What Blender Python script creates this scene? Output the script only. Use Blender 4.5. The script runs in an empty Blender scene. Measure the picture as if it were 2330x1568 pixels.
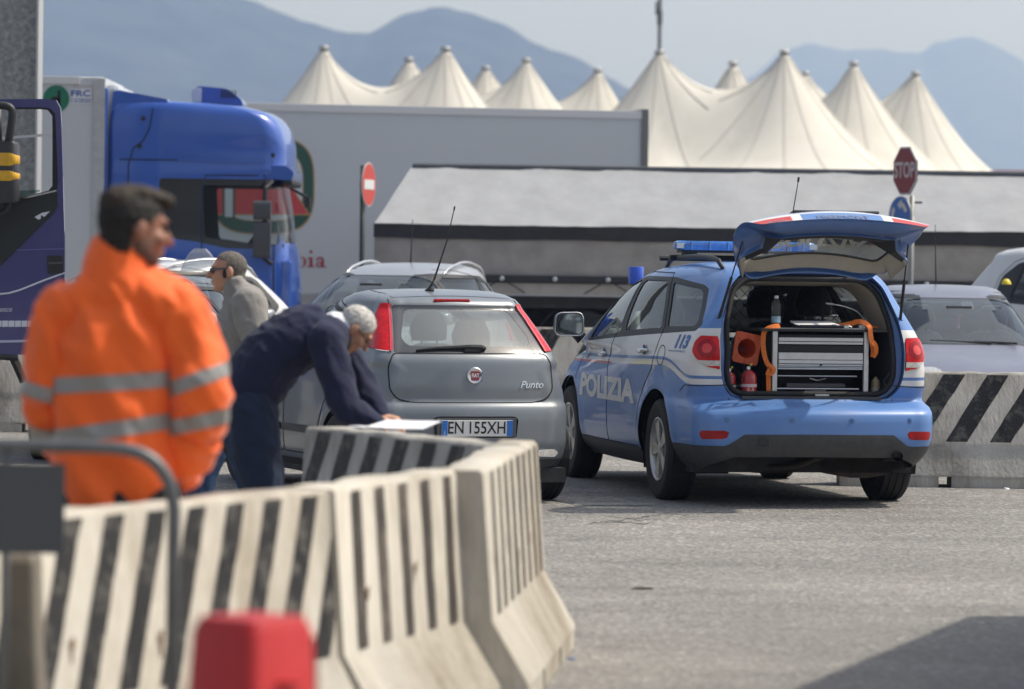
import bpy, bmesh, math, random
import numpy as np
from mathutils import Vector, Matrix, noise
from mathutils.bvhtree import BVHTree
random.seed(7); np.random.seed(7)
R_ = math.radians
sc = bpy.context.scene
# ---------------------------------------------------------------- camera
CAM_H = 1.68
cd = bpy.data.cameras.new('camera'); cam = bpy.data.objects.new('camera', cd)
sc.collection.objects.link(cam); sc.camera = cam
cd.sensor_width = 36.0; cd.lens = 9000 / 2330 * 36.0
cd.clip_start = .1; cd.clip_end = 60000
cam.matrix_world = Matrix.Translation((0, 0, CAM_H)) @ Matrix.Rotation(math.pi / 2 - math.atan(184 / 9000), 4, 'X') @ Matrix.Rotation(R_(.8), 4, 'Z')
cd.dof.use_dof = True; cd.dof.focus_distance = 29.0; cd.dof.aperture_fstop = 2.9
# ---------------------------------------------------------------- world, sun, exposure
SUN_EL, SUN_AZ = 56.0, 78.0          # azimuth clockwise from the view direction
w = bpy.data.worlds.new('World'); sc.world = w; w.use_nodes = True
nt = w.node_tree; bg = nt.nodes['Background']
sky = nt.nodes.new('ShaderNodeTexSky'); sky.sky_type = 'NISHITA'; sky.sun_disc = False
sky.sun_elevation = R_(SUN_EL); sky.sun_rotation = R_(SUN_AZ)
sky.air_density = 1.0; sky.dust_density = 3.5; sky.ozone_density = 1.0; sky.altitude = 0
hs = nt.nodes.new('ShaderNodeHueSaturation'); hs.inputs['Saturation'].default_value = .62; hs.inputs['Value'].default_value = .95
nt.links.new(sky.outputs[0], hs.inputs['Color']); nt.links.new(hs.outputs[0], bg.inputs[0]); bg.inputs[1].default_value = .12
sl = bpy.data.lights.new('sun', 'SUN'); so = bpy.data.objects.new('sun', sl); sc.collection.objects.link(so)
sl.energy = 3.3; sl.angle = R_(.9); sl.color = (1.0, .965, .915)
sd_ = Vector((math.sin(R_(SUN_AZ)) * math.cos(R_(SUN_EL)), math.cos(R_(SUN_AZ)) * math.cos(R_(SUN_EL)), math.sin(R_(SUN_EL))))
so.rotation_euler = sd_.to_track_quat('Z', 'Y').to_euler(); so.location = (12, 10, 20)
vs = sc.view_settings; vs.view_transform = 'Standard'; vs.look = 'None'; vs.exposure = .36; vs.gamma = 1
sc.cycles.use_denoising = True; sc.cycles.max_bounces = 8; sc.cycles.transparent_max_bounces = 24
sc.cycles.volume_bounces = 1; sc.cycles.sample_clamp_indirect = 6
# ---------------------------------------------------------------- placing helpers (photo pixel on a 2330 wide print -> point)
CM = cam.matrix_world.to_3x3(); CP = Vector((0, 0, CAM_H))
def ray(dx, dy): return CM @ Vector(((dx - 1165) / 9000, -(dy - 784) / 9000, -1))
def at(dx, dy, Y): r = ray(dx, dy); return CP + r * (Y / r.y)
def gnd(dx, dy, z=0): r = ray(dx, dy); return CP + r * ((z - CAM_H) / r.z)
# ---------------------------------------------------------------- materials
MATS = {}
def s2l(c): return tuple(((x / 255) / 12.92 if x / 255 <= .04045 else ((x / 255 + .055) / 1.055) ** 2.4) for x in c)
def mat(name, col, rough=.6, metal=0, var=0, scale=4, bump=0, bscale=60, coat=0, spec=.5, stretch=(1, 1, 1), emis=0, dirt=0, dcol=(.2, .17, .13), dscale=2, rvar=0, sss=0, sheen=0, dedge=0):
    if name in MATS: return MATS[name]
    m = bpy.data.materials.new(name); m.use_nodes = True; MATS[name] = m
    n = m.node_tree.nodes; l = m.node_tree.links; b = n['Principled BSDF']
    b.inputs['Base Color'].default_value = (*col, 1); b.inputs['Roughness'].default_value = rough
    b.inputs['Metallic'].default_value = metal; b.inputs['Coat Weight'].default_value = coat
    b.inputs['Coat Roughness'].default_value = .06; b.inputs['Specular IOR Level'].default_value = spec
    if sheen: b.inputs['Sheen Weight'].default_value = sheen
    if sss:
        b.inputs['Subsurface Weight'].default_value = sss; b.inputs['Subsurface Radius'].default_value = (.02, .008, .004)
    if emis: b.inputs['Emission Color'].default_value = (*col, 1); b.inputs['Emission Strength'].default_value = emis
    if var or bump or dirt or rvar:
        tc = n.new('ShaderNodeTexCoord'); mp = n.new('ShaderNodeMapping'); mp.inputs['Scale'].default_value = stretch
        l.new(tc.outputs['Object'], mp.inputs[0])
    cur = None
    if var or rvar:
        t = n.new('ShaderNodeTexNoise'); t.inputs['Scale'].default_value = scale; t.inputs['Detail'].default_value = 7; t.inputs['Roughness'].default_value = .62
        l.new(mp.outputs[0], t.inputs[0])
        r = n.new('ShaderNodeValToRGB'); r.color_ramp.elements[0].position = .32; r.color_ramp.elements[1].position = .7
        r.color_ramp.elements[0].color = (*[c * (1 - var) for c in col], 1); r.color_ramp.elements[1].color = (*[min(1, c * (1 + var)) for c in col], 1)
        l.new(t.outputs['Fac'], r.inputs[0]); cur = r.outputs[0]
        if rvar:
            q = n.new('ShaderNodeMapRange'); q.inputs[3].default_value = max(.02, rough - rvar); q.inputs[4].default_value = rough + rvar
            l.new(t.outputs['Fac'], q.inputs[0]); l.new(q.outputs[0], b.inputs['Roughness'])
    if dirt:
        t2 = n.new('ShaderNodeTexNoise'); t2.inputs['Scale'].default_value = dscale; t2.inputs['Detail'].default_value = 9; t2.inputs['Roughness'].default_value = .68
        l.new(mp.outputs[0], t2.inputs[0])
        q = n.new('ShaderNodeMapRange'); q.inputs[1].default_value = .5 - dedge; q.inputs[2].default_value = .75 - dedge * 1.6; q.inputs[4].default_value = dirt
        l.new(t2.outputs['Fac'], q.inputs[0])
        mx = n.new('ShaderNodeMixRGB'); mx.inputs[1].default_value = (*col, 1); mx.inputs[2].default_value = (*dcol, 1)
        if cur: l.new(cur, mx.inputs[1])
        l.new(q.outputs[0], mx.inputs[0]); cur = mx.outputs[0]
    if cur: l.new(cur, b.inputs['Base Color'])
    if bump:
        t3 = n.new('ShaderNodeTexNoise'); t3.inputs['Scale'].default_value = bscale; t3.inputs['Detail'].default_value = 4
        l.new(mp.outputs[0], t3.inputs[0]); bp = n.new('ShaderNodeBump'); bp.inputs['Strength'].default_value = bump; bp.inputs['Distance'].default_value = .02
        l.new(t3.outputs['Fac'], bp.inputs['Height']); l.new(bp.outputs[0], b.inputs['Normal'])
    return m
def glass(name, tint=(.6, .66, .66), refl=1.5, rough=.02, haze=0, hcol=(.5, .55, .55)):
    if name in MATS: return MATS[name]
    m = bpy.data.materials.new(name); m.use_nodes = True; MATS[name] = m
    n = m.node_tree.nodes; l = m.node_tree.links; n.remove(n['Principled BSDF']); o = n['Material Output']
    tr = n.new('ShaderNodeBsdfTransparent'); tr.inputs[0].default_value = (*tint, 1)
    gl = n.new('ShaderNodeBsdfGlossy'); gl.inputs['Roughness'].default_value = rough; gl.inputs[0].default_value = (.95, .97, 1, 1)
    fr = n.new('ShaderNodeFresnel'); ge = n.new('ShaderNodeNewGeometry'); mr = n.new('ShaderNodeMapRange'); mr.inputs[3].default_value = refl; mr.inputs[4].default_value = 1 / refl; l.new(ge.outputs['Backfacing'], mr.inputs[0]); l.new(mr.outputs[0], fr.inputs[0])
    base = tr.outputs[0]
    if haze:
        df = n.new('ShaderNodeBsdfDiffuse'); df.inputs[0].default_value = (*hcol, 1)
        a = n.new('ShaderNodeMixShader'); a.inputs[0].default_value = haze; l.new(tr.outputs[0], a.inputs[1]); l.new(df.outputs[0], a.inputs[2]); base = a.outputs[0]
    mx = n.new('ShaderNodeMixShader'); l.new(fr.outputs[0], mx.inputs[0]); l.new(base, mx.inputs[1]); l.new(gl.outputs[0], mx.inputs[2])
    l.new(mx.outputs[0], o.inputs[0]); return m
# ---------------------------------------------------------------- objects
COL = sc.collection
def link(o, parent=None):
    COL.objects.link(o)
    if parent is not None: o.parent = parent
    return o
def tag(o, label=None, cat=None, group=None, kind=None):
    if label: o['label'] = label
    if cat: o['category'] = cat
    if group: o['group'] = group
    if kind: o['kind'] = kind
    return o
def thing(name, label, cat, loc=(0, 0, 0), rz=0, group=None, rx=0):
    o = bpy.data.objects.new(name, None); o.empty_display_size = .2; link(o)
    o.location = loc; o.rotation_euler = (rx, 0, rz)
    return tag(o, label, cat, group)
def mesh_data(name, V, F, m=None, smooth=False, auto=None):
    me = bpy.data.meshes.new(name); me.from_pydata([tuple(map(float, v)) for v in V], [], [tuple(map(int, f)) for f in F]); me.update()
    if m: me.materials.append(m)
    if smooth or auto:
        me.polygons.foreach_set('use_smooth', [True] * len(me.polygons))
        if auto: me.set_sharp_from_angle(angle=R_(auto))
    return me
def obj(name, shapes, m, parent=None, smooth=False, auto=None, bev=0, label=None):
    V = []; F = []
    if isinstance(shapes, tuple): shapes = [shapes]
    for v, f in shapes:
        k = len(V); V.extend(v); F.extend([[i + k for i in q] for q in f])
    o = bpy.data.objects.new(name, mesh_data(name, V, F, m, smooth, auto)); link(o, parent)
    if bev:
        b = o.modifiers.new('bevel', 'BEVEL'); b.width = bev; b.segments = 2; b.limit_method = 'ANGLE'; b.angle_limit = R_(40); b.harden_normals = False
    if label: o['label'] = label
    return o
def tf(shape, M):
    return ([M @ Vector(v) for v in shape[0]], shape[1])
def box(c, s, rz=0, rx=0, ry=0):
    x, y, z = s[0] / 2, s[1] / 2, s[2] / 2
    V = [(-x, -y, -z), (x, -y, -z), (x, y, -z), (-x, y, -z), (-x, -y, z), (x, -y, z), (x, y, z), (-x, y, z)]
    M = Matrix.Translation(c) @ Matrix.Rotation(rz, 4, 'Z') @ Matrix.Rotation(ry, 4, 'Y') @ Matrix.Rotation(rx, 4, 'X')
    return ([M @ Vector(v) for v in V], [(3, 2, 1, 0), (4, 5, 6, 7), (0, 1, 5, 4), (1, 2, 6, 5), (2, 3, 7, 6), (3, 0, 4, 7)])
def box6(p):  # eight corners: bottom 4 then top 4
    return ([Vector(v) for v in p], [(3, 2, 1, 0), (4, 5, 6, 7), (0, 1, 5, 4), (1, 2, 6, 5), (2, 3, 7, 6), (3, 0, 4, 7)])
def frame_of(d):
    d = Vector(d).normalized(); u = Vector((0, 0, 1)) if abs(d.z) < .9 else Vector((1, 0, 0))
    a = d.cross(u).normalized(); return a, d.cross(a).normalized()
def tube(path, r, n=8, cap=True, closed=False):
    P = [Vector(p) for p in path]; k = len(P); rs = r if isinstance(r, (list, tuple)) else [r] * k
    V = []; F = []; prev = None
    for i, p in enumerate(P):
        d = (P[(i + 1) % k] - P[i - 1]) if closed else (P[min(i + 1, k - 1)] - P[max(i - 1, 0)])
        a, b = frame_of(d)
        if prev is not None:
            a = (prev - d.normalized() * prev.dot(d.normalized())).normalized(); b = d.normalized().cross(a)
        prev = a
        for j in range(n):
            t = 2 * math.pi * j / n; V.append(p + (a * math.cos(t) + b * math.sin(t)) * rs[i])
    for i in range(k if closed else k - 1):
        for j in range(n):
            i2 = (i + 1) % k
            F.append((i * n + j, i * n + (j + 1) % n, i2 * n + (j + 1) % n, i2 * n + j))
    if cap and not closed: F.append(tuple(range(n))[::-1]); F.append(tuple(range((k - 1) * n, k * n)))
    return (V, F)
def lathe(prof, n=24, M=None, cap=True):  # profile (r, z) turned about z
    V = []; F = []
    for r, z in prof:
        for j in range(n): t = 2 * math.pi * j / n; V.append(Vector((r * math.cos(t), r * math.sin(t), z)))
    for i in range(len(prof) - 1):
        for j in range(n): F.append((i * n + j, i * n + (j + 1) % n, (i + 1) * n + (j + 1) % n, (i + 1) * n + j))
    if cap: F.append(tuple(range(n))[::-1]); F.append(tuple(range((len(prof) - 1) * n, len(prof) * n)))
    return tf((V, F), M) if M else (V, F)
def prism(poly, t, M=None):  # polygon in xy, extruded 0..t in z
    n = len(poly); V = [Vector((p[0], p[1], 0)) for p in poly] + [Vector((p[0], p[1], t)) for p in poly]
    F = [tuple(range(n))[::-1], tuple(range(n, 2 * n))] + [(i, (i + 1) % n, n + (i + 1) % n, n + i) for i in range(n)]
    return tf((V, F), M) if M else (V, F)
def loft(rings, closed=True, caps=True):
    n = len(rings[0]); V = [Vector(p) for r in rings for p in r]; F = []
    for i in range(len(rings) - 1):
        for j in range(n if closed else n - 1):
            F.append((i * n + j, i * n + (j + 1) % n, (i + 1) * n + (j + 1) % n, (i + 1) * n + j))
    if caps and closed: F.append(tuple(range(n))[::-1]); F.append(tuple(range((len(rings) - 1) * n, len(rings) * n)))
    return (V, F)
def ring2(outer, inner, t, M=None):  # flat ring between two outlines with equal counts, thickness t
    n = len(outer); V = [Vector((*p, z)) for z in (0, t) for p in outer] + [Vector((*p, z)) for z in (0, t) for p in inner]; F = []
    for i in range(n):
        j = (i + 1) % n
        F += [(i, j, n + j, n + i), (2 * n + j, 2 * n + i, 3 * n + i, 3 * n + j), (n + i, n + j, 3 * n + j, 3 * n + i), (j, i, 2 * n + i, 2 * n + j)]
    return tf((V, F), M) if M else (V, F)
def ell(n, rx, ry, cx=0, cy=0): return [(cx + rx * math.cos(2 * math.pi * i / n), cy + ry * math.sin(2 * math.pi * i / n)) for i in range(n)]
def rpoly(pts, r, n=5):
    out = []; k = len(pts)
    for i in range(k):
        a, b, c = (np.array(pts[(i + j) % k], float) for j in (-1, 0, 1))
        u = a - b; v = c - b; lu = np.linalg.norm(u); lv = np.linalg.norm(v); q = min(r, lu * .48, lv * .48)
        p0 = b + u / lu * q; p1 = b + v / lv * q
        for t in np.linspace(0, 1, n + 1): out.append(tuple((1 - t) ** 2 * p0 + 2 * t * (1 - t) * b + t * t * p1))
    return out
def resample(pts, n, closed=True):
    P = np.array(pts, float); Q = np.vstack([P, P[:1]]) if closed else P
    L = np.r_[0, np.cumsum(np.linalg.norm(np.diff(Q, axis=0), axis=1))]
    t = np.linspace(0, L[-1], n + (1 if closed else 0))[:n]
    return np.stack([np.interp(t, L, Q[:, k]) for k in range(Q.shape[1])], 1)
def smooth_path(pts, n=8):
    P = [Vector(p) for p in pts]; out = []
    for i in range(len(P) - 1):
        p0 = P[max(i - 1, 0)]; p1 = P[i]; p2 = P[i + 1]; p3 = P[min(i + 2, len(P) - 1)]
        for k in range(n):
            t = k / n; out.append(.5 * ((2 * p1) + (p2 - p0) * t + (2 * p0 - 5 * p1 + 4 * p2 - p3) * t * t + (3 * p1 - p0 - 3 * p2 + p3) * t ** 3))
    out.append(P[-1]); return out
def ribbon(path, nrm, wd, th=.002):  # strip of width wd lying across the direction nrm
    P = [Vector(p) for p in path]; rings = []
    for i, p in enumerate(P):
        d = (P[min(i + 1, len(P) - 1)] - P[max(i - 1, 0)]).normalized(); N = Vector(nrm[i] if isinstance(nrm, list) else nrm).normalized(); s = d.cross(N).normalized() * wd / 2
        rings.append([p - s, p + s, p + s + N * th, p - s + N * th])
    return loft(rings)
def text_mesh(s, size, bold=0, shear=0, xs=1.0, ext=0, align='CENTER', space=1.0, maxe=None):
    c = bpy.data.curves.new('txt', 'FONT'); c.body = s; c.size = size; c.offset = bold; c.shear = shear; c.extrude = ext; c.align_x = align; c.align_y = 'CENTER'; c.space_character = space
    c.resolution_u = 4
    o = bpy.data.objects.new('txt', c); COL.objects.link(o); dg = bpy.context.evaluated_depsgraph_get(); dg.update()
    me = bpy.data.meshes.new_from_object(o.evaluated_get(dg)); COL.objects.unlink(o); bpy.data.objects.remove(o)
    if maxe:
        bm = bmesh.new(); bm.from_mesh(me)
        for _ in range(4):
            e = [x for x in bm.edges if x.calc_length() > maxe]
            if not e: break
            bmesh.ops.subdivide_edges(bm, edges=e, cuts=1); bmesh.ops.triangulate(bm, faces=[f for f in bm.faces if len(f.verts) > 4])
        bm.to_mesh(me); bm.free()
    V = [Vector((v.co.x * xs, v.co.y, v.co.z)) for v in me.vertices]; F = [tuple(p.vertices) for p in me.polygons]
    bpy.data.meshes.remove(me); return (V, F)
def basis(o, x, y):  # matrix with columns x, y, x^y at o
    x = Vector(x).normalized(); y = Vector(y); y = (y - x * y.dot(x)).normalized(); z = x.cross(y)
    return Matrix(((x.x, y.x, z.x, o[0]), (x.y, y.y, z.y, o[1]), (x.z, y.z, z.z, o[2]), (0, 0, 0, 1)))
def face_cam(o): return basis(o, (1, 0, 0), (0, 0, 1))   # xy plane stands upright, normal towards the camera
def copy_tree(o, parent=None):
    c = o.copy(); COL.objects.link(c); c.parent = parent
    for ch in list(o.children): copy_tree(ch, c)
    return c
# ---------------------------------------------------------------- shells: dense skins that are cut into panels
def pchip(xk, yk, x):
    xk = np.array(xk, float); yk = np.array(yk, float); h = np.diff(xk); d = np.diff(yk) / h; m = np.zeros(len(xk))
    for i in range(1, len(xk) - 1):
        if d[i - 1] * d[i] > 0:
            w1 = 2 * h[i] + h[i - 1]; w2 = h[i] + 2 * h[i - 1]; m[i] = (w1 + w2) / (w1 / d[i - 1] + w2 / d[i])
    m[0] = d[0]; m[-1] = d[-1]
    i = np.clip(np.searchsorted(xk, x) - 1, 0, len(h) - 1); t = (x - xk[i]) / h[i]
    return (2 * t ** 3 - 3 * t ** 2 + 1) * yk[i] + (t ** 3 - 2 * t ** 2 + t) * h[i] * m[i] + (-2 * t ** 3 + 3 * t ** 2) * yk[i + 1] + (t ** 3 - t ** 2) * h[i] * m[i + 1]
def sdpoly(poly):
    P = np.array(poly, float); A = P; B = np.roll(P, -1, 0)
    def f(Q):
        Q = np.asarray(Q, float); d2 = np.full(len(Q), 1e9); ins = np.zeros(len(Q), bool)
        for a, b in zip(A, B):
            ab = b - a; L = ab @ ab
            if L < 1e-12: continue
            t = np.clip(((Q - a) @ ab) / L, 0, 1); e = Q - a - t[:, None] * ab; d2 = np.minimum(d2, (e * e).sum(1))
            c = ((a[1] > Q[:, 1]) != (b[1] > Q[:, 1]))
            if a[1] != b[1]: ins ^= c & (Q[:, 0] < a[0] + (Q[:, 1] - a[1]) * ab[0] / ab[1])
        d = np.sqrt(d2); return np.where(ins, -d, d)
    return f
class Shell:
    def __init__(s, V, F, cell=.025):
        s.V = np.array(V, float); s.F = [tuple(int(i) for i in f) for f in F]; s.lab = np.array(['body'] * len(F), dtype=object); s.cell = cell
        F = np.array(F, int); V = s.V; q = [0, 1, 2, 3] if F.shape[1] == 4 else [0, 1, 2, 2]
        a = V[F[:, q[2]]] - V[F[:, q[0]]]; b = V[F[:, q[3]]] - V[F[:, q[1]]]; n = np.cross(a, b); N = np.zeros_like(V)
        for k in range(F.shape[1]): np.add.at(N, F[:, k], n)
        L = np.linalg.norm(N, axis=1); L[L == 0] = 1; s.N = N / L[:, None]
    def region(s, name, sdf, mask, only=('body',)):
        mk = mask(s.V); idx = np.where(mk)[0]; D = np.full(len(s.V), np.nan)
        if len(idx) == 0: return s
        d = sdf(s.V[idx]); d[np.abs(d) < s.cell * .04] = 0; D[idx] = d
        m = max(len(f) for f in s.F); FP = np.array([f + (f[0],) * (m - len(f)) for f in s.F]); FD = D[FP]; sel = np.isin(s.lab, only)
        with np.errstate(invalid='ignore'): lo, hi = FD.min(1), FD.max(1); s.lab[sel & (hi <= 0) & (lo < 0)] = name; mixed = np.where(sel & (lo < 0) & (hi > 0))[0]
        newV = []; newN = []; edge = {}; addF = []; addL = []; base = len(s.V); D = D.tolist(); Fl = s.F
        for q in mixed:
            f = Fl[q]; v = [D[i] for i in f]; pin = []; pout = []; n = len(f)
            for k in range(n):
                i, j = f[k], f[(k + 1) % n]; a, c = v[k], v[(k + 1) % n]
                if a <= 0: pin.append(i)
                if a >= 0: pout.append(i)
                if a * c < 0:
                    key = (i, j) if i < j else (j, i)
                    if key not in edge: edge[key] = [base + len(edge), a / (a - c) if i < j else c / (c - a)]
                    pin.append(edge[key][0]); pout.append(edge[key][0])
            old = s.lab[q]; done = False
            if len(pin) > 2: Fl[q] = tuple(pin); s.lab[q] = name; done = True
            if len(pout) > 2:
                if done: addF.append(tuple(pout)); addL.append(old)
                else: Fl[q] = tuple(pout)
        if edge:
            ks = list(edge); I = np.array(ks); T = np.array([edge[k][1] for k in ks]); A, B = s.V[I[:, 0]], s.V[I[:, 1]]; da = np.array([D[k[0]] for k in ks]); db = np.array([D[k[1]] for k in ks])
            for _ in range(3): Pn = A + (B - A) * T[:, None]; T = np.clip(T - sdf(Pn) / np.where(np.abs(db - da) < 1e-9, 1, db - da), .02, .98)
            Pn = A + (B - A) * T[:, None]; s.N = np.vstack([s.N, s.N[I[:, 0]] * (1 - T)[:, None] + s.N[I[:, 1]] * T[:, None]]); s.V = np.vstack([s.V, Pn]); edge = {k: v[0] for k, v in edge.items()}
        s.F = Fl + addF; s.lab = np.concatenate([s.lab, np.array(addL, dtype=object)]) if addL else s.lab
        # a neighbour that shares a cut edge but was not itself cut gets the new vertex too
        if edge:
            ev = np.zeros(len(s.V), bool); ev[[i for k in edge for i in k]] = True; m = max(len(f) for f in s.F); FP = np.array([f + (f[0],) * (m - len(f)) for f in s.F])
            for q in np.where(ev[FP].sum(1) >= 2)[0]:
                f = s.F[q]; n = len(f); g = None
                for k in range(n):
                    i, j = f[k], f[(k + 1) % n]; e = edge.get((i, j) if i < j else (j, i))
                    if e is not None and e not in f:
                        if g is None: g = list(f[:k])
                        g += [i, e]
                    elif g is not None: g.append(i)
                if g is not None: s.F[q] = tuple(g)
        return s
    def side(s, name, poly, xmin=.3, sgn=0, only=('body',), ymin=-9, ymax=9):
        f = sdpoly(poly)
        return s.region(name, lambda P: f(P[:, 1:3]), lambda V: (np.abs(V[:, 0]) > xmin if sgn == 0 else V[:, 0] * sgn > xmin) & (V[:, 1] > ymin) & (V[:, 1] < ymax), only)
    def rear(s, name, poly, ymax, only=('body',), ymin=-9):
        f = sdpoly(poly); return s.region(name, lambda P: f(P[:, [0, 2]]), lambda V: (V[:, 1] < ymax) & (V[:, 1] > ymin), only)
    def front(s, name, poly, ymin, only=('body',), zmin=-9):
        f = sdpoly(poly); return s.region(name, lambda P: f(P[:, [0, 2]]), lambda V: (V[:, 1] > ymin) & (V[:, 2] > zmin), only)
    def patch(s, labs, off=0, flip=False):
        labs = set(labs); f = [q for q, l in zip(s.F, s.lab) if l in labs]; ids = sorted({i for q in f for i in q}); mp = {i: k for k, i in enumerate(ids)}
        W = s.V[ids] + s.N[ids] * off if ids else np.zeros((0, 3))
        return (W, [tuple(mp[i] for i in (q[::-1] if flip else q)) for q in f])
    def make(s, name, labs, m, parent, off=0, flip=False, label=None):
        V, F = s.patch(labs, off, flip)
        if len(F) == 0: return None
        labs = set(labs); ids = sorted({i for q, l in zip(s.F, s.lab) if l in labs for i in q})
        me = mesh_data(name, V, F, m, True); nn = s.N[ids] * (-1 if flip else 1)
        me.normals_split_custom_set_from_vertices([tuple(x) for x in nn])
        o = bpy.data.objects.new(name, me); link(o, parent)
        if label: o['label'] = label
        return o
    def bvh(s): return BVHTree.FromPolygons([tuple(v) for v in s.V], s.F)
def on_side(bvh, y, z, sgn):
    h = bvh.ray_cast(Vector((sgn * 3, y, z)), Vector((-sgn, 0, 0)))
    return (h[0], h[1]) if h[0] else (Vector((sgn * .8, y, z)), Vector((sgn, 0, 0)))
def on_rear(bvh, x, z):
    h = bvh.ray_cast(Vector((x, -4, z)), Vector((0, 1, 0)))
    return (h[0], h[1]) if h[0] else (Vector((x, -.9, z)), Vector((0, -1, 0)))
def groove(name, bvh, pts, sgn, m, parent, wd=.007, mode='side', n=10, off=.0012):
    pts = resample(pts, max(2, n * (len(pts) - 1)), False); runs = [[]]; D = Vector((-sgn, 0, 0)) if mode == 'side' else Vector((0, 1, 0))
    for a, b in pts:
        h = bvh.ray_cast(Vector((sgn * 3, a, b)) if mode == 'side' else Vector((a, -4, b)), D)
        if h[0] is None or abs(h[1].dot(D)) < .12 or (runs[-1] and (h[0] - runs[-1][-1][0]).length > .2):
            if runs[-1]: runs.append([])
            continue
        q = h[1] if h[1].dot(D) < 0 else -h[1]; runs[-1].append((h[0] + q * off, q))
    sh = [ribbon([p for p, q in r], [q for p, q in r], wd, .0015) for r in runs if len(r) > 1]
    return obj(name, sh or [box((0, 0, .5), (.001, .001, .001))], m, parent)
def side_text(bvh, shape, y, z, sgn, off=.003):  # flat text laid onto the side skin, centre (y, z)
    V = []
    for v in shape[0]:
        p, q = on_side(bvh, y - v.x * (1 if sgn < 0 else -1) , z + v.y, sgn)
        if q.x * sgn < 0: q = -q
        V.append(p + q * off)
    return (V, shape[1])
def rear_text(bvh, shape, x, z, off=.003):
    V = []
    for v in shape[0]:
        p, q = on_rear(bvh, x + v.x, z + v.y)
        if q.y > 0: q = -q
        V.append(p + q * (off + max(0, v.z)))
    return (V, shape[1])
def car_shell(tab, dz=.025, NS=150, NC=12, NE=22, nroof=10, crown=.015, flares=(), fr=.36, famp=.012):
    """tab: rows (z, rear y, front y, half width, rear corner r, front corner r, narrowing rear, narrowing front, rear bow)"""
    T = np.array(tab, float); zs = [T[0, 0]]
    for a, b in zip(T[:-1, 0], T[1:, 0]): k = max(1, int(round((b - a) / dz))); zs += list(np.linspace(a, b, k + 1)[1:])
    zs = np.array(zs); C = [pchip(T[:, 0], T[:, k], zs) for k in range(1, 9)]; rows = []
    def outline(yr, yf, w, rr, rf, nr, nf, br):
        wr, wf = w - nr, w - nf; h = []
        rr = min(rr, wr * .9); rf = min(rf, wf * .9)
        for t in np.linspace(0, 1, NE, endpoint=False): x = t * (wr - rr); h.append((x, yr + br * (x / wr) ** 2))
        y1 = yr + br * ((wr - rr) / wr) ** 2 + rr
        for t in np.linspace(0, math.pi / 2, NC, endpoint=False): h.append((wr - rr + rr * math.sin(t), y1 - rr * math.cos(t)))
        y2 = yf - .12 * ((wf - rf) / wf) ** 2 - rf
        for t in np.linspace(0, 1, NS, endpoint=False):
            b = wr + (wf - wr) * t; h.append((b + (w - (wr + wf) / 2) * 4 * t * (1 - t), y1 + (y2 - y1) * t))
        for t in np.linspace(0, math.pi / 2, NC, endpoint=False): h.append((wf - rf + rf * math.cos(t), y2 + rf * math.sin(t)))
        for t in np.linspace(1, 0, NE): x = t * (wf - rf); h.append((x, yf - .12 * (x / wf) ** 2))
        h = np.array(h); return np.vstack([h, (h * [-1, 1])[-2:0:-1]])
    for i, z in enumerate(zs):
        o = outline(*[c[i] for c in C]); rows.append(np.c_[o, np.full(len(o), z)])
    o = rows[-1]; ya, yb = o[:, 1].min(), o[:, 1].max(); wt = np.abs(o[:, 0]).max(); ml, mh = ya + wt, yb - wt
    if ml > mh: ml = mh = (ya + yb) / 2
    for t in np.linspace(0, 1, nroof + 1)[1:]:
        q = o.copy(); q[:, 0] *= 1 - t; q[:, 1] = o[:, 1] + (np.clip(o[:, 1], ml, mh) - o[:, 1]) * t; q[:, 2] = o[0, 2] + crown * (1 - (1 - t) ** 2); rows.append(q)
    V = np.vstack(rows); n = len(o); m = len(rows); i, j = np.meshgrid(np.arange(m - 1), np.arange(n), indexing='ij'); j2 = (j + 1) % n
    F = np.stack([i * n + j, i * n + j2, (i + 1) * n + j2, (i + 1) * n + j], -1).reshape(-1, 4)
    for yc, zc in flares:
        r = np.hypot(V[:, 1] - yc, V[:, 2] - zc); k = (np.abs(V[:, 0]) > .55) & (r > fr - .04) & (V[:, 2] < zc + fr + .25)
        V[k, 0] += np.sign(V[k, 0]) * famp * np.exp(-((r[k] - fr - .02) / .07) ** 2)
    return Shell(V, F, dz), n
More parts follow.
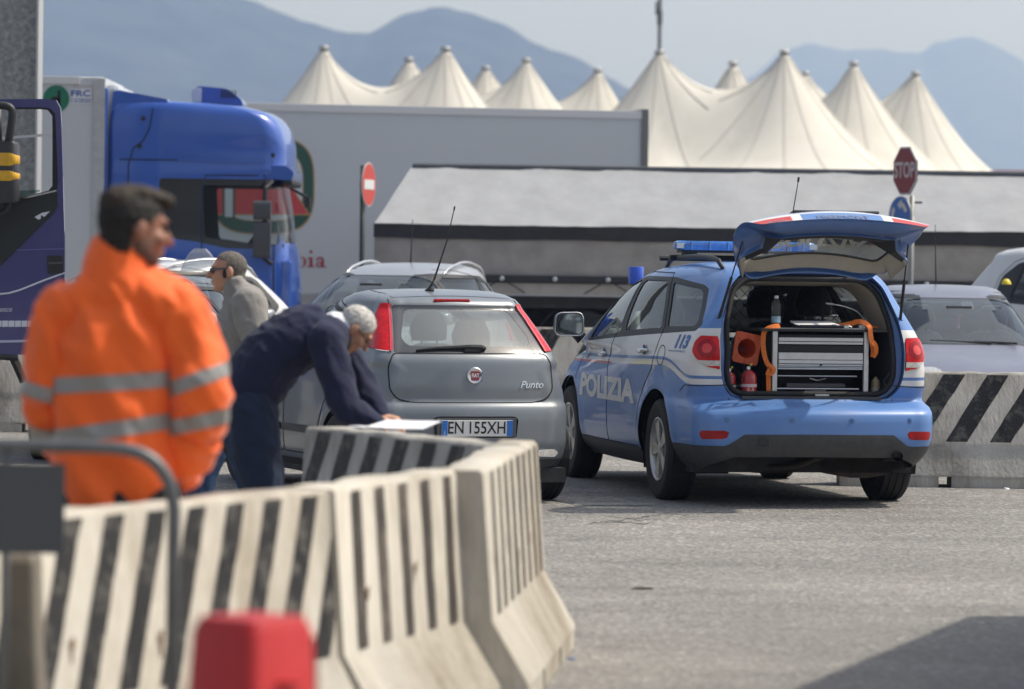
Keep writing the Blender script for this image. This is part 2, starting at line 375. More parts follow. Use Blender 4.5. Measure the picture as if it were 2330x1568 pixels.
# ================================================================ ground, hills, haze
def asphalt():
    m = bpy.data.materials.new('asphalt'); m.use_nodes = True; n = m.node_tree.nodes; l = m.node_tree.links; b = n['Principled BSDF']
    tc = n.new('ShaderNodeTexCoord'); O = tc.outputs['Object']
    def noi(scale, det=6, rough=.6, vec=O):
        t = n.new('ShaderNodeTexNoise'); t.inputs['Scale'].default_value = scale; t.inputs['Detail'].default_value = det; t.inputs['Roughness'].default_value = rough; l.new(vec, t.inputs[0]); return t.outputs['Fac']
    def ramp(f, *st):
        r = n.new('ShaderNodeValToRGB'); r.color_ramp.elements[0].position = st[0][0]; r.color_ramp.elements[0].color = (*st[0][1], 1); r.color_ramp.elements[1].position = st[-1][0]; r.color_ramp.elements[1].color = (*st[-1][1], 1)
        for p, c in st[1:-1]: e = r.color_ramp.elements.new(p); e.color = (*c, 1)
        l.new(f, r.inputs[0]); return r.outputs[0]
    def mix(a, c, f, mode='MIX'):
        x = n.new('ShaderNodeMixRGB'); x.blend_type = mode
        for s, v in ((1, a), (2, c)):
            if hasattr(v, 'links'): l.new(v, x.inputs[s])
            else: x.inputs[s].default_value = (*v, 1)
        if hasattr(f, 'links'): l.new(f, x.inputs[0])
        else: x.inputs[0].default_value = f
        return x.outputs[0]
    base = ramp(noi(.55, 8, .62), (.3, (.185, .183, .18)), (.5, (.23, .228, .223)), (.72, (.272, .268, .26)))
    mp = n.new('ShaderNodeMapping'); mp.inputs['Scale'].default_value = (.22, 1.5, 1); mp.inputs['Rotation'].default_value = (0, 0, .12); l.new(O, mp.inputs[0])
    track = ramp(noi(1.1, 6, .6, mp.outputs[0]), (.36, (.66, .65, .64)), (.6, (1.08, 1.07, 1.05)))
    base = mix(base, track, .5, 'MULTIPLY')
    vor = n.new('ShaderNodeTexVoronoi'); vor.inputs['Scale'].default_value = 42; l.new(O, vor.inputs[0])
    sep = n.new('ShaderNodeSeparateColor'); l.new(vor.outputs['Color'], sep.inputs[0])
    gr = ramp(sep.outputs[0], (.0, (.45, .44, .43)), (.5, (.95, .94, .92)), (.86, (1.25, 1.22, 1.16)), (.97, (2.3, 2.25, 2.1)))
    base = mix(base, gr, .62, 'MULTIPLY')
    base = mix(base, ramp(noi(210, 3, .7), (.35, (.62, .6, .6)), (.68, (1.4, 1.38, 1.34))), .7, 'MULTIPLY')
    oil = ramp(noi(.9, 9, .7), (.6, (0, 0, 0)), (.78, (1, 1, 1)))
    base = mix(base, (.06, .058, .055), oil, 'MIX')
    # beige dust lying where the photographer stands
    sx = n.new('ShaderNodeSeparateXYZ'); l.new(O, sx.inputs[0]); mr = n.new('ShaderNodeMapRange'); mr.inputs[1].default_value = 26; mr.inputs[2].default_value = 15; l.new(sx.outputs[1], mr.inputs[0])
    du = n.new('ShaderNodeMath'); du.operation = 'MULTIPLY'; l.new(mr.outputs[0], du.inputs[0]); l.new(ramp(noi(1.7, 8, .65), (.3, (.25, .25, .25)), (.7, (.85, .85, .85))), du.inputs[1])
    base = mix(base, mix((.27, .25, .225), base, .45), du.outputs[0], 'MIX')
    l.new(base, b.inputs['Base Color']); b.inputs['Roughness'].default_value = .82; b.inputs['Specular IOR Level'].default_value = .35
    bp = n.new('ShaderNodeBump'); bp.inputs['Strength'].default_value = .8; bp.inputs['Distance'].default_value = .012; l.new(vor.outputs['Distance'], bp.inputs['Height']); l.new(bp.outputs[0], b.inputs['Normal'])
    return m
G = 16000
ground = tag(obj('road', ([(-G, -60, 0), (G, -60, 0), (G, G, 0), (-G, G, 0)], [(0, 1, 2, 3)]), asphalt()), kind='structure')
crackm = mat('crack tar', (.055, .053, .05), .9)
def crack(pts, wd):
    P = []
    for a, b in zip(pts[:-1], pts[1:]):
        for k in range(7):
            t = k / 7; q = a.lerp(b, t); q += Vector((random.uniform(-.02, .02), random.uniform(-.09, .09), 0)); P.append(q)
    P = [Vector((p.x, p.y, .0035)) for p in P]
    V = []; F = []
    for i, p in enumerate(P):
        h = wd * .6 * random.uniform(.1, 1.3); V += [p + Vector((0, -h, 0)), p + Vector((0, h, 0))]
        if i: F.append((2 * i - 2, 2 * i, 2 * i + 1, 2 * i - 1))
    return (V, F)
for pts, wd in (([(1335, 1192), (1380, 1188), (1440, 1180), (1500, 1172), (1560, 1165)], .035), ([(1390, 1176), (1450, 1184), (1530, 1180)], .03), ([(1480, 1165), (1560, 1172), (1650, 1162)], .025), ([(1380, 1190), (1500, 1192)], .03),
                ([(1530, 1283), (1580, 1285)], .02), ([(1600, 1171), (1700, 1166)], .02)):
    obj('crack', crack([gnd(*p) for p in pts], wd), crackm, ground)
lm = mat('worn line paint', (.3, .31, .28), .8, var=.35, scale=14)
obj('line_marking', ([gnd(1305, 1149, .004), gnd(1488, 1149, .004), gnd(1490, 1143.5, .004), gnd(1308, 1143.5, .004)], [(0, 1, 2, 3)]), lm, ground)
def hill(name, prof, Y, depth, seed, m, col_rows=51):
    P = np.array([tuple(at(x, y, Y)) for x, y in prof]); xs = np.linspace(P[0, 0], P[-1, 0], 240); zs = pchip(P[:, 0], P[:, 2], xs)
    V = []; F = []; nr = col_rows
    for i in range(nr):
        t = i / (nr - 1); d = (t - .62) * depth                     # foot in front, crest at t=.62, falls behind
        for j, (x, z) in enumerate(zip(xs, zs)):
            s = max(0, 1 - abs(t - .62) / (.62 if t < .62 else .38)); pr = s ** 1.15
            nz = noise.fractal(Vector((x * .0035 + seed, d * .0035, seed)), .9, 2.1, 6)
            zz = z * pr + nz * 34 * min(1, s * 3) * (.0 if abs(t - .62) < .01 else 1) * (1 - s * .6) + (noise.fractal(Vector((x * .02, seed, 3)), 1, 2, 4) * 5 if s > .9 else 0)
            V.append((x, Y + d, max(-4 if s == 0 else .5, zz)))
    w_ = len(xs)
    for i in range(nr - 1):
        for j in range(w_ - 1): F.append((i * w_ + j, i * w_ + j + 1, (i + 1) * w_ + j + 1, (i + 1) * w_ + j))
    return tag(obj(name, (V, F), m, smooth=True), kind='structure')
forest = mat('far woodland', (.032, .038, .036), .95, var=.5, scale=.012, spec=.1)
hill('hills', [(-900, 120), (-500, -60), (-100, -150), (200, -110), (420, -62), (545, -2), (620, 14), (700, 50), (780, 72), (822, 75), (860, 62), (915, 36), (960, 22), (990, 18), (1060, 27), (1120, 45), (1200, 84), (1320, 142), (1440, 204), (1560, 270), (1700, 340), (1900, 440), (2200, 560)], 4600, 2400, 3.1, forest)
hill('hills', [(1250, 560), (1480, 320), (1640, 215), (1730, 160), (1775, 122), (1850, 100), (1900, 110), (1930, 116), (2010, 113), (2090, 121), (2130, 96), (2165, 90), (2205, 87), (2250, 97), (2330, 140), (2450, 200), (2600, 230), (2800, 330), (3200, 520)], 9000, 3600, 8.7, forest)
# ================================================================ concrete barriers
def concrete(name, col, dirt, dcol, ds=2.2):
    return mat(name, col, .85, var=.14, scale=3.5, bump=.35, bscale=38, dirt=dirt, dcol=dcol, dscale=ds, spec=.25, stretch=(1, 1, .38), dedge=.05)
c_cream = concrete('cream painted concrete', (.56, .525, .455), .9, (.27, .225, .165), 1.6)
c_grey = concrete('weathered pale concrete', (.42, .405, .37), .8, (.17, .15, .12), 2.6)
c_dirty = concrete('grimy concrete', (.30, .285, .26), .85, (.09, .08, .07), 1.7)
stripe_k = mat('black barrier paint', (.024, .023, .024), .7, var=.3, scale=6, bump=.25, bscale=60, dirt=.7, dcol=(.3, .28, .24), dscale=11)
stripe_b = mat('brown worn barrier paint', (.075, .062, .055), .75, var=.35, scale=6, bump=.25, bscale=60, dirt=.5, dcol=(.32, .27, .2), dscale=6)
NJ = [(0, .265), (.10, .265), (.34, .125), (.895, .085), (.91, .07)]
def barrier(label, p0, p1, h=.91, m=c_cream, sm=stripe_k, pitch=.28, wd=.12, slant=.0, start=.1, z0=.345, feet=True, stripes=True, two=True, group=None, stop=None):
    p0 = Vector(p0); p1 = Vector(p1); d = p1 - p0; L = d.length; t = thing('concrete_barrier', label, 'barrier', ((p0.x + p1.x) / 2, (p0.y + p1.y) / 2, 0), math.atan2(d.y, d.x), group)
    k = h / .91; pr = [(z * k if z > .2 else z, x) for z, x in NJ]; ring = lambda X: [(X, -x, z) for z, x in pr] + [(X, x, z) for z, x in reversed(pr)]
    xs = np.linspace(-L / 2, L / 2, max(2, int(L / .12))); rings = []
    for i, X in enumerate(xs):
        e = 0 if 0 < i < len(xs) - 1 else 1; rings.append([(X + random.uniform(-.003, .003), y + random.uniform(-.0025, .0025), max(z, .085 if z == 0 else z) + (random.uniform(-.009, .002) if z > .8 else random.uniform(-.003, .003))) for X, y, z in ring(X)])
    o = obj('body', loft(rings), m, t, auto=50)
    # feet: blocks with drain slots between them
    n = max(2, round(L / .75)); gap = .1; w_ = (L - gap * (n - 1)) / n
    for i in range(n): obj('foot', box((-L / 2 + w_ / 2 + i * (w_ + gap), 0, .0425), (w_, .522, .083)), m, t)
    for k in range(int(L / .55) if m is c_cream else 0):
        X = -L / 2 + .25 + .55 * k + random.uniform(-.08, .08); z = random.uniform(.5, .66); yy = pr[2][1] + (pr[3][1] - pr[2][1]) * (z - pr[2][0]) / (pr[3][0] - pr[2][0]) + .005
        pts = [(.016 * math.cos(a) * random.uniform(.7, 1.2), .016 * math.sin(a) * random.uniform(.7, 1.2)) for a in np.linspace(0, 2 * math.pi, 12, endpoint=False)]; pts = [(a * (1 if b > 0 else .75), b if b > -.006 else b * random.uniform(2, 6)) for a, b in pts]
        obj('rust_spot', ([(X + a, -yy - .002, z + b) for a, b in pts], [tuple(range(12))]), mat('rust stain', (.2, .12, .06), .9, var=.4, scale=60), t)
    if stripes:
        zt, xt, zb, xb = pr[3][0] - .006, pr[3][1], max(z0, pr[2][0] + .004), None
        fx = lambda z: pr[2][1] + (pr[3][1] - pr[2][1]) * (z - pr[2][0]) / (pr[3][0] - pr[2][0])
        for sg in ((-1, 1) if two else (-1,)):
            X = -L / 2 + start
            while X < (stop if stop is not None else L / 2 + max(0, slant)):
                rows = []
                for z in np.linspace(zb, zt, 9):
                    f = (z - zb) / (zt - zb); a = X + slant * f + random.uniform(-.003, .003); b = a + wd + random.uniform(-.004, .004)
                    a = min(max(a, -L / 2 + .004), L / 2 - .004); b = min(max(b, -L / 2 + .004), L / 2 - .004)
                    rows.append((Vector((a, sg * (fx(z) + .0035), z)), Vector((b, sg * (fx(z) + .0035), z))))
                if max((b - a).length for a, b in rows) > .01:
                    V = [p for r in rows for p in r]; F = [((2 * i, 2 * i + 1, 2 * i + 3, 2 * i + 2) if sg < 0 else (2 * i + 1, 2 * i, 2 * i + 2, 2 * i + 3)) for i in range(len(rows) - 1)]
                    V2 = V + [v - Vector((0, sg * .005, 0)) for v in V]
                    obj('stripe', (V, F), sm, t)
                X += pitch
    return t
def top(dx, dy, z=.91): p = gnd(dx, dy, z); return Vector((p.x, p.y, 0))
jA0, jA, jB, jE = top(150, 1158), top(704, 1108), top(1018, 1066), top(1178, 999)
dA = (jA - jA0).normalized()
barrier('cream barrier with wide black stripes, left of the chain in front of the orange jacket', jA0 - dA * 1.55, jA - dA * .01, m=c_cream, sm=stripe_k, slant=.22, pitch=.245, wd=.108, start=-.05, z0=.30, group='barriers of the near chain')
dA2 = (jB - jA).normalized()
barrier('cream barrier with narrow upright brown stripes, second to last before the road', jA + dA2 * .02, jB - dA2 * .0 + Vector((-.02, .1, 0)), m=c_cream, sm=stripe_b, pitch=.26, wd=.095, start=.16, group='barriers of the near chain')
dB = (jE - jB).normalized()
barrier('cream barrier at the road end of the near chain with narrow upright stripes', jB + Vector((.05, -.02, 0)), jE, m=c_cream, sm=stripe_b, pitch=.30, wd=.105, start=.28, group='barriers of the near chain')
cL, cR = top(733, 967), top(1112, 1006)
dC = (cR - cL).normalized()
barrier('grey barrier with slanted black stripes under the writing man\'s papers', cL, cR + dC * .15, m=c_grey, sm=stripe_k, slant=.25, pitch=.28, wd=.135, start=-.10, z0=.36)
# right, behind the police car
rb0, rb1 = gnd(2040, 1083), gnd(2440, 1112)
yb = 30.75
barrier('weathered grey barrier with black diagonal stripes right of the police car', (2.55, yb, 0), (5.9, yb - .12, 0), h=.89, m=c_grey, sm=stripe_k, slant=.32, pitch=.34, wd=.165, start=-.2, z0=.35)
barrier('grey striped barrier seen between the two cars below the wing mirror', (-.6, 47.2, 0), (2.6, 47, 0), h=.93, m=c_grey, sm=stripe_k, slant=.30, pitch=.6, wd=.27, start=.05)
lb = gnd(30, 985)
barrier('plain pale barrier behind the navy truck at the left edge', (lb.x - 2.4, lb.y + .3, 0), (lb.x + .9, lb.y + .45, 0), h=1.0, m=c_grey, stripes=False)
# litter by the right barrier
lit = mat('crumpled white wrapper', (.75, .77, .8), .4)
def crumple(label, p, s, name='litter', m=lit, fl=.6):
    bm = bmesh.new(); bmesh.ops.create_icosphere(bm, subdivisions=2, radius=s)
    for v in bm.verts: v.co *= random.uniform(.6, 1.25); v.co.z = abs(v.co.z) * fl
    V = [tuple(v.co + Vector(p)) for v in bm.verts]; F = [tuple(q.index for q in f.verts) for f in bm.faces]; bm.free()
    return tag(obj(name, (V, F), m), label, 'litter')
crumple('crumpled white wrapper lying at the drain slot of the right barrier', gnd(2246, 1101), .03)
crumple('flattened white scrap on the road right of the wrapper', gnd(2290, 1113), .022)
crumple('dark dead leaf lying on the open road', gnd(1462, 1340), .06, 'fallen_leaf', mat('dead leaf', (.06, .045, .035), .9), .16)
crumple('tiny white scrap on the open asphalt', gnd(2158, 1342) , .012)
crumple('small bluish scrap on the road beside the barrier foot', gnd(1300, 1502), .02, 'litter', mat('bluish scrap', (.2, .25, .4), .6))
# ================================================================ tents
canvas = mat('tent membrane', (.62, .595, .53), .75, var=.05, scale=.7, dirt=.4, dcol=(.42, .38, .3), dscale=.6, spec=.2, stretch=(1, 1, .4))
seamm = mat('tent seam', (.50, .475, .43), .8)
ringm = mat('tent ring', (.34, .34, .34), .5, metal=.5)
K = 1.7
def tent(label, peaks, mast=None):
    Pw = []
    for x, y in peaks:
        yh = 600 + .01396 * (x - 1165); s = (yh - y) / 4.34; Pw.append(at(x, y, 9000 / s * K))
    zt = sum(p.z for p in Pw) / len(Pw); zb = zt - 2.42 * K * 1.0; Rr = 2.5 * K
    t = thing('tensile_tent', label, 'tent', (Pw[0].x, Pw[0].y, 0)); o = Vector((Pw[0].x, Pw[0].y, 0))
    RV = [Rr * random.uniform(.93, 1.05) for _ in Pw]; EV = [random.uniform(1.4, 1.62) for _ in Pw]
    def g(r, i=0): return np.clip(1 - r / RV[i], 0, 1) ** EV[i]
    XY = np.array([(p.x, p.y) for p in Pw])
    def height(x, y):
        S = sum(g(np.hypot(x - c_[0], y - c_[1]), i) for i, c_ in enumerate(XY)); return zb + (zt - zb) * np.minimum(S * 1.04, 1.0 + 0 * S)
    lo = XY.min(0) - Rr * 1.05; hi = XY.max(0) + Rr * 1.05; st = .16; X, Y = np.meshgrid(np.arange(lo[0], hi[0], st), np.arange(lo[1], hi[1], st)); Z = height(X, Y)
    near = np.min([np.hypot(X - a, Y - b) for a, b in XY], 0) < Rr * 1.03; nr, nc = X.shape; V = np.c_[X.ravel() - o.x, Y.ravel() - o.y, Z.ravel()]
    F = [(i * nc + j, i * nc + j + 1, (i + 1) * nc + j + 1, (i + 1) * nc + j) for i in range(nr - 1) for j in range(nc - 1) if near[i, j] and near[i + 1, j] and near[i, j + 1] and near[i + 1, j + 1]]
    used = np.unique(np.array(F)); mp = {int(u): k for k, u in enumerate(used)}
    obj('membrane', (V[used], [[mp[i] for i in f] for f in F]), canvas, t, smooth=True)
    for k, p in enumerate(Pw):
        q = p - o
        obj('peak_ring', lathe([(.17, -.06), (.18, .05), (.15, .09), (.1, .10)], 14, Matrix.Translation((q.x, q.y, zt + .02))), ringm, t, auto=40)
        obj('support_pole', tube([(q.x, q.y, 0), (q.x, q.y, zt - .1)], .09, 8), mat('tent pole', (.5, .5, .5), .5, metal=.6), t)
        for j in range(14):
            a = 2 * math.pi * (j + .35 * (k % 3) + random.uniform(-.22, .22)) / 14; path = []
            for r in np.linspace(.22, Rr * .98, 22):
                x, y = p.x + r * math.cos(a), p.y + r * math.sin(a); gs = [g(math.hypot(x - b[0], y - b[1]), i) for i, b in enumerate(XY)]
                if max(gs) > gs[k] + 1e-6: break
                path.append((x - o.x, y - o.y, float(height(x, y)) + .012))
            if len(path) > 3: obj('seam', ribbon(path, (0, 0, 1), .055, .01), seamm, t)
    if mast:
        q = Pw[mast[0]] - o; obj('mast', [tube([(q.x, q.y, zt + .1), (q.x, q.y, zt + mast[1])], .065, 8), tube([(q.x, q.y, zt + 1.0), (q.x, q.y, zt + 1.5)], .1, 8), tube([(q.x - .12, q.y, zt + 1.35), (q.x - .12, q.y, zt + 1.8)], .045, 6)], mat('mast steel', (.16, .17, .18), .5, metal=.7), t)
    return t
tent('cream peaked tensile tent behind the blue truck cab', [(737, 112), (1014, 114), (930, 138), (1197, 140), (1105, 158), (1360, 162)])
tent('cream peaked tensile tent with a thin mast above the grey lorry', [(1500, 122), (1785, 122), (1668, 147), (1942, 147), (1832, 170), (2083, 170)], (0, 6.5))
# low red-roofed shed at the right behind the tents
t = thing('red_roofed_shed', 'low shed with red tiled roof edge at the far right', 'shed', tuple(at(2420, 600, 150).xy) + (0,))
a = at(2268, 391, 150); b_ = at(2600, 391, 150)
obj('wall', box((0, 3, a.z / 2), (7.2, 5.4, a.z - .3)), c_grey, t); obj('roof', box((0, 3, a.z - .1), (8.2, 6.4, .3)), mat('red roof tiles', (.36, .07, .05), .8, var=.3, scale=3), t)
# ================================================================ reefer + white trailer + tilt lorry
whitep = mat('white panel', (.52, .545, .575), .4, var=.02, scale=.5, dirt=.18, dcol=(.5, .48, .45), dscale=.8)
alu = mat('aluminium', (.55, .56, .57), .38, metal=.85, var=.1, scale=9)
rubber = mat('black rubber', (.018, .018, .019), .75, var=.25, scale=30, bump=.2, bscale=120)
blackp = mat('black plastic', (.018, .018, .02), .5, var=.15, scale=40)
greyp = mat('dark grey plastic', (.055, .056, .058), .6, var=.2, scale=18, bump=.1, bscale=200)
dark = mat('chassis black', (.02, .02, .021), .7, dirt=.6, dcol=(.09, .08, .07), dscale=3)
def panel_box(name, corners, Y0, depth, m, parent, o, bev=0):  # screen polygon at depth Y0 extruded back
    P = [at(x, y, Y0) - o for x, y in corners]; n = len(P); Vv = P + [p + Vector((0, depth, 0)) for p in P]
    F = [tuple(range(n)), tuple(range(n, 2 * n))[::-1]] + [((i + 1) % n, i, n + i, n + (i + 1) % n) for i in range(n)]
    return obj(name, (Vv, F), m, parent, bev=bev)
def truck_wheel(parent, c, r=.5, wd=.3, name='wheel'):
    M = Matrix.Translation(c) @ Matrix.Rotation(math.pi / 2, 4, 'X')
    h = obj(name, lathe([(.02, -wd * .3), (r * .55, -wd * .3), (r * .57, wd * .3), (.02, wd * .3)], 28, M), dark, parent, auto=40)
    obj('tyre', lathe([(r * .56, -wd / 2 + .02), (r * .8, -wd / 2), (r * .95, -wd / 2 + .02), (r, -wd / 2 + .06), (r, wd / 2 - .06), (r * .95, wd / 2 - .02), (r * .8, wd / 2), (r * .56, wd / 2 - .02)], 36, M, cap=False), rubber, h, auto=40)
    obj('rim', lathe([(r * .57, wd / 2 - .02), (r * .5, wd / 2 - .06), (r * .28, wd / 2 - .12), (r * .25, wd / 2 - .02), (.02, wd / 2 - .01)], 28, M @ Matrix.Rotation(math.pi, 4, 'X') , cap=False), mat('steel rim', (.3, .3, .3), .5, metal=.5, dirt=.6), h, auto=40)
    return h
# white trailer with the shield emblem (third row)
YL, YR = 57.8, 59.2
pl, pr_ = at(452, 224, YL), at(1472, 260, YR); ddir = Vector((pr_.x - pl.x, pr_.y - pl.y, 0)); Lw = ddir.length; rzw = math.atan2(ddir.y, ddir.x)
ztop = (pl.z + pr_.z) / 2; tw = thing('white_trailer', 'long white box trailer with green shield emblem and red lettering behind blue cab', 'trailer', (pl.x, pl.y, 0), rzw)
obj('box_body', box((Lw / 2, 1.25, (ztop + 1.05) / 2), (Lw, 2.5, ztop - 1.05)), whitep, tw, bev=.02)
obj('roof_rail', box((Lw / 2, -.006, ztop - .06), (Lw - .08, .03, .11)), mat('pale rail', (.62, .62, .63), .45), tw)
obj('rear_frame', box((Lw - .03, 1.25, (ztop + 1.0) / 2), (.1, 2.56, ztop - 1.0 + .06)), mat('grey rear frame', (.16, .16, .165), .5), tw)
obj('bottom_rail', box((Lw / 2, -.006, 1.12), (Lw - .08, .03, .16)), alu, tw)
obj('chassis', [box((Lw / 2, .8, .85), (Lw - .4, .12, .3)), box((Lw / 2, 1.7, .85), (Lw - .4, .12, .3))], dark, tw)
for xx in (Lw - 3.6, Lw - 2.3, Lw - 1.0): truck_wheel(tw, (xx, .22, .5)); truck_wheel(tw, (xx, 2.28, .5))
obj('landing_leg', box((1.6, .5, .5), (.14, .14, 1.0)), dark, tw)
Minv = Matrix.Rotation(-rzw, 3, 'Z')
def onw(x, y, e=.004):   # point of the trailer side under a print pixel, in trailer coordinates
    r = ray(x, y); nrm = Vector((-math.sin(rzw), math.cos(rzw), 0)); o = Vector((pl.x, pl.y, 0)) ; tt = (o - CP).dot(nrm) / r.dot(nrm); q = Minv @ (CP + r * tt - o); return Vector((q.x, -e, q.z))
def decal(name, pts, m, e, fn=onw, parent=tw):
    V = [fn(x, y, e) for x, y in pts]; return obj(name, (V, [tuple(range(len(V)))[::-1]]), m, parent)
def shield(sx, sy, cx=598, cy=422):
    out = []
    for i in range(48):
        a = 2 * math.pi * i / 48; c, s = math.cos(a), math.sin(a); e = .62
        out.append((cx + sx * abs(c) ** e * (1 if c > 0 else -1), cy - sy * abs(s) ** e * (1 if s > 0 else -1)))
    return out
gold = mat('gold edging', (.42, .27, .12), .5); dgreen = mat('emblem green', (.025, .085, .06), .5); redl = mat('emblem red', (.52, .055, .06), .5)
decal('emblem', shield(118, 111), gold, .006); decal('emblem', shield(115, 108), dgreen, .009); decal('emblem', shield(92, 82), gold, .012); decal('emblem', shield(90, 80), whitep, .015)
decal('emblem', [(470, 400), (648, 400), (706, 490), (470, 490)], gold, .018); decal('emblem', [(473, 403), (647, 403), (701, 487), (473, 487)], redl, .021)
decal('emblem', [(506, 398), (534, 398), (534, 494), (506, 494)], dgreen, .024); decal('emblem', [(511, 398), (529, 398), (529, 494), (511, 494)], whitep, .027)
# lettering "oia": thick and thin strokes with serifs
redt = mat('dark red lettering', (.36, .035, .045), .5)
def let(polys):
    for p in polys: decal('letter', p, redt, .008)
def oval(cx, cy, rx, ry, n=24): return [(cx + rx * math.cos(2 * math.pi * i / n), cy - ry * math.sin(2 * math.pi * i / n)) for i in range(n)]
def ringdecal(cx, cy, rx, ry, ix, iy):
    o = [onw(*p, .008) for p in oval(cx, cy, rx, ry)]; i_ = [onw(*p, .008) for p in oval(cx, cy, ix, iy)]; n = 24
    obj('letter', (o + i_, [((k + 1) % n, k, n + k, n + (k + 1) % n) for k in range(n)]), redt, tw)
ringdecal(685, 596.5, 11.5, 12.5, 6.5, 11); let([[(704, 588), (711, 585), (711, 607), (704, 607)], [(700, 605.5), (715, 605.5), (715, 608), (700, 608)], [(699, 587), (711, 585), (711, 588), (699, 589)], oval(707.5, 573, 3.6, 3.6, 12)])
let([[(731, 590), (737, 590), (737, 606), (742, 606), (742, 608.5), (733, 608.5), (731, 604)], [(719, 589), (724, 585), (732, 584.5), (737, 590), (731, 590), (727, 587), (724, 592), (719, 592)]]); ringdecal(726, 602, 7.5, 6.5, 3.3, 4.5)
# refrigerated body behind the blue cab (left)
YF = 50.0
o_ = Vector((at(160, 600, YF).x, YF, 0)); tr = thing('refrigerated_truck', 'blue lorry cab with roof fairing pulling a white refrigerated body', 'truck', o_)
def S(x, y, Y=YF): return at(x, y, Y) - o_
zt = S(160, 174).z
xl, xr = S(-330, 200).x, S(236, 200).x
obj('reefer_body', box(((xl + xr) / 2, 1.28, (zt + 1.1) / 2), (xr - xl, 2.56, zt - 1.1)), whitep, tr, bev=.02)
obj('corner_post', box((xr - .05, -.012, (zt + 1.1) / 2), (.14, .03, zt - 1.14)), alu, tr)
obj('roof_rail', box(((xl + xr) / 2 - .15, -.012, zt - .05), (xr - xl - .3, .03, .09)), mat('pale rail', (.62, .62, .63)), tr)
obj('cooling_unit', box((xr + .09, 1.28, (zt + 1.9) / 2 - .05), (.19, 2.2, zt - 1.95)), whitep, tr, bev=.07)
obj('chassis', box(((xl + xr) / 2 + 1.4, 1.28, .85), (xr - xl + 2.8, .9, .28)), dark, tr)
for xx in (xl + 1.1, xl + 2.4): truck_wheel(tr, (xx, .2, .5)); truck_wheel(tr, (xx, 2.36, .5))
greenl = mat('sign green', (.012, .16, .09), .5); inkb = mat('ink blue', (.05, .1, .33), .5); inkk = mat('ink black', (.012, .012, .014), .5)
def onr(x, y, e=.004): p = S(x, y); return Vector((p.x, -e, p.z))
decal('round_emblem', oval(128, 225, 30, 31, 40), greenl, .005, onr, tr)
decal('emblem_mark', oval(125, 231, 12, 11, 20), inkk, .008, onr, tr); decal('emblem_mark', [(131, 206), (138, 206), (138, 243), (131, 243)], inkk, .008, onr, tr)
decal('plate', [(166, 193), (215, 193), (215, 236), (206, 236), (206, 212), (166, 212)], mat('grey patch', (.45, .45, .46)), .004, onr, tr); decal('plate', [(162, 202), (208, 202), (208, 236), (162, 236)], mat('white patch', (.7, .71, .74)), .006, onr, tr)
def wtext(s, x, y, hpx, wpx, m, parent, fn, e=.008, **k):
    sh = text_mesh(s, 1.0, **k); xs = [v.x for v in sh[0]]; ys = [v.y for v in sh[0]]; sx = wpx / (max(xs) - min(xs)); sy = hpx / (max(ys) - min(ys)); cx = (max(xs) + min(xs)) / 2; cy = (max(ys) + min(ys)) / 2
    V = [fn(x + (v.x - cx) * sx, y - (v.y - cy) * sy, e) for v in sh[0]]; return obj('lettering', (V, sh[1]), m, parent)
wtext('FRC', 184, 212.5, 15, 44, inkb, tr, onr, .009, bold=.03); wtext('12/2020', 185, 228.5, 9.5, 43, inkb, tr, onr, .009, bold=.015)
# tilt lorry
YT = 54.0
o_t = Vector((at(1590, 600, YT).x, YT, 0)); tl = thing('tarpaulin_lorry', 'long grey lorry with sloped tarpaulin roof and black band behind the cars', 'lorry', o_t)
def T(x, y, Y=YT): return at(x, y, Y) - o_t
tarp_l = mat('light grey tarpaulin', (.345, .355, .37), .7, var=.10, scale=2.2, bump=.5, bscale=4, dirt=.2, dcol=(.29, .29, .29), dscale=1.4, spec=.3)
tarp_d = mat('grey brown tarpaulin', (.345, .322, .295), .8, var=.14, scale=3, bump=.5, bscale=5, dirt=.35, dcol=(.17, .155, .14), dscale=2)
bandk = mat('black tarpaulin band', (.028, .029, .032), .6, var=.2, scale=5, bump=.4, bscale=6)
x0, x1 = T(852, 540).x, T(2520, 540).x
zr, ze, zb1, zs_ = T(1600, 386, 55.4).z, T(1600, 521).z, T(1600, 552).z, T(1600, 634).z
dpt = 2.5; yr_ = 1.35
def sheet(name, rows, m, wr=.012, nx=70):   # rows: (x left, x right, y, z) lines, wrinkled
    V = []; F = []
    for i, (a, b, y, z) in enumerate(rows):
        for j in range(nx):
            t = j / (nx - 1); x = a + (b - a) * t; k = noise.noise(Vector((x * 1.3, i * .8, 4.2))) * wr * 2.2 + noise.noise(Vector((x * 4 + i * 1.9, i * .5, 1.1))) * wr
            V.append((x, y - abs(k), z + k * .6))
    for i in range(len(rows) - 1):
        for j in range(nx - 1): F.append((i * nx + j, i * nx + j + 1, (i + 1) * nx + j + 1, (i + 1) * nx + j))
    return obj(name, (V, F), m, tl, smooth=True)
xr0 = x0 + .47
lerp = lambda a, b, t: a + (b - a) * t
sheet('roof_slope', [(lerp(x0, xr0, t), x1, lerp(-.03, yr_, t), lerp(ze, zr, t)) for t in np.linspace(0, 1, 9)], tarp_l, .02)
obj('ridge_band', box(((xr0 + x1) / 2, yr_, zr - .02), (x1 - xr0, .14, .10)), mat('slate tarpaulin edge', (.075, .082, .095), .6, var=.2, scale=5), tl, bev=.03)
obj('back_slope', ([(xr0, yr_, zr), (x1, yr_, zr), (x1, 2.62, ze), (x0, 2.62, ze)], [(0, 1, 2, 3)]), tarp_l, tl)
obj('end_sheet', ([(x0, -.03, zs_), (x0, 2.62, zs_), (x0, 2.62, ze), (xr0, yr_, zr), (x0, -.03, ze)], [(0, 1, 2, 3, 4)]), tarp_d, tl)
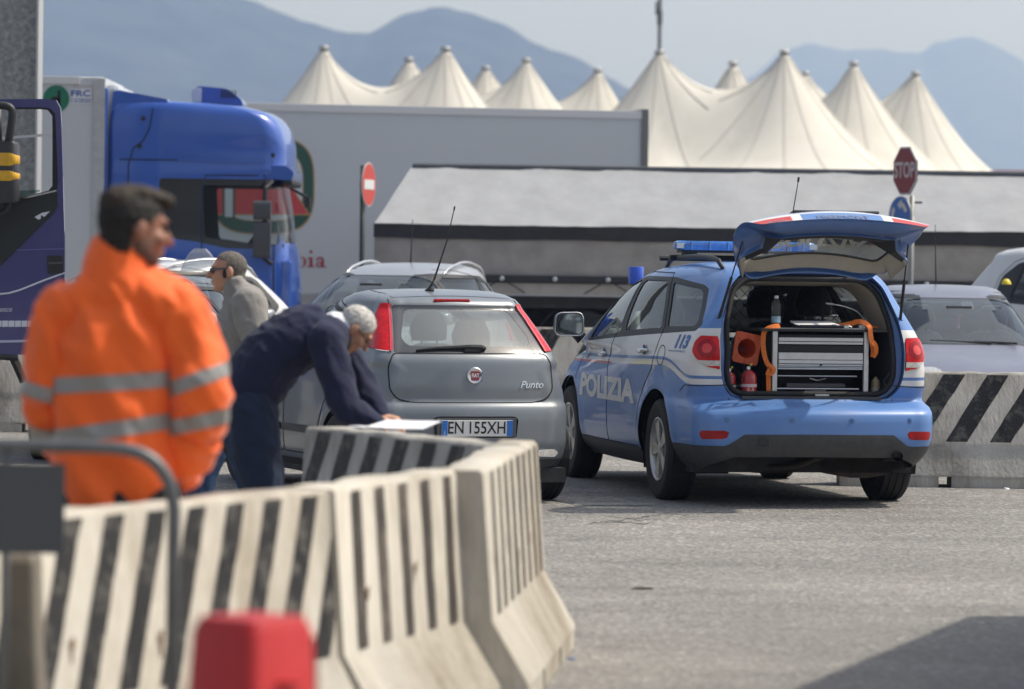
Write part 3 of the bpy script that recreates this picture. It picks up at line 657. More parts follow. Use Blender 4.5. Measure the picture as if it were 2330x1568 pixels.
sheet('eave_band', [(x0 - .01, x1, lerp(-.06, -.075, t), lerp(zb1, ze + .012, t)) for t in np.linspace(0, 1, 5)], bandk, .012)
sheet('side_sheet', [(x0, x1, -.03, lerp(zs_ - .05, zb1 + .05, t)) for t in np.linspace(0, 1, 8)], tarp_d, .016)
obj('lower_strap', box(((x0 + x1) / 2, -.075, T(1600, 640).z), (x1 - x0, .03, .095)), bandk, tl)
z2, z3 = T(1600, 650).z, T(1600, 676).z
obj('side_board', box(((x0 + x1) / 2, -.02, (z2 + z3) / 2), (x1 - x0 - .02, .05, z2 - z3)), mat('pale side board', (.42, .39, .35), .7, var=.15, scale=4, dirt=.4), tl)
obj('bed', box(((x0 + x1) / 2, 1.3, (z3 + zs_) / 2), (x1 - x0 - .05, 2.5, zs_ - z3 - .02)), dark, tl)
for k in range(14):
    xx = lerp(x0 + .3, x1 - .3, k / 13); obj('tie_ring', lathe([(.02, 0), (.035, .01), (.035, .02), (.02, .03)], 10, Matrix.Translation((xx, -.105, T(1600, 640).z)) @ Matrix.Rotation(math.pi / 2, 4, 'X')), alu, tl)
    if k % 2 == 0: obj('strap', tube([(xx, -.1, T(1600, 640).z), (xx - .32, -.08, z3 + .02)], .009, 5), dark, tl); obj('strap', tube([(xx, -.1, T(1600, 640).z), (xx + .32, -.08, z3 + .02)], .009, 5), dark, tl)
obj('chassis', [box(((x0 + x1) / 2, .75, .93), (x1 - x0 - .3, .12, .3)), box(((x0 + x1) / 2, 1.85, .93), (x1 - x0 - .3, .12, .3)), box(((x0 + x1) / 2, .1, z3 - .1), (x1 - x0 - .1, .1, .16))], dark, tl)
cw = T(1330, 720).x
for xx in (cw, cw + 1.35, x1 - 2.2, x1 - .9): 
    for yy in (.16, 2.36): truck_wheel(tl, (xx, yy, .53), .53)
    obj('mudguard', tube([(xx + .66 * math.cos(a), .16, .56 + .62 * math.sin(a)) for a in np.linspace(.15, math.pi - .15, 16)], .02, 6), blackp, tl)
obj('tool_box', box((cw - 1.15, .25, .72), (.55, .5, .5)), mat('toolbox', (.1, .085, .07), .6, dirt=.6), tl, bev=.02)
obj('marker_lamp', box((cw - 1.05, -.02, z3 - .17), (.12, .03, .06)), mat('amber lens', (.5, .2, .05), .3), tl)
obj('mud_flap', box((cw - .75, .25, .55), (.03, .5, .6)), blackp, tl)
# ================================================================ signs, column
steel = mat('galvanised steel', (.30, .31, .305), .5, metal=.3, var=.4, scale=16, rvar=.15)
gpost = mat('green grey pole', (.03, .045, .045), .5, metal=.3, dirt=.4)
def pole_sign(name, label, px, top_y, Y, r=.035, m=gpost): 
    b = at(px, 600, Y); t = thing(name, label, 'sign', (b.x, Y, 0)); zt = at(px, top_y, Y).z
    obj('pole', tube([(0, 0, 0), (0, 0, zt)], r, 12), m, t, smooth=True); return t, (lambda x, y: at(x, y, Y) - Vector((b.x, Y, 0)))
def disc(name, c, r, m, parent, rz, n=40, d=.012, rot=0):
    M = Matrix.Translation(c) @ Matrix.Rotation(rz, 4, 'Z') @ Matrix.Rotation(math.pi / 2, 4, 'X')
    return obj(name, prism([(r * math.cos(2 * math.pi * i / n + rot), r * math.sin(2 * math.pi * i / n + rot)) for i in range(n)], d, M), m, parent, bev=0)
signred = mat('sign red', (.5, .045, .03), .45); signwhite = mat('sign white', (.62, .63, .63), .45); stopred = mat('stop sign red', (.20, .012, .022), .45); signblue = mat('sign blue', (.035, .13, .42), .45)
t, fn = pole_sign('no_entry_sign', 'round red no entry sign on a dark post', 823, 376, 55.5 - 2)
c = fn(833, 420); ang = R_(74)
disc('plate', c + Vector((.02, 0, 0)), .30, mat('sign back', (.2, .2, .21), .5, metal=.5), t, ang); nd = Vector((math.sin(ang), -math.cos(ang), 0))
disc('rim', c + Vector((.02, 0, 0)) + nd * .014, .297, signwhite, t, ang, d=.003); disc('red_disc', c + Vector((.02, 0, 0)) + nd * .019, .283, signred, t, ang, d=.003)
obj('white_bar', box(c + Vector((.02, 0, 0)) + nd * .025, (.43, .003, .13), ang), signwhite, t)
obj('clamp', box(c + Vector((-.04, 0, 0)), (.1, .06, .05)), steel, t)
YS = 49.5
t, fn = pole_sign('stop_sign', 'dark red octagonal stop sign above a round blue arrow sign', 2073, 445, YS, .032, mat('sign pole grey', (.24, .25, .25), .5, metal=.4))
c = fn(2061, 389); ang = -R_(67); nd = Vector((math.sin(ang), -math.cos(ang), 0)); c = c + Vector((0, -.05, 0))
disc('plate', c, .325, mat('sign back', (.2, .2, .21)), t, ang, 8, .015, math.pi / 8); disc('rim', c + nd * .017, .322, signwhite, t, ang, 8, .003, math.pi / 8); disc('red_face', c + nd * .022, .303, stopred, t, ang, 8, .003, math.pi / 8)
obj('lettering', tf(text_mesh('STOP', .27, bold=.006, xs=.82), basis(c + nd * .0275, (math.cos(ang), math.sin(ang), 0), (0, 0, 1))), mat('stop lettering', (.5, .45, .46), .5), t)
c2 = fn(2049, 492) + Vector((0, -.05, 0)); a2 = -R_(62); n2 = Vector((math.sin(a2), -math.cos(a2), 0))
disc('blue_plate', c2, .25, mat('sign back', (.2, .2, .21)), t, a2); disc('blue_rim', c2 + n2 * .014, .247, signwhite, t, a2, d=.003); disc('blue_face', c2 + n2 * .018, .24, signblue, t, a2, d=.003)
M2 = basis(c2 + n2 * .0235, (math.cos(a2), math.sin(a2), 0), (0, 0, 1))
for a0 in (20, 140, 260):
    pts = [(r * math.cos(R_(a)), r * math.sin(R_(a))) for r, a in [(.185, a0), (.185, a0 + 15), (.185, a0 + 30), (.185, a0 + 45), (.185, a0 + 55), (.225, a0 + 55), (.15, a0 + 88), (.085, a0 + 55), (.125, a0 + 55), (.125, a0 + 40), (.125, a0 + 20), (.125, a0)]]
    obj('arrow', prism(pts, .002, M2), mat('arrow white', (.55, .52, .5), .5), t)
obj('bracket', box(fn(2082, 461), (.18, .02, .025)), gpost, t)
YC = 44.0
ca, cb = at(-62, 600, YC), at(86, 600, YC); t = thing('steel_column', 'tall mottled galvanised steel column at the left edge', 'column', ((ca.x + cb.x) / 2, YC, 0))
wc = cb.x - ca.x
obj('web', box((-.02, .03, 5), (wc - .04, .05, 10)), steel, t); obj('flange', box((wc / 2 - .012, .03, 5), (.024, .42, 10)), mat('bright flange', (.5, .5, .5), .45, metal=.4), t); obj('flange', box((-wc / 2 + .01, .03, 5), (.024, .42, 10)), steel, t)
obj('base_plate', box((0, .03, .02), (wc + .2, .6, .04)), steel, t)
bc = at(1447, 628, 36.0)
t = thing('beacon_post', 'blue cylindrical beacon standing behind the police car roof', 'beacon', (bc.x, 36.0, 0))
obj('post', tube([(0, 0, 0), (0, 0, bc.z - .06)], .045, 12), steel, t, smooth=True)
obj('lens', lathe([(.066, bc.z - .07), (.07, bc.z - .05), (.07, bc.z + .075), (.066, bc.z + .084), (.0, bc.z + .086)], 24, cap=False), mat('blue lens', (.02, .09, .6), .2, coat=.5), t, auto=40)
# made-up cabin-like block added out of frame to cast shade on the near road
e0 = Vector((4.22, 19.6, 0)); dr = Vector((-1.12, -3.5, 0)).normalized(); t = thing('shade_block', 'made-up plain block added just right of the frame to shade the near road', 'shade block', e0, math.atan2(dr.y, dr.x))
obj('wall', box((3.0, 1.1, 1.45), (6.0, 2.2, 2.7)), whitep, t, bev=.02); obj('roof', box((3.0, 1.1, 2.9), (6.0, 2.2, .2)), greyp, t); obj('window', box((3.0, 1.1, 1.6), (4.6, 2.23, .9)), mat('shade block glass', (.02, .03, .035), .1), t); obj('plinth', box((3.0, 1.1, .05), (6.2, 2.4, .1)), c_grey, t)
# ================================================================ cars
def paint(name, col, metal=.0, flake=.04, rough=.32): return mat(name, col, rough, metal, var=flake, scale=1.6, coat=.7, dirt=.16, dcol=(.3, .28, .25), dscale=2.5, rvar=.05)
g_car = glass('car glass', (.56, .62, .62), 1.5); g_clear = glass('clear glass', (.72, .77, .75), 1.45); g_priv = glass('privacy glass', (.3, .34, .36), 1.55)
g_ws = glass('windscreen glass', (.6, .66, .66), 1.5, haze=.12, hcol=(.5, .54, .55))
trim_d = mat('dark cabin trim', (.028, .029, .031), .8, var=.2, scale=20); seatm = mat('charcoal seat cloth', (.022, .023, .026), .95, var=.25, scale=40, sheen=.2)
beige = mat('beige cabin trim', (.40, .365, .30), .8, var=.05, scale=6); gap = mat('panel gap', (.008, .008, .009), .8)
chrome = mat('chrome', (.7, .7, .71), .12, metal=1); redlens = mat('red lamp lens', (.56, .006, .010), .2, coat=.25, spec=.3, var=.25, scale=30); redlens2 = mat('red lamp lens deep', (.33, .003, .006), .2, coat=.3, spec=.3, var=.3, scale=60)
clearlens = mat('clear lamp lens', (.6, .58, .55), .15, metal=.3, coat=1, var=.3, scale=60); mirr = mat('mirror glass', (.5, .52, .52), .04, metal=1)
rimm = mat('alloy rim', (.58, .58, .57), .35, metal=.75, var=.12, scale=14, dirt=.35, dcol=(.12, .1, .08), dscale=9)
def wheel(parent, c, r, wd, sgn, rr=.64, spokes=5, m=rimm):
    M = Matrix.Translation(c) @ Matrix.Rotation(sgn * math.pi / 2, 4, 'Y')      # local z points outwards
    h = obj('wheel', lathe([(.02, -wd * .42), (r * rr, -wd * .42), (r * rr, .0), (r * rr * .96, wd * .1), (.02, wd * .1)], 30, M), mat('brake shadow', (.012, .012, .012), .9), parent, auto=40)
    pf = [(r * rr, -wd * .45), (r * .8, -wd * .5), (r * .93, -wd * .49), (r * .985, -wd * .42)]
    for k in (-.28, -.05, .18): pf += [(r, k * wd - .03), (r, k * wd), (r - .009, k * wd + .001), (r - .009, k * wd + .012), (r, k * wd + .013)]
    pf += [(r, wd * .36), (r * .985, wd * .42), (r * .93, wd * .49), (r * .84, wd * .5), (r * .8, wd * .49), (r * (rr + .03), wd * .46), (r * rr, wd * .42)]
    obj('tyre', lathe(pf, 56, M, cap=False), rubber, h, auto=30)
    rim = [lathe([(r * rr, wd * .46), (r * (rr - .03), wd * .47), (r * (rr - .06), wd * .40), (r * (rr - .07), wd * .05)], 48, M, cap=False), lathe([(r * .17, wd * .2), (r * .17, wd * .36), (r * .13, wd * .4), (.0, wd * .41)], 20, M, cap=False)]
    for k in range(spokes):
        a = 2 * math.pi * k / spokes + .3
        for da in (-.13, .13):
            ri, ro = r * .12, r * (rr - .04); u = Vector((math.cos(a + da * .5), math.sin(a + da * .5), 0)); v = Vector((math.cos(a + da * 1.15), math.sin(a + da * 1.15), 0)); s = Vector((-math.sin(a), math.cos(a), 0))
            p = [u * ri - s * .02, u * ri + s * .02, v * ro + s * .026, v * ro - s * .026]
            rim.append(tf(box6([q + Vector((0, 0, wd * .28)) for q in p] + [p[0] + Vector((0, 0, wd * .40)), p[1] + Vector((0, 0, wd * .40)), p[2] + Vector((0, 0, wd * .42)), p[3] + Vector((0, 0, wd * .42))]), M))
    obj('rim', rim, m, h, auto=35); return h
def seat(parent, c, m=seatm, w_=.5, back=.62, head=True, rx=.2):
    M = Matrix.Translation(c) @ Matrix.Rotation(rx, 4, 'X').inverted()
    def slab(hw, y0, y1, z0, z1, n=8):
        rings = []
        for z, k in ((z0, .92), (z0 + .06, 1), ((z0 + z1) / 2, 1), (z1 - .08, .93), (z1 - .02, .75), (z1, .5)):
            rings.append([(x * hw * k, y, z) for x, y in [(-1, (y0 + y1) / 2 - .02), (-.9, y0), (.9, y0), (1, (y0 + y1) / 2 - .02), (1, (y0 + y1) / 2 + .02), (.9, y1), (-.9, y1), (-1, (y0 + y1) / 2 + .02)]])
        return tf(loft(rings), M)
    s = obj('seat', [slab(w_ / 2, -.07, .06, .1, .1 + back), box((c[0], c[1] + .25, c[2] + .08), (w_, .5, .18))], m, parent, smooth=True)
    if head:
        obj('headrest', slab(.14, -.045, .045, .1 + back + .04, .1 + back + .25), m, s, smooth=True)
        for sx in (-.06, .06): obj('headrest_post', tf(tube([(sx, 0, back), (sx, 0, back + .2)], .007, 6), M), chrome, s)
    return s
def car(name, label, cat, tab, pm, loc, head, wb, r, wd, track, dlo=None, wins=(), screen=None, rearw=None, flares=True, arch=None, doors=(), sill=.33, nseat=(), dz=.03, NS=120, crown=.015, floor=.2, gw=g_car, gs=None, group=None, spokes=5, famp=.012, nroof=10, cladding=None, grs=()):
    t = thing(name, label, cat, loc, head, group); ar = arch or r + .055
    sh, n = car_shell(tab, dz, NS, nroof=nroof, crown=crown, flares=[(0, r), (wb, r)] if flares else (), fr=ar, famp=famp)
    bvh = sh.bvh()
    for yc in (0, wb):
        f = lambda P, yc=yc: np.hypot(P[:, 1] - yc, P[:, 2] - r) - ar
        sh.region('hole', f, lambda V, yc=yc: (np.abs(V[:, 0]) > .45) & (np.abs(V[:, 1] - yc) < ar + .3) & (V[:, 2] < r + ar + .2))
    return t, sh, bvh, ar
def finish(t, sh, pm, liner=('body',), lm=None, name='body'):
    b = sh.make(name, ['body'], pm, t)
    labs = [l for l in set(sh.lab) if l.startswith(liner)]
    sh.make('inner_lining', labs, lm or trim_d, t, off=-.035, flip=True)
    return b
def underbody(t, wb, r, track, wd, y0, y1, hw, z=.22, ar=.42, sp=5):
    obj('floor_pan', [box((0, (y0 + y1) / 2, z + .03), (hw * 1.72, y1 - y0, .1))], dark, t)
    for yc in (0, wb):
        for sg in (-1, 1):
            pts = [(sg * (hw * .995 - .03), yc + (ar + .01) * math.cos(a), r + (ar + .01) * math.sin(a)) for a in np.linspace(-.35, math.pi + .35, 22)]; inn = [(sg * hw * .52, y, z_) for _, y, z_ in pts]
            obj('wheel_arch', (pts + inn, [(i, i + 1, 23 + i, 22 + i) for i in range(21)] + [tuple(range(22, 44))]), mat('arch liner', (.01, .01, .011), .9), t)
            wheel(t, (sg * track / 2, yc, r), r, wd, sg, spokes=sp)
    obj('axle', tube([(-track / 2, 0, r - .02), (track / 2, 0, r - .02)], .045, 8), dark, t)
# ---------------------------------------------------------------- police car
FL = Vector((1.94, 28.6, 0)); FH = R_(12.0)
FT = [(.22, -.80, 3.62, .80, .22, .40, .10, .10, .06), (.30, -.98, 3.75, .885, .22, .42, .09, .10, .10), (.40, -1.055, 3.80, .925, .20, .42, .07, .10, .12), (.50, -1.085, 3.82, .938, .18, .42, .06, .10, .13), (.60, -1.085, 3.81, .94, .17, .42, .06, .10, .13), (.67, -1.07, 3.78, .94, .16, .42, .062, .10, .13),
      (.705, -1.02, 3.77, .94, .16, .42, .065, .10, .13), (.73, -.905, 3.76, .94, .15, .42, .068, .10, .12), (.75, -.85, 3.75, .938, .15, .42, .07, .10, .11), (.85, -.912, 3.66, .938, .15, .42, .07, .11, .14), (.95, -.945, 3.45, .935, .15, .42, .072, .13, .16), (1.02, -.948, 3.12, .93, .15, .45, .075, .13, .16), (1.08, -.94, 2.92, .925, .15, .22, .076, .06, .15),
      (1.13, -.928, 2.76, .915, .15, .22, .078, .06, .15), (1.19, -.907, 2.62, .90, .15, .22, .082, .06, .14), (1.30, -.868, 2.40, .862, .15, .22, .10, .06, .13), (1.40, -.828, 2.20, .818, .15, .22, .115, .06, .12), (1.50, -.782, 1.98, .772, .15, .22, .12, .06, .12), (1.58, -.735, 1.76, .728, .15, .22, .12, .06, .11),
      (1.64, -.675, 1.52, .678, .16, .22, .12, .06, .10), (1.68, -.58, 1.26, .605, .17, .22, .11, .06, .10), (1.705, -.44, .96, .50, .2, .22, .08, .06, .08)]
car_o, sh, bvh, ar = car('police_car', 'pale blue and white police car with its rear hatch wide open', 'car', FT, None, FL, FH, 2.89, .362, .225, 1.60, arch=.435, dz=.025, NS=170, famp=.018)
P = car_o
DLO = [(2.46, 1.085), (2.16, 1.34), (1.96, 1.485), (1.68, 1.57), (1.3, 1.605), (.3, 1.60), (-.34, 1.55), (-.46, 1.52), (-.50, 1.47), (-.70, 1.27), (-.655, 1.225), (.0, 1.195), (1.15, 1.145)]
FRONTW = rpoly([(2.30, 1.115), (2.02, 1.36), (1.85, 1.485), (1.62, 1.55), (1.36, 1.575), (1.20, 1.18)], .03)
REARW = rpoly([(1.06, 1.195), (1.20, 1.575), (.42, 1.57), (.10, 1.235)], .03)
QW = rpoly([(-.03, 1.245), (.27, 1.56), (-.30, 1.525), (-.41, 1.485), (-.60, 1.285), (-.57, 1.258)], .03)
sh.side('dlo', rpoly(DLO, .02), .3)
for nm, pg in (('win_front', FRONTW), ('win_rear', REARW), ('win_quarter', QW)):
    for sg in (-1, 1): sh.side(nm + ('L' if sg < 0 else 'R'), pg, .3, sg, ('dlo',))
GATE = [(-.45, 1.655), (.45, 1.655), (.56, 1.55), (.64, 1.33), (.672, 1.17), (.668, .93), (.64, .83), (.57, .757), (-.57, .757), (-.64, .83), (-.668, .93), (-.672, 1.17), (-.64, 1.33), (-.56, 1.55)]
gate = rpoly(GATE, .05)
HGL = rpoly([(-.56, 1.285), (.56, 1.285), (.53, 1.37), (.455, 1.53), (-.455, 1.53), (-.53, 1.37)], .05)
sh.rear('gate', gate, -.3)
sh.rear('gate_glass', HGL, -.3, ('gate',))
def lampf(V):
    x, y, z = np.abs(V[:, 0]), V[:, 1], V[:, 2]; edge = np.interp(z, [.95, 1.17, 1.25], [.675, .679, .66])
    return np.maximum.reduce([.958 - z, z - 1.192 - .02 * np.clip(x - .8, -.2, .2), edge - x, y + .73 + .9 * np.clip(1.09 - z, 0, .2) + .6 * np.clip(z - 1.15, 0, .1)])
for sg in (-1, 1):
    S_ = 'LR'[sg > 0]; sh.region('lamp' + S_, lampf, lambda V, sg=sg: (V[:, 0] * sg > .5) & (V[:, 1] < -.3)); n_ = np.array([sg * .45, -.9]) / 1.006; uu = lambda V, n_=n_, sg=sg: (V[:, 0] - sg * .80) * -n_[1] + (V[:, 1] + .89) * n_[0]; al = lambda V: np.ones(len(V), bool)
    sh.region('bowl' + S_, lambda V: np.hypot(uu(V), V[:, 2] - 1.105) - .064, al, ('lamp' + S_,)); sh.region('bulb' + S_, lambda V: np.hypot(uu(V), V[:, 2] - 1.105) - .034, al, ('bowl' + S_,)); sh.region('clear' + S_, lambda V: np.maximum.reduce([np.abs(V[:, 2] - 1.004) - .019, np.abs(uu(V) - .0) - .115]), al, ('lamp' + S_,))
def clad(V):
    x, y, z = np.abs(V[:, 0]), V[:, 1], V[:, 2]
    zz = np.where(y < -.35, np.where(y < -.75, np.interp(x, [.0, .54, .66, 2], [.518, .515, .432, .432]), .432), .352); zz = np.where((y > .3) | (y < -.35), zz, .3)
    return z - zz
sh.region('clad', clad, lambda V: V[:, 2] < .6)
sh.region('hole', lambda V: np.maximum.reduce([V[:, 2] - np.interp(np.abs(V[:, 0]), [0, .6, .74, .8], [.362, .355, .30, .2]), V[:, 1] + .45]), lambda V: V[:, 2] < .55, ('clad', 'body'))
FD = [(2.66, .36), (2.70, .92), (2.56, 1.07), (2.22, 1.37), (2.0, 1.52), (1.70, 1.61), (1.27, 1.64), (1.22, 1.25), (1.37, 1.1), (1.465, .95), (1.46, .36)]
RD = [(1.46, .36), (1.465, .95), (1.37, 1.1), (1.22, 1.25), (1.27, 1.635), (.40, 1.63), (.02, 1.235), (.09, 1.07), (.15, .93), (.38, .78), (.49, .60), (.52, .36)]
for nm, pg in (('doorF', FD), ('doorB', RD)):
    for sg in (-1, 1): sh.side(nm + 'LR'[sg > 0], pg, .3, sg)
for sg_ in (0,):
    for sg in (-1, 1): sh.rear('refl' + 'LR'[sg > 0], rpoly([(sg * .665, .482), (sg * .835, .478), (sg * .84, .538), (sg * .64, .54)], .012), -.5)
# windscreen
sh.front('screen', rpoly([(-.72, 1.12), (.72, 1.12), (.56, 1.61), (-.56, 1.61)], .08), 1.4, ('body', 'dlo'), 1.09)
# livery paint
def livery(gate_=False):
    m = bpy.data.materials.new('police hatch livery' if gate_ else 'police livery'); m.use_nodes = True; n = m.node_tree.nodes; l = m.node_tree.links; b = n['Principled BSDF']
    tc = n.new('ShaderNodeTexCoord'); sp = n.new('ShaderNodeSeparateXYZ'); l.new(tc.outputs['Object'], sp.inputs[0]); X, Y, Z = sp.outputs
    def mth(op, a, c=None, d=None):
        k = n.new('ShaderNodeMath'); k.operation = op
        for i, v in enumerate((a, c, d)):
            if v is None: continue
            if hasattr(v, 'links'): l.new(v, k.inputs[i])
            else: k.inputs[i].default_value = v
        return k.outputs[0]
    def curve(y0, y1, z0, z1, pts):
        mr = n.new('ShaderNodeMapRange'); mr.inputs[1].default_value = y0; mr.inputs[2].default_value = y1; l.new(Y, mr.inputs[0])
        r = n.new('ShaderNodeValToRGB'); r.color_ramp.interpolation = 'EASE' if False else 'LINEAR'; e = r.color_ramp.elements
        while len(e) > 1: e.remove(e[-1])
        v = (pts[0][1] - z0) / (z1 - z0); e[0].position = (pts[0][0] - y0) / (y1 - y0); e[0].color = (v, v, v, 1)
        for y, z in pts[1:]:
            q = e.new((y - y0) / (y1 - y0)); v = (z - z0) / (z1 - z0); q.color = (v, v, v, 1)
        s = n.new('ShaderNodeSeparateColor'); l.new(r.outputs[0], s.inputs[0]); l.new(mr.outputs[0], r.inputs[0])
        return mth('MULTIPLY_ADD', s.outputs[0], z1 - z0, z0)
    low = curve(-1.2, 3.3, .8, 1.3, [(-1.2, .852), (-.93, .852), (-.92, .852), (-.74, .853), (-.64, .862), (-.55, .882), (-.40, .928), (-.30, .952), (-.20, .966), (-.1, .97), (.3, .965), (1.5, .942), (3.05, .925), (3.3, .92)])
    belt = curve(-1.2, 3.3, .8, 1.3, [(-1.2, 1.22), (-.95, 1.225), (-.86, 1.25), (0, 1.225), (1.2, 1.165), (2.4, 1.10), (2.55, 1.08), (2.7, 1.03), (3.3, .95)])
    def band(a, c): return mth('MULTIPLY', mth('GREATER_THAN', Z, a), mth('LESS_THAN', Z, c))
    white = band(low, belt); ln0 = mth('ADD', low, .04); line = band(ln0, mth('ADD', low, .062)); front = mth('GREATER_THAN', Y, 1.35); red = mth('MULTIPLY', front, band(mth('SUBTRACT', low, .004), mth('ADD', low, .012))); grn = mth('MULTIPLY', mth('GREATER_THAN', Y, 2.05), line)
    def mix(f, a, c):
        k = n.new('ShaderNodeMixRGB'); l.new(f, k.inputs[0])
        for i, v in ((1, a), (2, c)):
            if hasattr(v, 'links'): l.new(v, k.inputs[i])
            else: k.inputs[i].default_value = (*v, 1)
        return k.outputs[0]
    c = mix(white, (.108, .23, .52), (.70, .70, .69)); c = mix(line, c, (.085, .19, .46)); c = mix(grn, c, (.12, .27, .25)); c = mix(red, c, (.6, .13, .09))
    # red corner marks on the hatch skin
    if gate_:
        ax = mth('ABSOLUTE', X); hr = mth('MULTIPLY', mth('MULTIPLY', mth('GREATER_THAN', ax, .36), band(.775, .835)), mth('LESS_THAN', Y, -.7)); gw = mth('MULTIPLY', mth('MULTIPLY', mth('GREATER_THAN', ax, .29), mth('LESS_THAN', ax, .668)), mth('MULTIPLY', mth('LESS_THAN', Y, -.6), band(.752, .86))); c = mix(gw, c, (.70, .70, .69)); c = mix(mth('MULTIPLY', hr, mth('LESS_THAN', ax, .668)), c, (.55, .05, .04))
    t = n.new('ShaderNodeTexNoise'); t.inputs['Scale'].default_value = 2.2; t.inputs['Detail'].default_value = 9; t.inputs['Roughness'].default_value = .68; l.new(tc.outputs['Object'], t.inputs[0])
    q = n.new('ShaderNodeMapRange'); q.inputs[1].default_value = .48; q.inputs[2].default_value = .8; q.inputs[4].default_value = .2; l.new(t.outputs['Fac'], q.inputs[0])
    c = mix(q.outputs[0], c, (.32, .31, .28))
    l.new(c, b.inputs['Base Color']); b.inputs['Roughness'].default_value = .4; b.inputs['Specular IOR Level'].default_value = .35; b.inputs['Coat Weight'].default_value = .4; b.inputs['Coat Roughness'].default_value = .05
    return m
liv = livery(); liv_g = livery(True); pblue = paint('police blue', (.115, .25, .56))
inn = paint('police blue jamb shade', (.055, .14, .38))  # body blue darkened to carry the shade inside the open hatch
finish(P, sh, liv, ('body', 'door', 'clad', 'dlo'))
for sg, S_ in ((-1, 'L'), (1, 'R')):
    for nm, wn in (('doorF', 'win_front'), ('doorB', 'win_rear')):
        d = sh.make('door', [nm + S_], liv, P); yh_, zh_ = ((1.68, 1.005) if nm == 'doorF' else (.37, 1.06))
        pth = []
        for k in np.linspace(-.11, .11, 9):
            p, q = on_side(bvh, yh_ + k, zh_ - k * .06, sg); pth.append(p + Vector((sg * (.014 + .018 * (1 - (k / .11) ** 2)), 0, 0)))
        obj('handle', tube(pth, [.010, .016, .018, .018, .018, .018, .018, .016, .010], 10), chrome, d, smooth=True)
        p, q = on_side(bvh, yh_, zh_, sg); obj('handle_cup', lathe([(.0, .0), (.045, .001), (.048, .004), (.03, .005), (0, .005)], 18, basis(p + Vector((sg * .001, 0, 0)), (0, 1, 0), (0, 0, 1)) if sg > 0 else basis(p - Vector((.001, 0, 0)), (0, -1, 0), (0, 0, 1)), cap=False), mat('blue cup', (.03, .07, .2), .4), d)
        sh.make('window', [wn + S_], g_car, d, off=-.006)
    sh.make('window', ['win_quarter' + S_], g_priv, P, off=-.006)
    l_ = sh.make('tail_lamp', ['lamp' + S_], redlens, P, off=.012)
    sh.make('lamp_bowl', ['bowl' + S_], redlens2, l_, off=.013); sh.make('lamp_core', ['bulb' + S_], mat('bright red lens', (.7, .03, .02), .1, coat=1), l_, off=.015); sh.make('reversing_lamp', ['clear' + S_], clearlens, l_, off=.013)
    sh.make('reflector', ['refl' + S_], redlens2, P, off=.002)
sh.make('bumper_cladding', ['clad'], greyp, P, off=.004); sh.make('window_surround', ['dlo'], blackp, P)
sh.make('windscreen', ['screen'], g_clear, P, off=-.004)
for sg in (-1, 1):
    for nm, pg in (('fd', FD), ('rd', RD)): groove('panel_gap', bvh, pg + pg[:1], sg, gap, P, .007, n=6)
    groove('panel_gap', bvh, [(-.52, .80), (-.62, .845), (-.80, .845), (-.865, .86), (-.88, .90), (-.88, .955)], sg, gap, P, .006)
    groove('door_crease', bvh, [(2.66, .475), (.55, .50)], sg, mat('crease shade', (.07, .16, .36), .4), P, .010, off=.0008)
groove('panel_gap', bvh, [(-.06 + .085 * math.cos(a), 1.04 + .072 * math.sin(a)) for a in np.linspace(0, 2 * math.pi, 15)], -1, gap, P, .005, n=3)
lett = mat('police lettering', (.70, .69, .66), .5, var=.08, scale=12)
s_ = text_mesh('POLIZIA', .225, bold=.011, xs=2.3, maxe=.05, space=1.0)
for sg in (-1, 1):
    o_d = obj('lettering', side_text(bvh, s_, 1.56, .745, sg), lett, P)
inkp = mat('livery blue ink', (.05, .15, .42), .5)
for sg in (-1, 1):
    obj('lettering', side_text(bvh, text_mesh('113', .125, bold=.006, shear=.25, xs=1.55, maxe=.04), -.45, 1.14, sg), inkp, P)
    obj('lettering', side_text(bvh, text_mesh('www.poliziadistato.it', .026, xs=1.7), -.40, 1.078, sg), inkp, P)
    obj('badge', side_text(bvh, text_mesh('I', .16, bold=.02, shear=.3, xs=1.9), 2.44, 1.02, sg), mat('violet badge', (.2, .22, .5), .4), P)
for x in (-.66, -.21, .22, .66):
    p, q = on_rear(bvh, x, .615); obj('parking_sensor', lathe([(.0, 0), (.017, 0), (.019, .002), (.014, .003), (0, .003)], 16, basis(p - Vector((0, .001, 0)), (1, 0, 0), (0, 0, 1)), cap=False), mat('sensor', (.08, .17, .38), .4), P); 
# mirrors
for sg in (-1, 1):
    c = Vector((sg * 1.045, 2.33, 1.215)); rg = []
    for k, yy in ((.55, .10), (.85, .085), (1.0, .03), (1.02, -.03), (1.0, -.045)): rg.append([(c.x + a * k, c.y + yy, c.z + b * k) for a, b in rpoly([(-.115, -.085), (.115, -.085), (.105, .095), (-.105, .09)], .05, 4)])
    mo = obj('wing_mirror', loft(rg), blackp, P, auto=50); obj('mirror_glass', prism(rpoly([(-.105, -.075), (.105, -.075), (.095, .085), (-.095, .08)], .045, 4), .004, basis(c + Vector((0, -.047, 0)), (1, 0, 0), (0, 0, 1))), mirr, mo)
    obj('mirror_rim', tube([(c.x + a, c.y - .046, c.z + b) for a, b in rpoly([(-.115, -.085), (.115, -.085), (.105, .095), (-.105, .09)], .05, 4)], .006, 6, closed=True), alu, mo)
    obj('mirror_arm', tube([c + Vector((-sg * .06, .02, -.06)), (sg * .93, 2.34, 1.105)], [.04, .05], 8), blackp, mo, smooth=True)
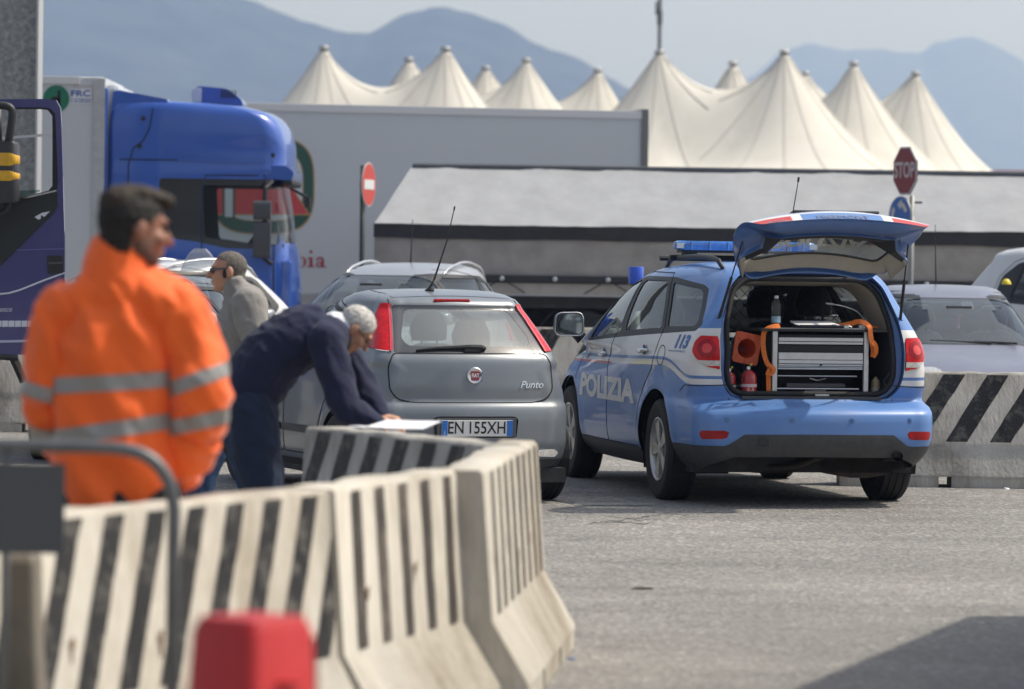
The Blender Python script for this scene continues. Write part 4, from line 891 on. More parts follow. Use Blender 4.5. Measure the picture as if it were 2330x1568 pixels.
# roof rails, light bar
def roofz(x, y): h = bvh.ray_cast(Vector((x, y, 3)), Vector((0, 0, -1))); return h[0].z
for sg in (-1, 1):
    ys = np.linspace(-.38, 1.25, 14); rail = [(sg * .54, y, roofz(sg * .54, y) + .05 * min(1, (y + .38) / .14, (1.25 - y) / .14) + .005) for y in ys]
    obj('roof_rail', tube(rail, [.014] + [.019] * 12 + [.014], 8), blackp, P, smooth=True)
for y in (.92,):
    zc = roofz(0, y); obj('crossbar', tube([(-.60, y, zc + .035), (.60, y, zc + .035)], .02, 8), blackp, P); obj('crossbar', tube([(-.60, y + .3, zc + .03), (.60, y + .3, zc + .03)], .02, 8), blackp, P)
    obj('light_bar_bracket', [box((sx, y, zc + .062), (.09, .12, .03)) for sx in (-.45, .45)] + [box((0, y, zc + .083), (1.05, .16, .02))], blackp, P)
    pl = rpoly([(-.60, -.10), (.52, -.10), (.46, .12), (-.54, .12)], .08, 5); rg = [[(a * k, y + b * k, zc + z) for a, b in pl] for k, z in ((.96, .092), (1.0, .10), (1.0, .135), (.985, .152), (.95, .160))]
    obj('light_bar', loft(rg), mat('blue light bar lens', (.06, .22, .62), .15, coat=1, var=.35, scale=14), P, auto=40)
    obj('light_bar_seam', [box((x, y, zc + .125), (.006, .235, .062)) for x in (-.46, -.32, -.18, 0, .16, .3, .4)], mat('lens seam', (.25, .42, .75), .3), P)
    obj('light_bar_lamp', [box((sg * .51 - .03, y - .085, zc + .125), (.06, .03, .04)) for sg in (-1, 1)], mat('lamp white', (.7, .72, .75), .2), P)
obj('antenna', tube([(.05, .1, roofz(.05, .1)), (.13, .04, 2.32)], [.006, .003], 6), blackp, P); obj('antenna_tip', tube([(.127, .043, 2.30), (.131, .04, 2.335)], .008, 6), blackp, P)
# ---- hatch opening: jamb, seal, lining
INN = rpoly([(-.42, 1.60), (.42, 1.60), (.53, 1.515), (.60, 1.28), (.61, .92), (.585, .845), (.52, .79), (-.52, .79), (-.585, .845), (-.61, .92), (-.60, 1.28), (-.53, 1.515)], .07, 6)
NQ = 120
def star(poly, c=(0, 1.15), n=NQ):
    f = sdpoly(poly); P2 = np.array(poly); out = []
    for i in range(n):
        a = 2 * math.pi * i / n; d = np.array([math.cos(a), math.sin(a)]); best = 0
        for p, q in zip(P2, np.roll(P2, -1, 0)):
            M = np.array([d, p - q]).T
            if abs(np.linalg.det(M)) < 1e-9: continue
            t, u = np.linalg.solve(M, p - np.array(c))
            if t > best and -1e-6 <= u <= 1 + 1e-6: best = t
        out.append(tuple(np.array(c) + d * best))
    return out
g_s, i_s = star(gate), star(INN)
def rs(x, z): return on_rear(bvh, x, z)[0].y
rg = [[(x, rs(x * .995, z) + .002, z) for x, z in g_s], [(x * .985 + xi * .015, rs(x * .99, z) + .03, z) for (x, z), (xi, zi) in zip(g_s, i_s)]]
rg += [[(x + (xi - x) * k, rs(x * .99, z) * (1 - k) + k * (rs(xi, zi)) + d, z + (zi - z) * k) for (x, z), (xi, zi) in zip(g_s, i_s)] for k, d in ((.12, .06), (.5, .075), (.9, .085), (1.0, .10))]
obj('hatch_jamb', loft(rg, caps=False), inn, P, smooth=True)
inner = [Vector(p) for p in rg[-1]]
obj('hatch_seal', tube([p + Vector((0, -.012, 0)) for p in inner], .021, 6, closed=True), rubber, P, smooth=True)
# boot lining: beige above the window line, dark below
rings = [inner] + [[(p.x * (1 - .07 * t), p.y + .34 * t, p.z - (.05 * t * min(1, (p.z - 1.25) / .2) if p.z > 1.25 else 0)) for p in inner] for t in (.1, .5, 1.0)]
lo_ = loft(rings, caps=False); V = lo_[0]; up = [f for f in lo_[1] if sum(V[i].z for i in f) / 4 > 1.245]; dn = [f for f in lo_[1] if sum(V[i].z for i in f) / 4 <= 1.245]
obj('pillar_trim', (V, [f[::-1] for f in up]), beige, P, smooth=True); obj('boot_trim', (V, [f[::-1] for f in dn]), trim_d, P, smooth=True)
obj('headlining', box((0, .60, 1.575), (1.08, 2.0, .02)), beige, P, bev=.01); obj('boot_floor', box((0, -.2, .748), (1.2, 1.2, .028)), trim_d, P)
obj('sill_plate', box((0, -.81, .765), (1.02, .06, .02)), mat('sill trim', (.05, .052, .055), .4), P); obj('latch', box((.08, -.80, .785), (.1, .03, .012)), alu, P)
obj('bump_stop', [lathe([(.0, 0), (.019, 0), (.019, .018), (.011, .025), (0, .026)], 14, basis((x, rs(x, .742) + .045, .742), (1, 0, 0), (0, 0, 1)), cap=False) for x in (-.43, -.23, .24, .43)], rubber, P)
for sg in (-1, 1): obj('side_trim', box((sg * .70, .2, 1.0), (.06, 1.3, .42)), trim_d, P)
seat(P, (.10, .62, .62), back=.56, w_=.36); seat(P, (.47, .62, .62), back=.58, w_=.40)
for x in (-.37, .37): seat(P, (x, 1.75, .55), back=.55, w_=.5, head=x < 0)
obj('dashboard', box((0, 2.45, .95), (1.4, .4, .28)), trim_d, P, bev=.05)
obj('steering_wheel', tube([(-.37 + .18 * math.cos(a), 2.12 + .05 * math.sin(a), 1.06 + .17 * math.sin(a)) for a in np.linspace(0, 2 * math.pi, 24, endpoint=False)], .014, 6, closed=True), blackp, P)
gr = []
for k in range(-16, 17):
    for sg in (-1, 1):
        a = Vector((k * .085 - sg * .2, .36, 1.20)); b = Vector((k * .085 + sg * .2, .36, 1.60)); pts = [a.lerp(b, t) for t in np.linspace(0, 1, 9)]; pts = [p for p in pts if abs(p.x) < .60 - max(0, p.z - 1.45) * .4]
        if len(pts) > 1: gr.append(tube([pts[0], pts[-1]], .0028, 4))
obj('partition_mesh', gr, blackp, P); obj('partition_frame', [tube([(-.62, .36, 1.21), (.62, .36, 1.21)], .012, 6), tube([(-.55, .36, 1.6), (.55, .36, 1.6)], .012, 6)] + [tube([(x, .36, 1.2), (x, .36, 1.6)], .008, 6) for x in (-.3, .08, .42)], blackp, P)
# ---- hatch itself
HG = Vector((0, -.68, 1.675)); HA = -R_(101)
def hat(p): p = Vector(p) - HG; c, s = math.cos(HA), math.sin(HA); return Vector((p.x, p.y * c - p.z * s, p.y * s + p.z * c)) + HG
def hobj(name, shape, m, parent, **k): return obj(name, ([hat(v) for v in shape[0]], shape[1]), m, parent, **k)
def uvpatch(name, labs, m, parent, off=0):
    V, F = sh.patch(labs, off); o = sh.make(name, labs, m, parent, off); piv = Matrix.Translation(HG) @ Matrix.Rotation(HA, 4, 'X') @ Matrix.Translation(-HG); o.matrix_local = piv; return o
tg = uvpatch('tailgate', ['gate'], liv_g, P)
def hin(name, shape, m, **k): return obj(name, shape, m, tg, **k)     # children of the hatch live in closed-hatch coordinates
hgl = uvpatch('window', ['gate_glass'], g_clear, tg); hgl.matrix_local = Matrix()
w_s = star(HGL, (0, 1.41)); g_s2 = star(gate, (0, 1.41))
def lay(k, d, a=g_s2, b=w_s):
    out = []
    for (x, z), (xi, zi) in zip(a, b):
        k = k * (.12 if k < .3 else 1) if z < .85 else (k * (1 + .75 * min(1, max(0, (abs(x) - .5) / .1))) if k < .3 else k) if z < 1.5 else k
        zz_ = z + (zi - z) * k; low_ = min(1, max(0, (1.22 - zz_) / .2)) * min(1, k * 4) * .022 if k < .99 else 0; d_ = d * (.45 if z > 1.5 else .2 if (z < .85 and k < .1) else 1) * (1 + 1.3 * min(1, max(0, (abs(x) - .42) / .12)) * (1 if z > 1.0 and k < .6 else 0))
        out.append((x + (xi - x) * k, (rs(x * .985, z * .995 + .004) * (1 - k) + rs(xi, zi) * k) + d_ + low_, zz_))
    return out
fr_ = loft([lay(0, .001), lay(.02, .03), lay(.08, .055), lay(.2, .062), lay(.26, .058)], caps=False); hin('inner_frame', (fr_[0], [f[::-1] for f in fr_[1]]), inn, smooth=True)
tr_ = loft([lay(.24, .06), lay(.29, .07), lay(.78, .066), lay(.97, .04), lay(1.0, .008)], caps=False); V = [Vector(v) for v in tr_[0]]
upf = [f[::-1] for f in tr_[1] if sum(V[i].z for i in f) / 4 > 1.25]; dnf = [f[::-1] for f in tr_[1] if sum(V[i].z for i in f) / 4 <= 1.25]
hin('window_trim', (V, upf), beige, smooth=True); hin('lower_trim', (V, dnf), trim_d, smooth=True)
hin('window_seal', tube(lay(1.0, .006), .010, 5, closed=True), blackp)
yl = rs(0, .95)
hin('latch_plate', box((0, yl + .09, 1.03), (.24, .012, .26)), paint('police blue latch', (.14, .28, .58)), bev=.01); hin('latch', box((0, yl + .10, 1.03), (.1, .03, .13)), blackp, bev=.015)
hin('latch_hook', [box((sx, yl + .095, .935), (.012, .02, .035)) for sx in (-.02, .02)], chrome)
hin('bolt', [lathe([(.009, 0), (.009, .008), (0, .009)], 10, basis((sx, yl + .097, sz), (-1, 0, 0), (0, 0, 1)), cap=False) for sx, sz in ((-.08, 1.0), (.08, 1.08), (.085, 1.0))], blackp)
for sg in (-1, 1):
    hin('grip_recess', box((sg * .43, yl + .10, 1.03), (.16, .01, .035)), blackp)
    sh_ = text_mesh('666', .07, bold=.002, xs=.9); hin('lettering', tf(sh_, basis((sg * .235, yl + .097, 1.03), (1, 0, 0), (0, 0, -1))), mat('blue label', (.03, .10, .30), .4))
hin('lettering', rear_text(bvh, text_mesh('POLIZIA', .15, bold=.005, xs=1.25, maxe=.06), 0, 1.405, .003), mat('white window lettering', (.62, .56, .5), .6))
hin('lettering', rear_text(bvh, text_mesh('FREEMONT', .05, ext=.004, xs=1.5, maxe=.1), 0, .79, .004), chrome); hin('lettering', rear_text(bvh, text_mesh('AWD', .04, ext=.003, xs=1.3), -.47, .775, .004), chrome)
px_, _ = on_rear(bvh, 0, 1.115)
hin('number_plate_recess', box((0, px_.y - .004, 1.0), (.62, .02, .15)), mat('plate recess', (.02, .025, .04), .5), bev=.01)
hin('wiper', [tube([(0.02, px_.y - .03, 1.13), (.1, px_.y - .02, 1.135), (.42, px_.y + .02, 1.19)], [.022, .014, .006], 8)], blackp, smooth=True)
for sg in (-1, 1):
    a = Vector((sg * .665, rs(sg * .665, 1.30) + .03, 1.30)); b = hat((sg * .60, rs(.55, 1.22) + .06, 1.22)); mid = a.lerp(b, .55)
    obj('gas_strut', tube([a, mid], .011, 8), blackp, P); obj('gas_strut_rod', tube([mid, b], .0055, 6), blackp, P); obj('strut_mount', lathe([(.02, -.015), (.022, .02)], 10, Matrix.Translation(a)), blackp, P)
    obj('hinge', tube([(sg * .33, -.50, 1.66), (sg * .33, -.62, 1.67), hat((sg * .33, -.66, 1.60))], .014, 6), inn, P)
underbody(P, 2.89, .362, 1.60, .225, -.62, 3.5, .935, .25, .435)
obj('muffler', loft([[(.42 + .30 * a, y, .29 + .10 * b) for a, b in ell(14, 1, 1)] for y in (-.62, -.6, -.35, -.33)]), mat('rusty exhaust', (.055, .045, .038), .6, metal=.5, var=.4, scale=9), P, auto=40)
obj('exhaust_pipe', tube(smooth_path([(.60, -.5, .33), (.585, -.8, .36), (.575, -1.035, .365)], 6), .036, 14, cap=False), mat('exhaust tip', (.16, .15, .14), .35, metal=.9), P, smooth=True)
obj('exhaust_bend', tube(smooth_path([(.25, -.45, .3), (.1, -.62, .33), (-.08, -.66, .27), (-.3, -.55, .255), (-.4, -.2, .26)], 6), .034, 10), mat('rusty exhaust', (.055, .045, .038)), P, smooth=True)
obj('tow_eye_cover', box((-.42, -1.098, .462), (.075, .012, .05)), blackp, P, bev=.004)
FMW = Matrix.Translation(FL) @ Matrix.Rotation(FH, 4, 'Z')
def inboot(name, label, cat, x, y, z, group=None): 
    t = thing(name, label, cat, FMW @ Vector((x, y, z)), FH, group); return t
# ---- boot contents
CY = -.70
cab = inboot('drawer_cabinet', 'aluminium framed drawer cabinet standing in the open police car boot', 'cabinet', .095, CY, .762)
ca_b = mat('cabinet black', (.012, .0125, .014), .55); ca_a = mat('drawer aluminium', (.62, .63, .64), .3, metal=.6, var=.06, scale=20)
zz = lambda y: (1410 - y) * .000593; W2 = .355
obj('back_panel', box((0, .28, .235), (W2 * 2, .03, .47)), ca_b, cab); [obj('side_panel', box((sg * (W2 - .012), .15, .235), (.02, .28, .47)), ca_b, cab) for sg in (-1, 1)]
for sg in (-1, 1): obj('corner_post', box((sg * (W2 - .02), 0, .235), (.036, .03, .47)), ca_a, cab, bev=.004)
obj('top_board', box((.02, .14, .478), (W2 * 2 + .22, .34, .018)), mat('brown black board', (.035, .03, .027), .6), cab); obj('top_strip', box((0, .1, .489), (W2 * 2 - .06, .2, .005)), ca_a, cab)
def drawer(y0, y1, prof):
    d = obj('drawer', box((0, .012, (zz(y0) + zz(y1)) / 2), (W2 * 2 - .085, .02, zz(y0) - zz(y1) - .006)), ca_b, cab)
    for a, b, dd, m in prof: obj('pull_bar', box((0, -.004 - dd, (zz(a) + zz(b)) / 2), (W2 * 2 - .09, .016, zz(a) - zz(b))), m, d, bev=.003)
drawer(655, 775, [(692, 736, .01, ca_a), (742, 772, .002, ca_a)]); drawer(780, 955, [(872, 955, .008, ca_a)]); drawer(958, 1072, [(960, 1002, .012, ca_a), (1008, 1030, .002, ca_a), (1036, 1048, .0, ca_a), (1054, 1072, .0, ca_a)])
obj('lock', lathe([(.008, 0), (.008, .012), (0, .013)], 10, basis((.0, -.012, zz(1016)), (1, 0, 0), (0, 0, 1)), cap=False), blackp, cab)
obj('rail', tube([(-.30, .03, zz(1152)), (.28, .03, zz(1152))], .005, 8), ca_a, cab); obj('rail', tube([(-.31, .01, zz(1303)), (.29, .01, zz(1303))], .006, 8), ca_a, cab); obj('tray', box((-.02, .08, zz(1265)), (.43, .1, .03)), mat('tray grey', (.05, .055, .06), .4), cab, bev=.004); obj('bottom_rail', box((.02, -.004, zz(1386)), (W2 * 2 - .05, .02, .03)), ca_a, cab, bev=.003)
obj('folded_stand', [tube([(.0, .06, zz(1205)), (-.06, .05, zz(1180))], .004, 5), tube([(.0, .06, zz(1205)), (.06, .05, zz(1180))], .004, 5), tube([(-.1, .02, zz(1330)), (.05, .02, zz(1325))], .004, 5)], ca_a, cab)
zT = .762 + .492
orange_p = mat('orange cone plastic', (.62, .10, .03), .45, var=.1, scale=9, dirt=.3, dcol=(.2, .05, .02)); orange_s = mat('orange webbing', (.72, .17, .02), .7, var=.12, scale=60, bump=.3, bscale=220)
cn = inboot('traffic_cone', 'orange traffic cone lying with its square base towards the hatch', 'cone', -.425, -.62, 1.105); M = Matrix.Rotation(R_(8), 4, 'Y')
sq = resample(rpoly([(-.095, -.105), (.095, -.115), (.10, .105), (-.095, .115)], .02, 4), 32); ci = [(0.0 + .066 * math.cos(a), -.0 + .068 * math.sin(a)) for a in [math.atan2(p[1], p[0]) for p in sq]]
obj('base', ring2([tuple(p) for p in sq], ci, .014, M @ Matrix.Rotation(math.pi / 2, 4, 'X')), orange_p, cn, bev=.003)
obj('cone_body', lathe([(.068, 0), (.066, .02), (.03, .27), (.026, .28)], 28, M @ Matrix.Rotation(-math.pi / 2, 4, 'X'), cap=False), orange_p, cn, smooth=True)
obj('base_rib', [tf(box((.083 * math.cos(a), -.018, .086 * math.sin(a)), (.03, .008, .006), 0, 0, -a), M) for a in np.linspace(0, 2 * math.pi, 8, endpoint=False)], orange_p, cn)
redx = mat('extinguisher red', (.42, .02, .025), .25, coat=.6, var=.1, scale=10)
for i, (x, y, r_, h_, lb) in enumerate(((-.555, -.66, .046, .155, 'small red fire extinguisher at the boot side, left of the larger one'), (-.425, -.70, .057, .165, 'larger red fire extinguisher beside the cabinet in the boot'))):
    e = inboot('fire_extinguisher', lb, 'extinguisher', x, y, .762, 'fire extinguishers in the boot')
    obj('cylinder', lathe([(r_ * .9, 0), (r_, .012), (r_, h_ - r_ * .4), (r_ * .9, h_ - r_ * .05), (r_ * .6, h_ + r_ * .3), (r_ * .3, h_ + r_ * .5), (.012, h_ + r_ * .55)], 28), redx, e, auto=50)
    obj('label_band', lathe([(r_ + .001, h_ * .45), (r_ + .001, h_ * .58)], 28, cap=False), mat('pale label', (.62, .5, .5), .5), e); obj('print', [box((k * r_ * .3, -r_ * .97, h_ * .2 + (k % 2) * .02), (.014, .004, .035)) for k in (-1, 0, 1)], mat('print white', (.6, .3, .3), .5), e)
    obj('valve', [lathe([(.012, h_ + r_ * .5), (.014, h_ + r_ * .8), (.01, h_ + r_ * .95)], 12), tube([(0, 0, h_ + r_ * .9), (.03, -.02, h_ + r_ * 1.05)], .006, 6)], blackp, e)
    obj('gauge', lathe([(.013, 0), (.013, .008), (.009, .009), (0, .009)], 14, basis((-.008, -.014, h_ + r_ * .75), (1, 0, 0), (0, 0, 1)), cap=False), mat('gauge white', (.7, .7, .68), .3), e); obj('safety_tag', box((.014, -.012, h_ + r_ * 1.15), (.014, .006, .018)), mat('yellow tag', (.6, .55, .08), .5), e)
e = inboot('gas_canister', 'pale yellow gas canister at the right wall of the boot', 'canister', .53, -.62, .762); obj('body', lathe([(.03, 0), (.032, .01), (.032, .1), (.028, .125), (.012, .14), (.012, .15)], 20), mat('tan canister', (.42, .33, .2), .5), e, auto=40); obj('label_band', lathe([(.0325, .01), (.0325, .075)], 20, cap=False), mat('cream label', (.55, .5, .44), .5), e)
bt = inboot('water_bottle', 'clear plastic water bottle standing on the cabinet', 'bottle', -.21, -.62, zT)
pet = glass('clear plastic', (.86, .9, .9), 1.35, .05, .06); obj('body', lathe([(.026, 0), (.033, .006), (.034, .05), (.031, .085), (.033, .105), (.029, .12), (.033, .135), (.034, .155), (.028, .18), (.014, .2), (.0125, .212)], 24, cap=False), pet, bt, smooth=True)
obj('cap', lathe([(.0145, .207), (.0145, .223), (.013, .226), (0, .226)], 16, cap=False), mat('cap white', (.7, .73, .76), .4), bt, auto=40); obj('label_band', lathe([(.0342, .035), (.0335, .08)], 24, cap=False), mat('blue paper label', (.35, .52, .66), .5, var=.3, scale=40), bt); obj('water', lathe([(.025, .003), (.032, .008), (.032, .03), (0, .03)], 20), glass('water', (.8, .86, .9), 1.33), bt)
fo = inboot('document_folder', 'navy folder with loose white papers lying on the cabinet', 'folder', .10, -.62, zT); obj('cover', box((0, 0, .012), (.33, .2, .022)), mat('navy folder', (.012, .016, .035), .5), fo, bev=.006); obj('paper', box((-.02, .01, .03), (.31, .19, .006), .05, .1), mat('paper', (.78, .78, .8), .7), fo); obj('paper', box((-.03, .02, .036), (.30, .19, .003), -.06, .12), mat('paper', (.78, .78, .8)), fo); obj('clip', box((.09, -.09, .026), (.03, .01, .006)), chrome, fo)
lp_ = inboot('gooseneck_lamp', 'thin silver gooseneck lamp bending over the boot', 'lamp', .50, -.52, zT); obj('neck', tube(smooth_path([(0, 0, 0), (-.03, 0, .06), (-.09, -.01, .12), (-.17, -.02, .15), (-.26, -.03, .168)], 6), .004, 8), ca_a, lp_, smooth=True); obj('head', loft([[(-.26 - d, -.03 + a * k, .168 + d * .12 + b * k * .6) for a, b in ell(10, .015, .014)] for d, k in ((0, .5), (.012, 1), (.05, 1), (.065, .7))]), mat('lamp head silver', (.55, .56, .57), .3, metal=.7), lp_, auto=40); obj('base', lathe([(.02, 0), (.02, .015), (.008, .02)], 14), blackp, lp_)
# orange straps
st_ = inboot('cargo_strap', 'orange ratchet strap hanging in a loop over the right of the cabinet', 'strap', .40, -.70, zT)
obj('webbing', [ribbon(smooth_path([(-.20, .1, .004), (-.08, .06, .03), (-.02, .02, .05), (.03, 0, .035), (.045, -.035, .01), (.05, -.04, -.04), (.062, -.04, -.10), (.072, -.042, -.15), (.068, -.042, -.2)], 8), (0.1, -1, .15), .035, .003), ribbon(smooth_path([(.068, -.045, -.2), (.088, -.05, -.165), (.085, -.05, -.12), (.064, -.046, -.09)], 8), (.3, -1, 0), .035, .003), ribbon(smooth_path([(.03, .02, .01), (.09, .03, .012), (.14, .06, .01)], 6), (0, -.3, 1), .03, .003)], orange_s, st_, smooth=False)
obj('ratchet', [box((-.12, .03, .012), (.06, .03, .014), .4), tube([(-.15, .02, .012), (-.1, .0, .025), (-.07, .02, .01)], .004, 5), box((.02, .05, .014), (.05, .03, .02), -.3), tube([(.0, .02, .01), (.03, .0, .02), (.06, .02, .01)], .004, 5)], ca_a, st_)
st2 = inboot('cargo_strap', 'orange strap running down beside the cone and extinguishers', 'strap', -.29, -.71, .762)
obj('webbing', [ribbon(smooth_path([(.10, .06, .505), (.04, .02, .50), (-.025, 0, .47), (-.042, -.015, .40), (-.035, -.015, .32), (-.015, -.02, .25), (.01, -.03, .21)], 8), (-.2, -1, .2), .034, .003), ribbon(smooth_path([(.01, -.03, .215), (-.005, -.035, .17), (.0, -.02, .1), (.005, -.015, .003)], 8), (.1, -1, 0), .034, .003), ribbon(smooth_path([(-.02, -.03, .24), (.03, -.04, .205), (.015, -.045, .17), (-.025, -.035, .175)], 6), (.2, -1, .3), .03, .003)], orange_s, st2)
# ---------------------------------------------------------------- grey hatchback
PL = Vector((-.462, 27.99, 0)); PH = R_(20)
PT = [(.18, -.42, 3.18, .70, .25, .4, .08, .1, .08), (.25, -.57, 3.28, .79, .26, .42, .09, .1, .10), (.34, -.635, 3.35, .83, .26, .42, .09, .1, .11), (.45, -.66, 3.37, .842, .25, .42, .085, .1, .11), (.56, -.66, 3.35, .843, .24, .42, .085, .1, .11), (.66, -.652, 3.29, .842, .23, .42, .085, .1, .11), (.695, -.64, 3.26, .841, .22, .42, .09, .1, .11), (.715, -.612, 3.23, .84, .22, .42, .09, .1, .11),
      (.80, -.612, 3.0, .835, .22, .42, .10, .12, .11), (.88, -.605, 2.6, .828, .22, .42, .115, .12, .11), (.93, -.60, 2.38, .818, .22, .42, .125, .12, .11), (1.0, -.588, 2.2, .793, .15, .4, .11, .12, .11), (1.045, -.56, 2.1, .77, .15, .4, .105, .12, .11), (1.1, -.512, 1.99, .742, .15, .4, .10, .12, .11), (1.2, -.405, 1.77, .70, .15, .38, .095, .11, .11), (1.3, -.29, 1.53, .655, .15, .36, .09, .1, .105),
      (1.37, -.205, 1.32, .625, .15, .34, .085, .1, .10), (1.395, -.205, 1.22, .61, .15, .33, .08, .1, .10), (1.425, -.165, 1.12, .59, .15, .32, .075, .1, .10), (1.455, -.07, .95, .55, .16, .3, .085, .09, .10), (1.478, .12, .72, .46, .2, .28, .06, .06, .08)]
PU, sh, bvh, ar = car('grey_hatchback', 'grey hatchback parked tail towards the writing man with plate EN 155XH', 'car', PT, None, PL, PH, 2.51, .303, .185, 1.475, arch=.35, dz=.025, NS=150, famp=.012)
pgrey = mat('metallic grey paint', (.185, .207, .23), .34, .2, var=.05, scale=1.5, coat=.6, dirt=.22, dcol=(.3, .29, .27), dscale=3, rvar=.06)
g_rear = glass('rear screen glass', (.62, .70, .68), 1.8, haze=.24, hcol=(.42, .46, .46)); frit = mat('black glass edge', (.045, .047, .05), .12, coat=1)  # diffuse share paints a milky reflection into the rear screen
sh.side('dlo', rpoly([(2.28, .93), (1.78, 1.24), (1.46, 1.365), (1.15, 1.405), (.75, 1.40), (.40, 1.335), (.18, 1.22), (.12, 1.0), (1.1, .955)], .04), .3)
for nm, pg in (('win_front', rpoly([(2.12, .965), (1.72, 1.235), (1.45, 1.34), (1.27, 1.375), (1.20, .985)], .03)), ('win_rear', rpoly([(1.10, .99), (1.17, 1.375), (.78, 1.37), (.50, 1.32), (.40, 1.02)], .03))):
    for sg in (-1, 1): sh.side(nm + 'LR'[sg > 0], pg, .3, sg, ('dlo',))
sh.rear('frit', rpoly([(-.555, 1.055), (.555, 1.055), (.455, 1.382), (-.455, 1.382)], .012), -.1)
sh.rear('rear_glass', rpoly([(-.44, 1.10), (.44, 1.10), (.475, 1.15), (.38, 1.355), (-.38, 1.355), (-.475, 1.15)], .05), -.1, ('frit',))
def plamp(V):
    x, y, z = np.abs(V[:, 0]), V[:, 1], V[:, 2]; e = np.interp(z, [1.055, 1.382], [.560, .460])
    return np.maximum.reduce([1.052 - z + .11 * np.clip(y + .55, 0, .4), z - 1.388, e - x, y - np.interp(z, [1.0, 1.1, 1.39], [-.19, -.17, -.06])])
for sg in (-1, 1): sh.region('lamp' + 'LR'[sg > 0], plamp, lambda V, sg=sg: (V[:, 0] * sg > .3) & (V[:, 1] < .1) & (V[:, 2] > .95))
TGP = rpoly([(-.56, 1.05), (.56, 1.05), (.60, .97), (.60, .80), (.55, .735), (.45, .712), (-.45, .712), (-.55, .735), (-.60, .80), (-.60, .97)], .03)
sh.rear('gate', TGP, -.2)
sh.rear('recess', rpoly([(-.30, .47), (.30, .47), (.315, .60), (.285, .618), (-.285, .618), (-.315, .60)], .015), -.3)
sh.region('clad', lambda V: V[:, 2] - np.where((V[:, 1] > .3), .25, .315), lambda V: V[:, 2] < .5)
PFD = [(2.28, .30), (2.32, .80), (2.20, .95), (1.80, 1.26), (1.48, 1.39), (1.20, 1.43), (1.15, .96), (1.20, .30)]; PRD = [(1.20, .30), (1.15, .96), (1.20, 1.43), (.75, 1.425), (.36, 1.36), (.14, 1.22), (.07, .98), (.12, .85), (.30, .68), (.40, .50), (.42, .30)]
for nm, pg in (('doorF', PFD), ('doorB', PRD)):
    for sg in (-1, 1): sh.side(nm + 'LR'[sg > 0], pg, .3, sg)
sh.front('screen', rpoly([(-.62, .95), (.62, .95), (.47, 1.37), (-.47, 1.37)], .06), .9, ('body', 'dlo'), .93)
finish(PU, sh, pgrey, ('body', 'door', 'clad', 'dlo', 'gate'))
for sg, S_ in ((-1, 'L'), (1, 'R')):
    for nm, wn in (('doorF', 'win_front'), ('doorB', 'win_rear')):
        d = sh.make('door', [nm + S_], pgrey, PU); sh.make('window', [wn + S_], g_car, d, off=-.006); y_ = 1.38 if nm == 'doorF' else .30
        p, q = on_side(bvh, y_, .86, sg); obj('handle', tube([p + Vector((sg * .01, -.09, 0)), p + Vector((sg * .03, 0, .004)), p + Vector((sg * .01, .09, 0))], [.012, .016, .012], 8), pgrey, d, smooth=True)
        pr = [on_side(bvh, yy, .475, sg)[0] + Vector((sg * .008, 0, 0)) for yy in ((2.25, 1.9, 1.6, 1.24) if nm == 'doorF' else (1.17, .9, .7, .47))]; obj('rub_strip', ribbon(pr, Vector((sg, 0, 0)), .05, .01), greyp, d)
    l_ = sh.make('tail_lamp', ['lamp' + S_], redlens, PU, off=.008)
    c = mat('red lamp edge', (.62, .05, .06), .1, coat=1); groove('lamp_edge', bvh, [(sg * .568, 1.06), (sg * .468, 1.38)], 0, c, l_, .018, 'rear', off=.011)
rw = sh.make('rear_window', ['frit'], frit, PU); sh.make('glass', ['rear_glass'], g_rear, rw, off=-.002)
tgp = sh.make('tailgate', ['gate'], pgrey, PU); sh.make('bumper_cladding', ['clad'], greyp, PU, off=.003); sh.make('window_surround', ['dlo'], blackp, PU); sh.make('windscreen', ['screen'], g_clear, PU, off=-.004); sh.make('plate_recess', ['recess'], mat('recess shade', (.09, .096, .10), .5), PU, off=-.018)
for sg in (-1, 1):
    for pg in (PFD, PRD): groove('panel_gap', bvh, pg + pg[:1], sg, gap, PU, .008, n=6)
    groove('panel_gap', bvh, [(-.33, .77), (.12, .74), (.2, .72)], sg, gap, PU, .006)
groove('panel_gap', bvh, list(TGP) + [TGP[0]], 0, gap, PU, .009, 'rear', n=3)
groove('panel_gap', bvh, [(-.475, 1.392), (-.47, 1.42)], 0, gap, PU, .006, 'rear'); groove('panel_gap', bvh, [(.475, 1.392), (.47, 1.42)], 0, gap, PU, .006, 'rear')
obj('number_plate_panel', box((0, -.655, .541), (.58, .02, .13), 0, .05), mat('recess shade', (.09, .096, .10)), PU)
np_ = obj('number_plate', box((0, -.671, .537), (.52, .006, .112), 0, .05), mat('plate white', (.72, .73, .72), .4), PU, bev=.002)
for sg in (-1, 1): obj('blue_band', box((sg * .239, -.6755, .537), (.04, .004, .108), 0, .05), mat('plate blue', (.03, .17, .56), .4), np_)
obj('lettering', tf(text_mesh('EN', .118, bold=.0012, xs=.83), basis((-.158, -.6762, .537), (1, 0, 0), (0, -.05, 1))), inkk, np_); obj('lettering', tf(text_mesh('155XH', .118, bold=.0012, xs=.83), basis((.068, -.6762, .537), (1, 0, 0), (0, -.05, 1))), inkk, np_)
obj('lettering', tf(text_mesh('I', .035, bold=.001), basis((-.24, -.678, .505), (1, 0, 0), (0, -.05, 1))), signwhite, np_); obj('ring', tf(ring2(ell(16, .011, .011), ell(16, .009, .009), .0006), basis((.24, -.678, .56), (1, 0, 0), (0, -.05, 1))), mat('ring yellow', (.4, .55, .5), .4), np_)
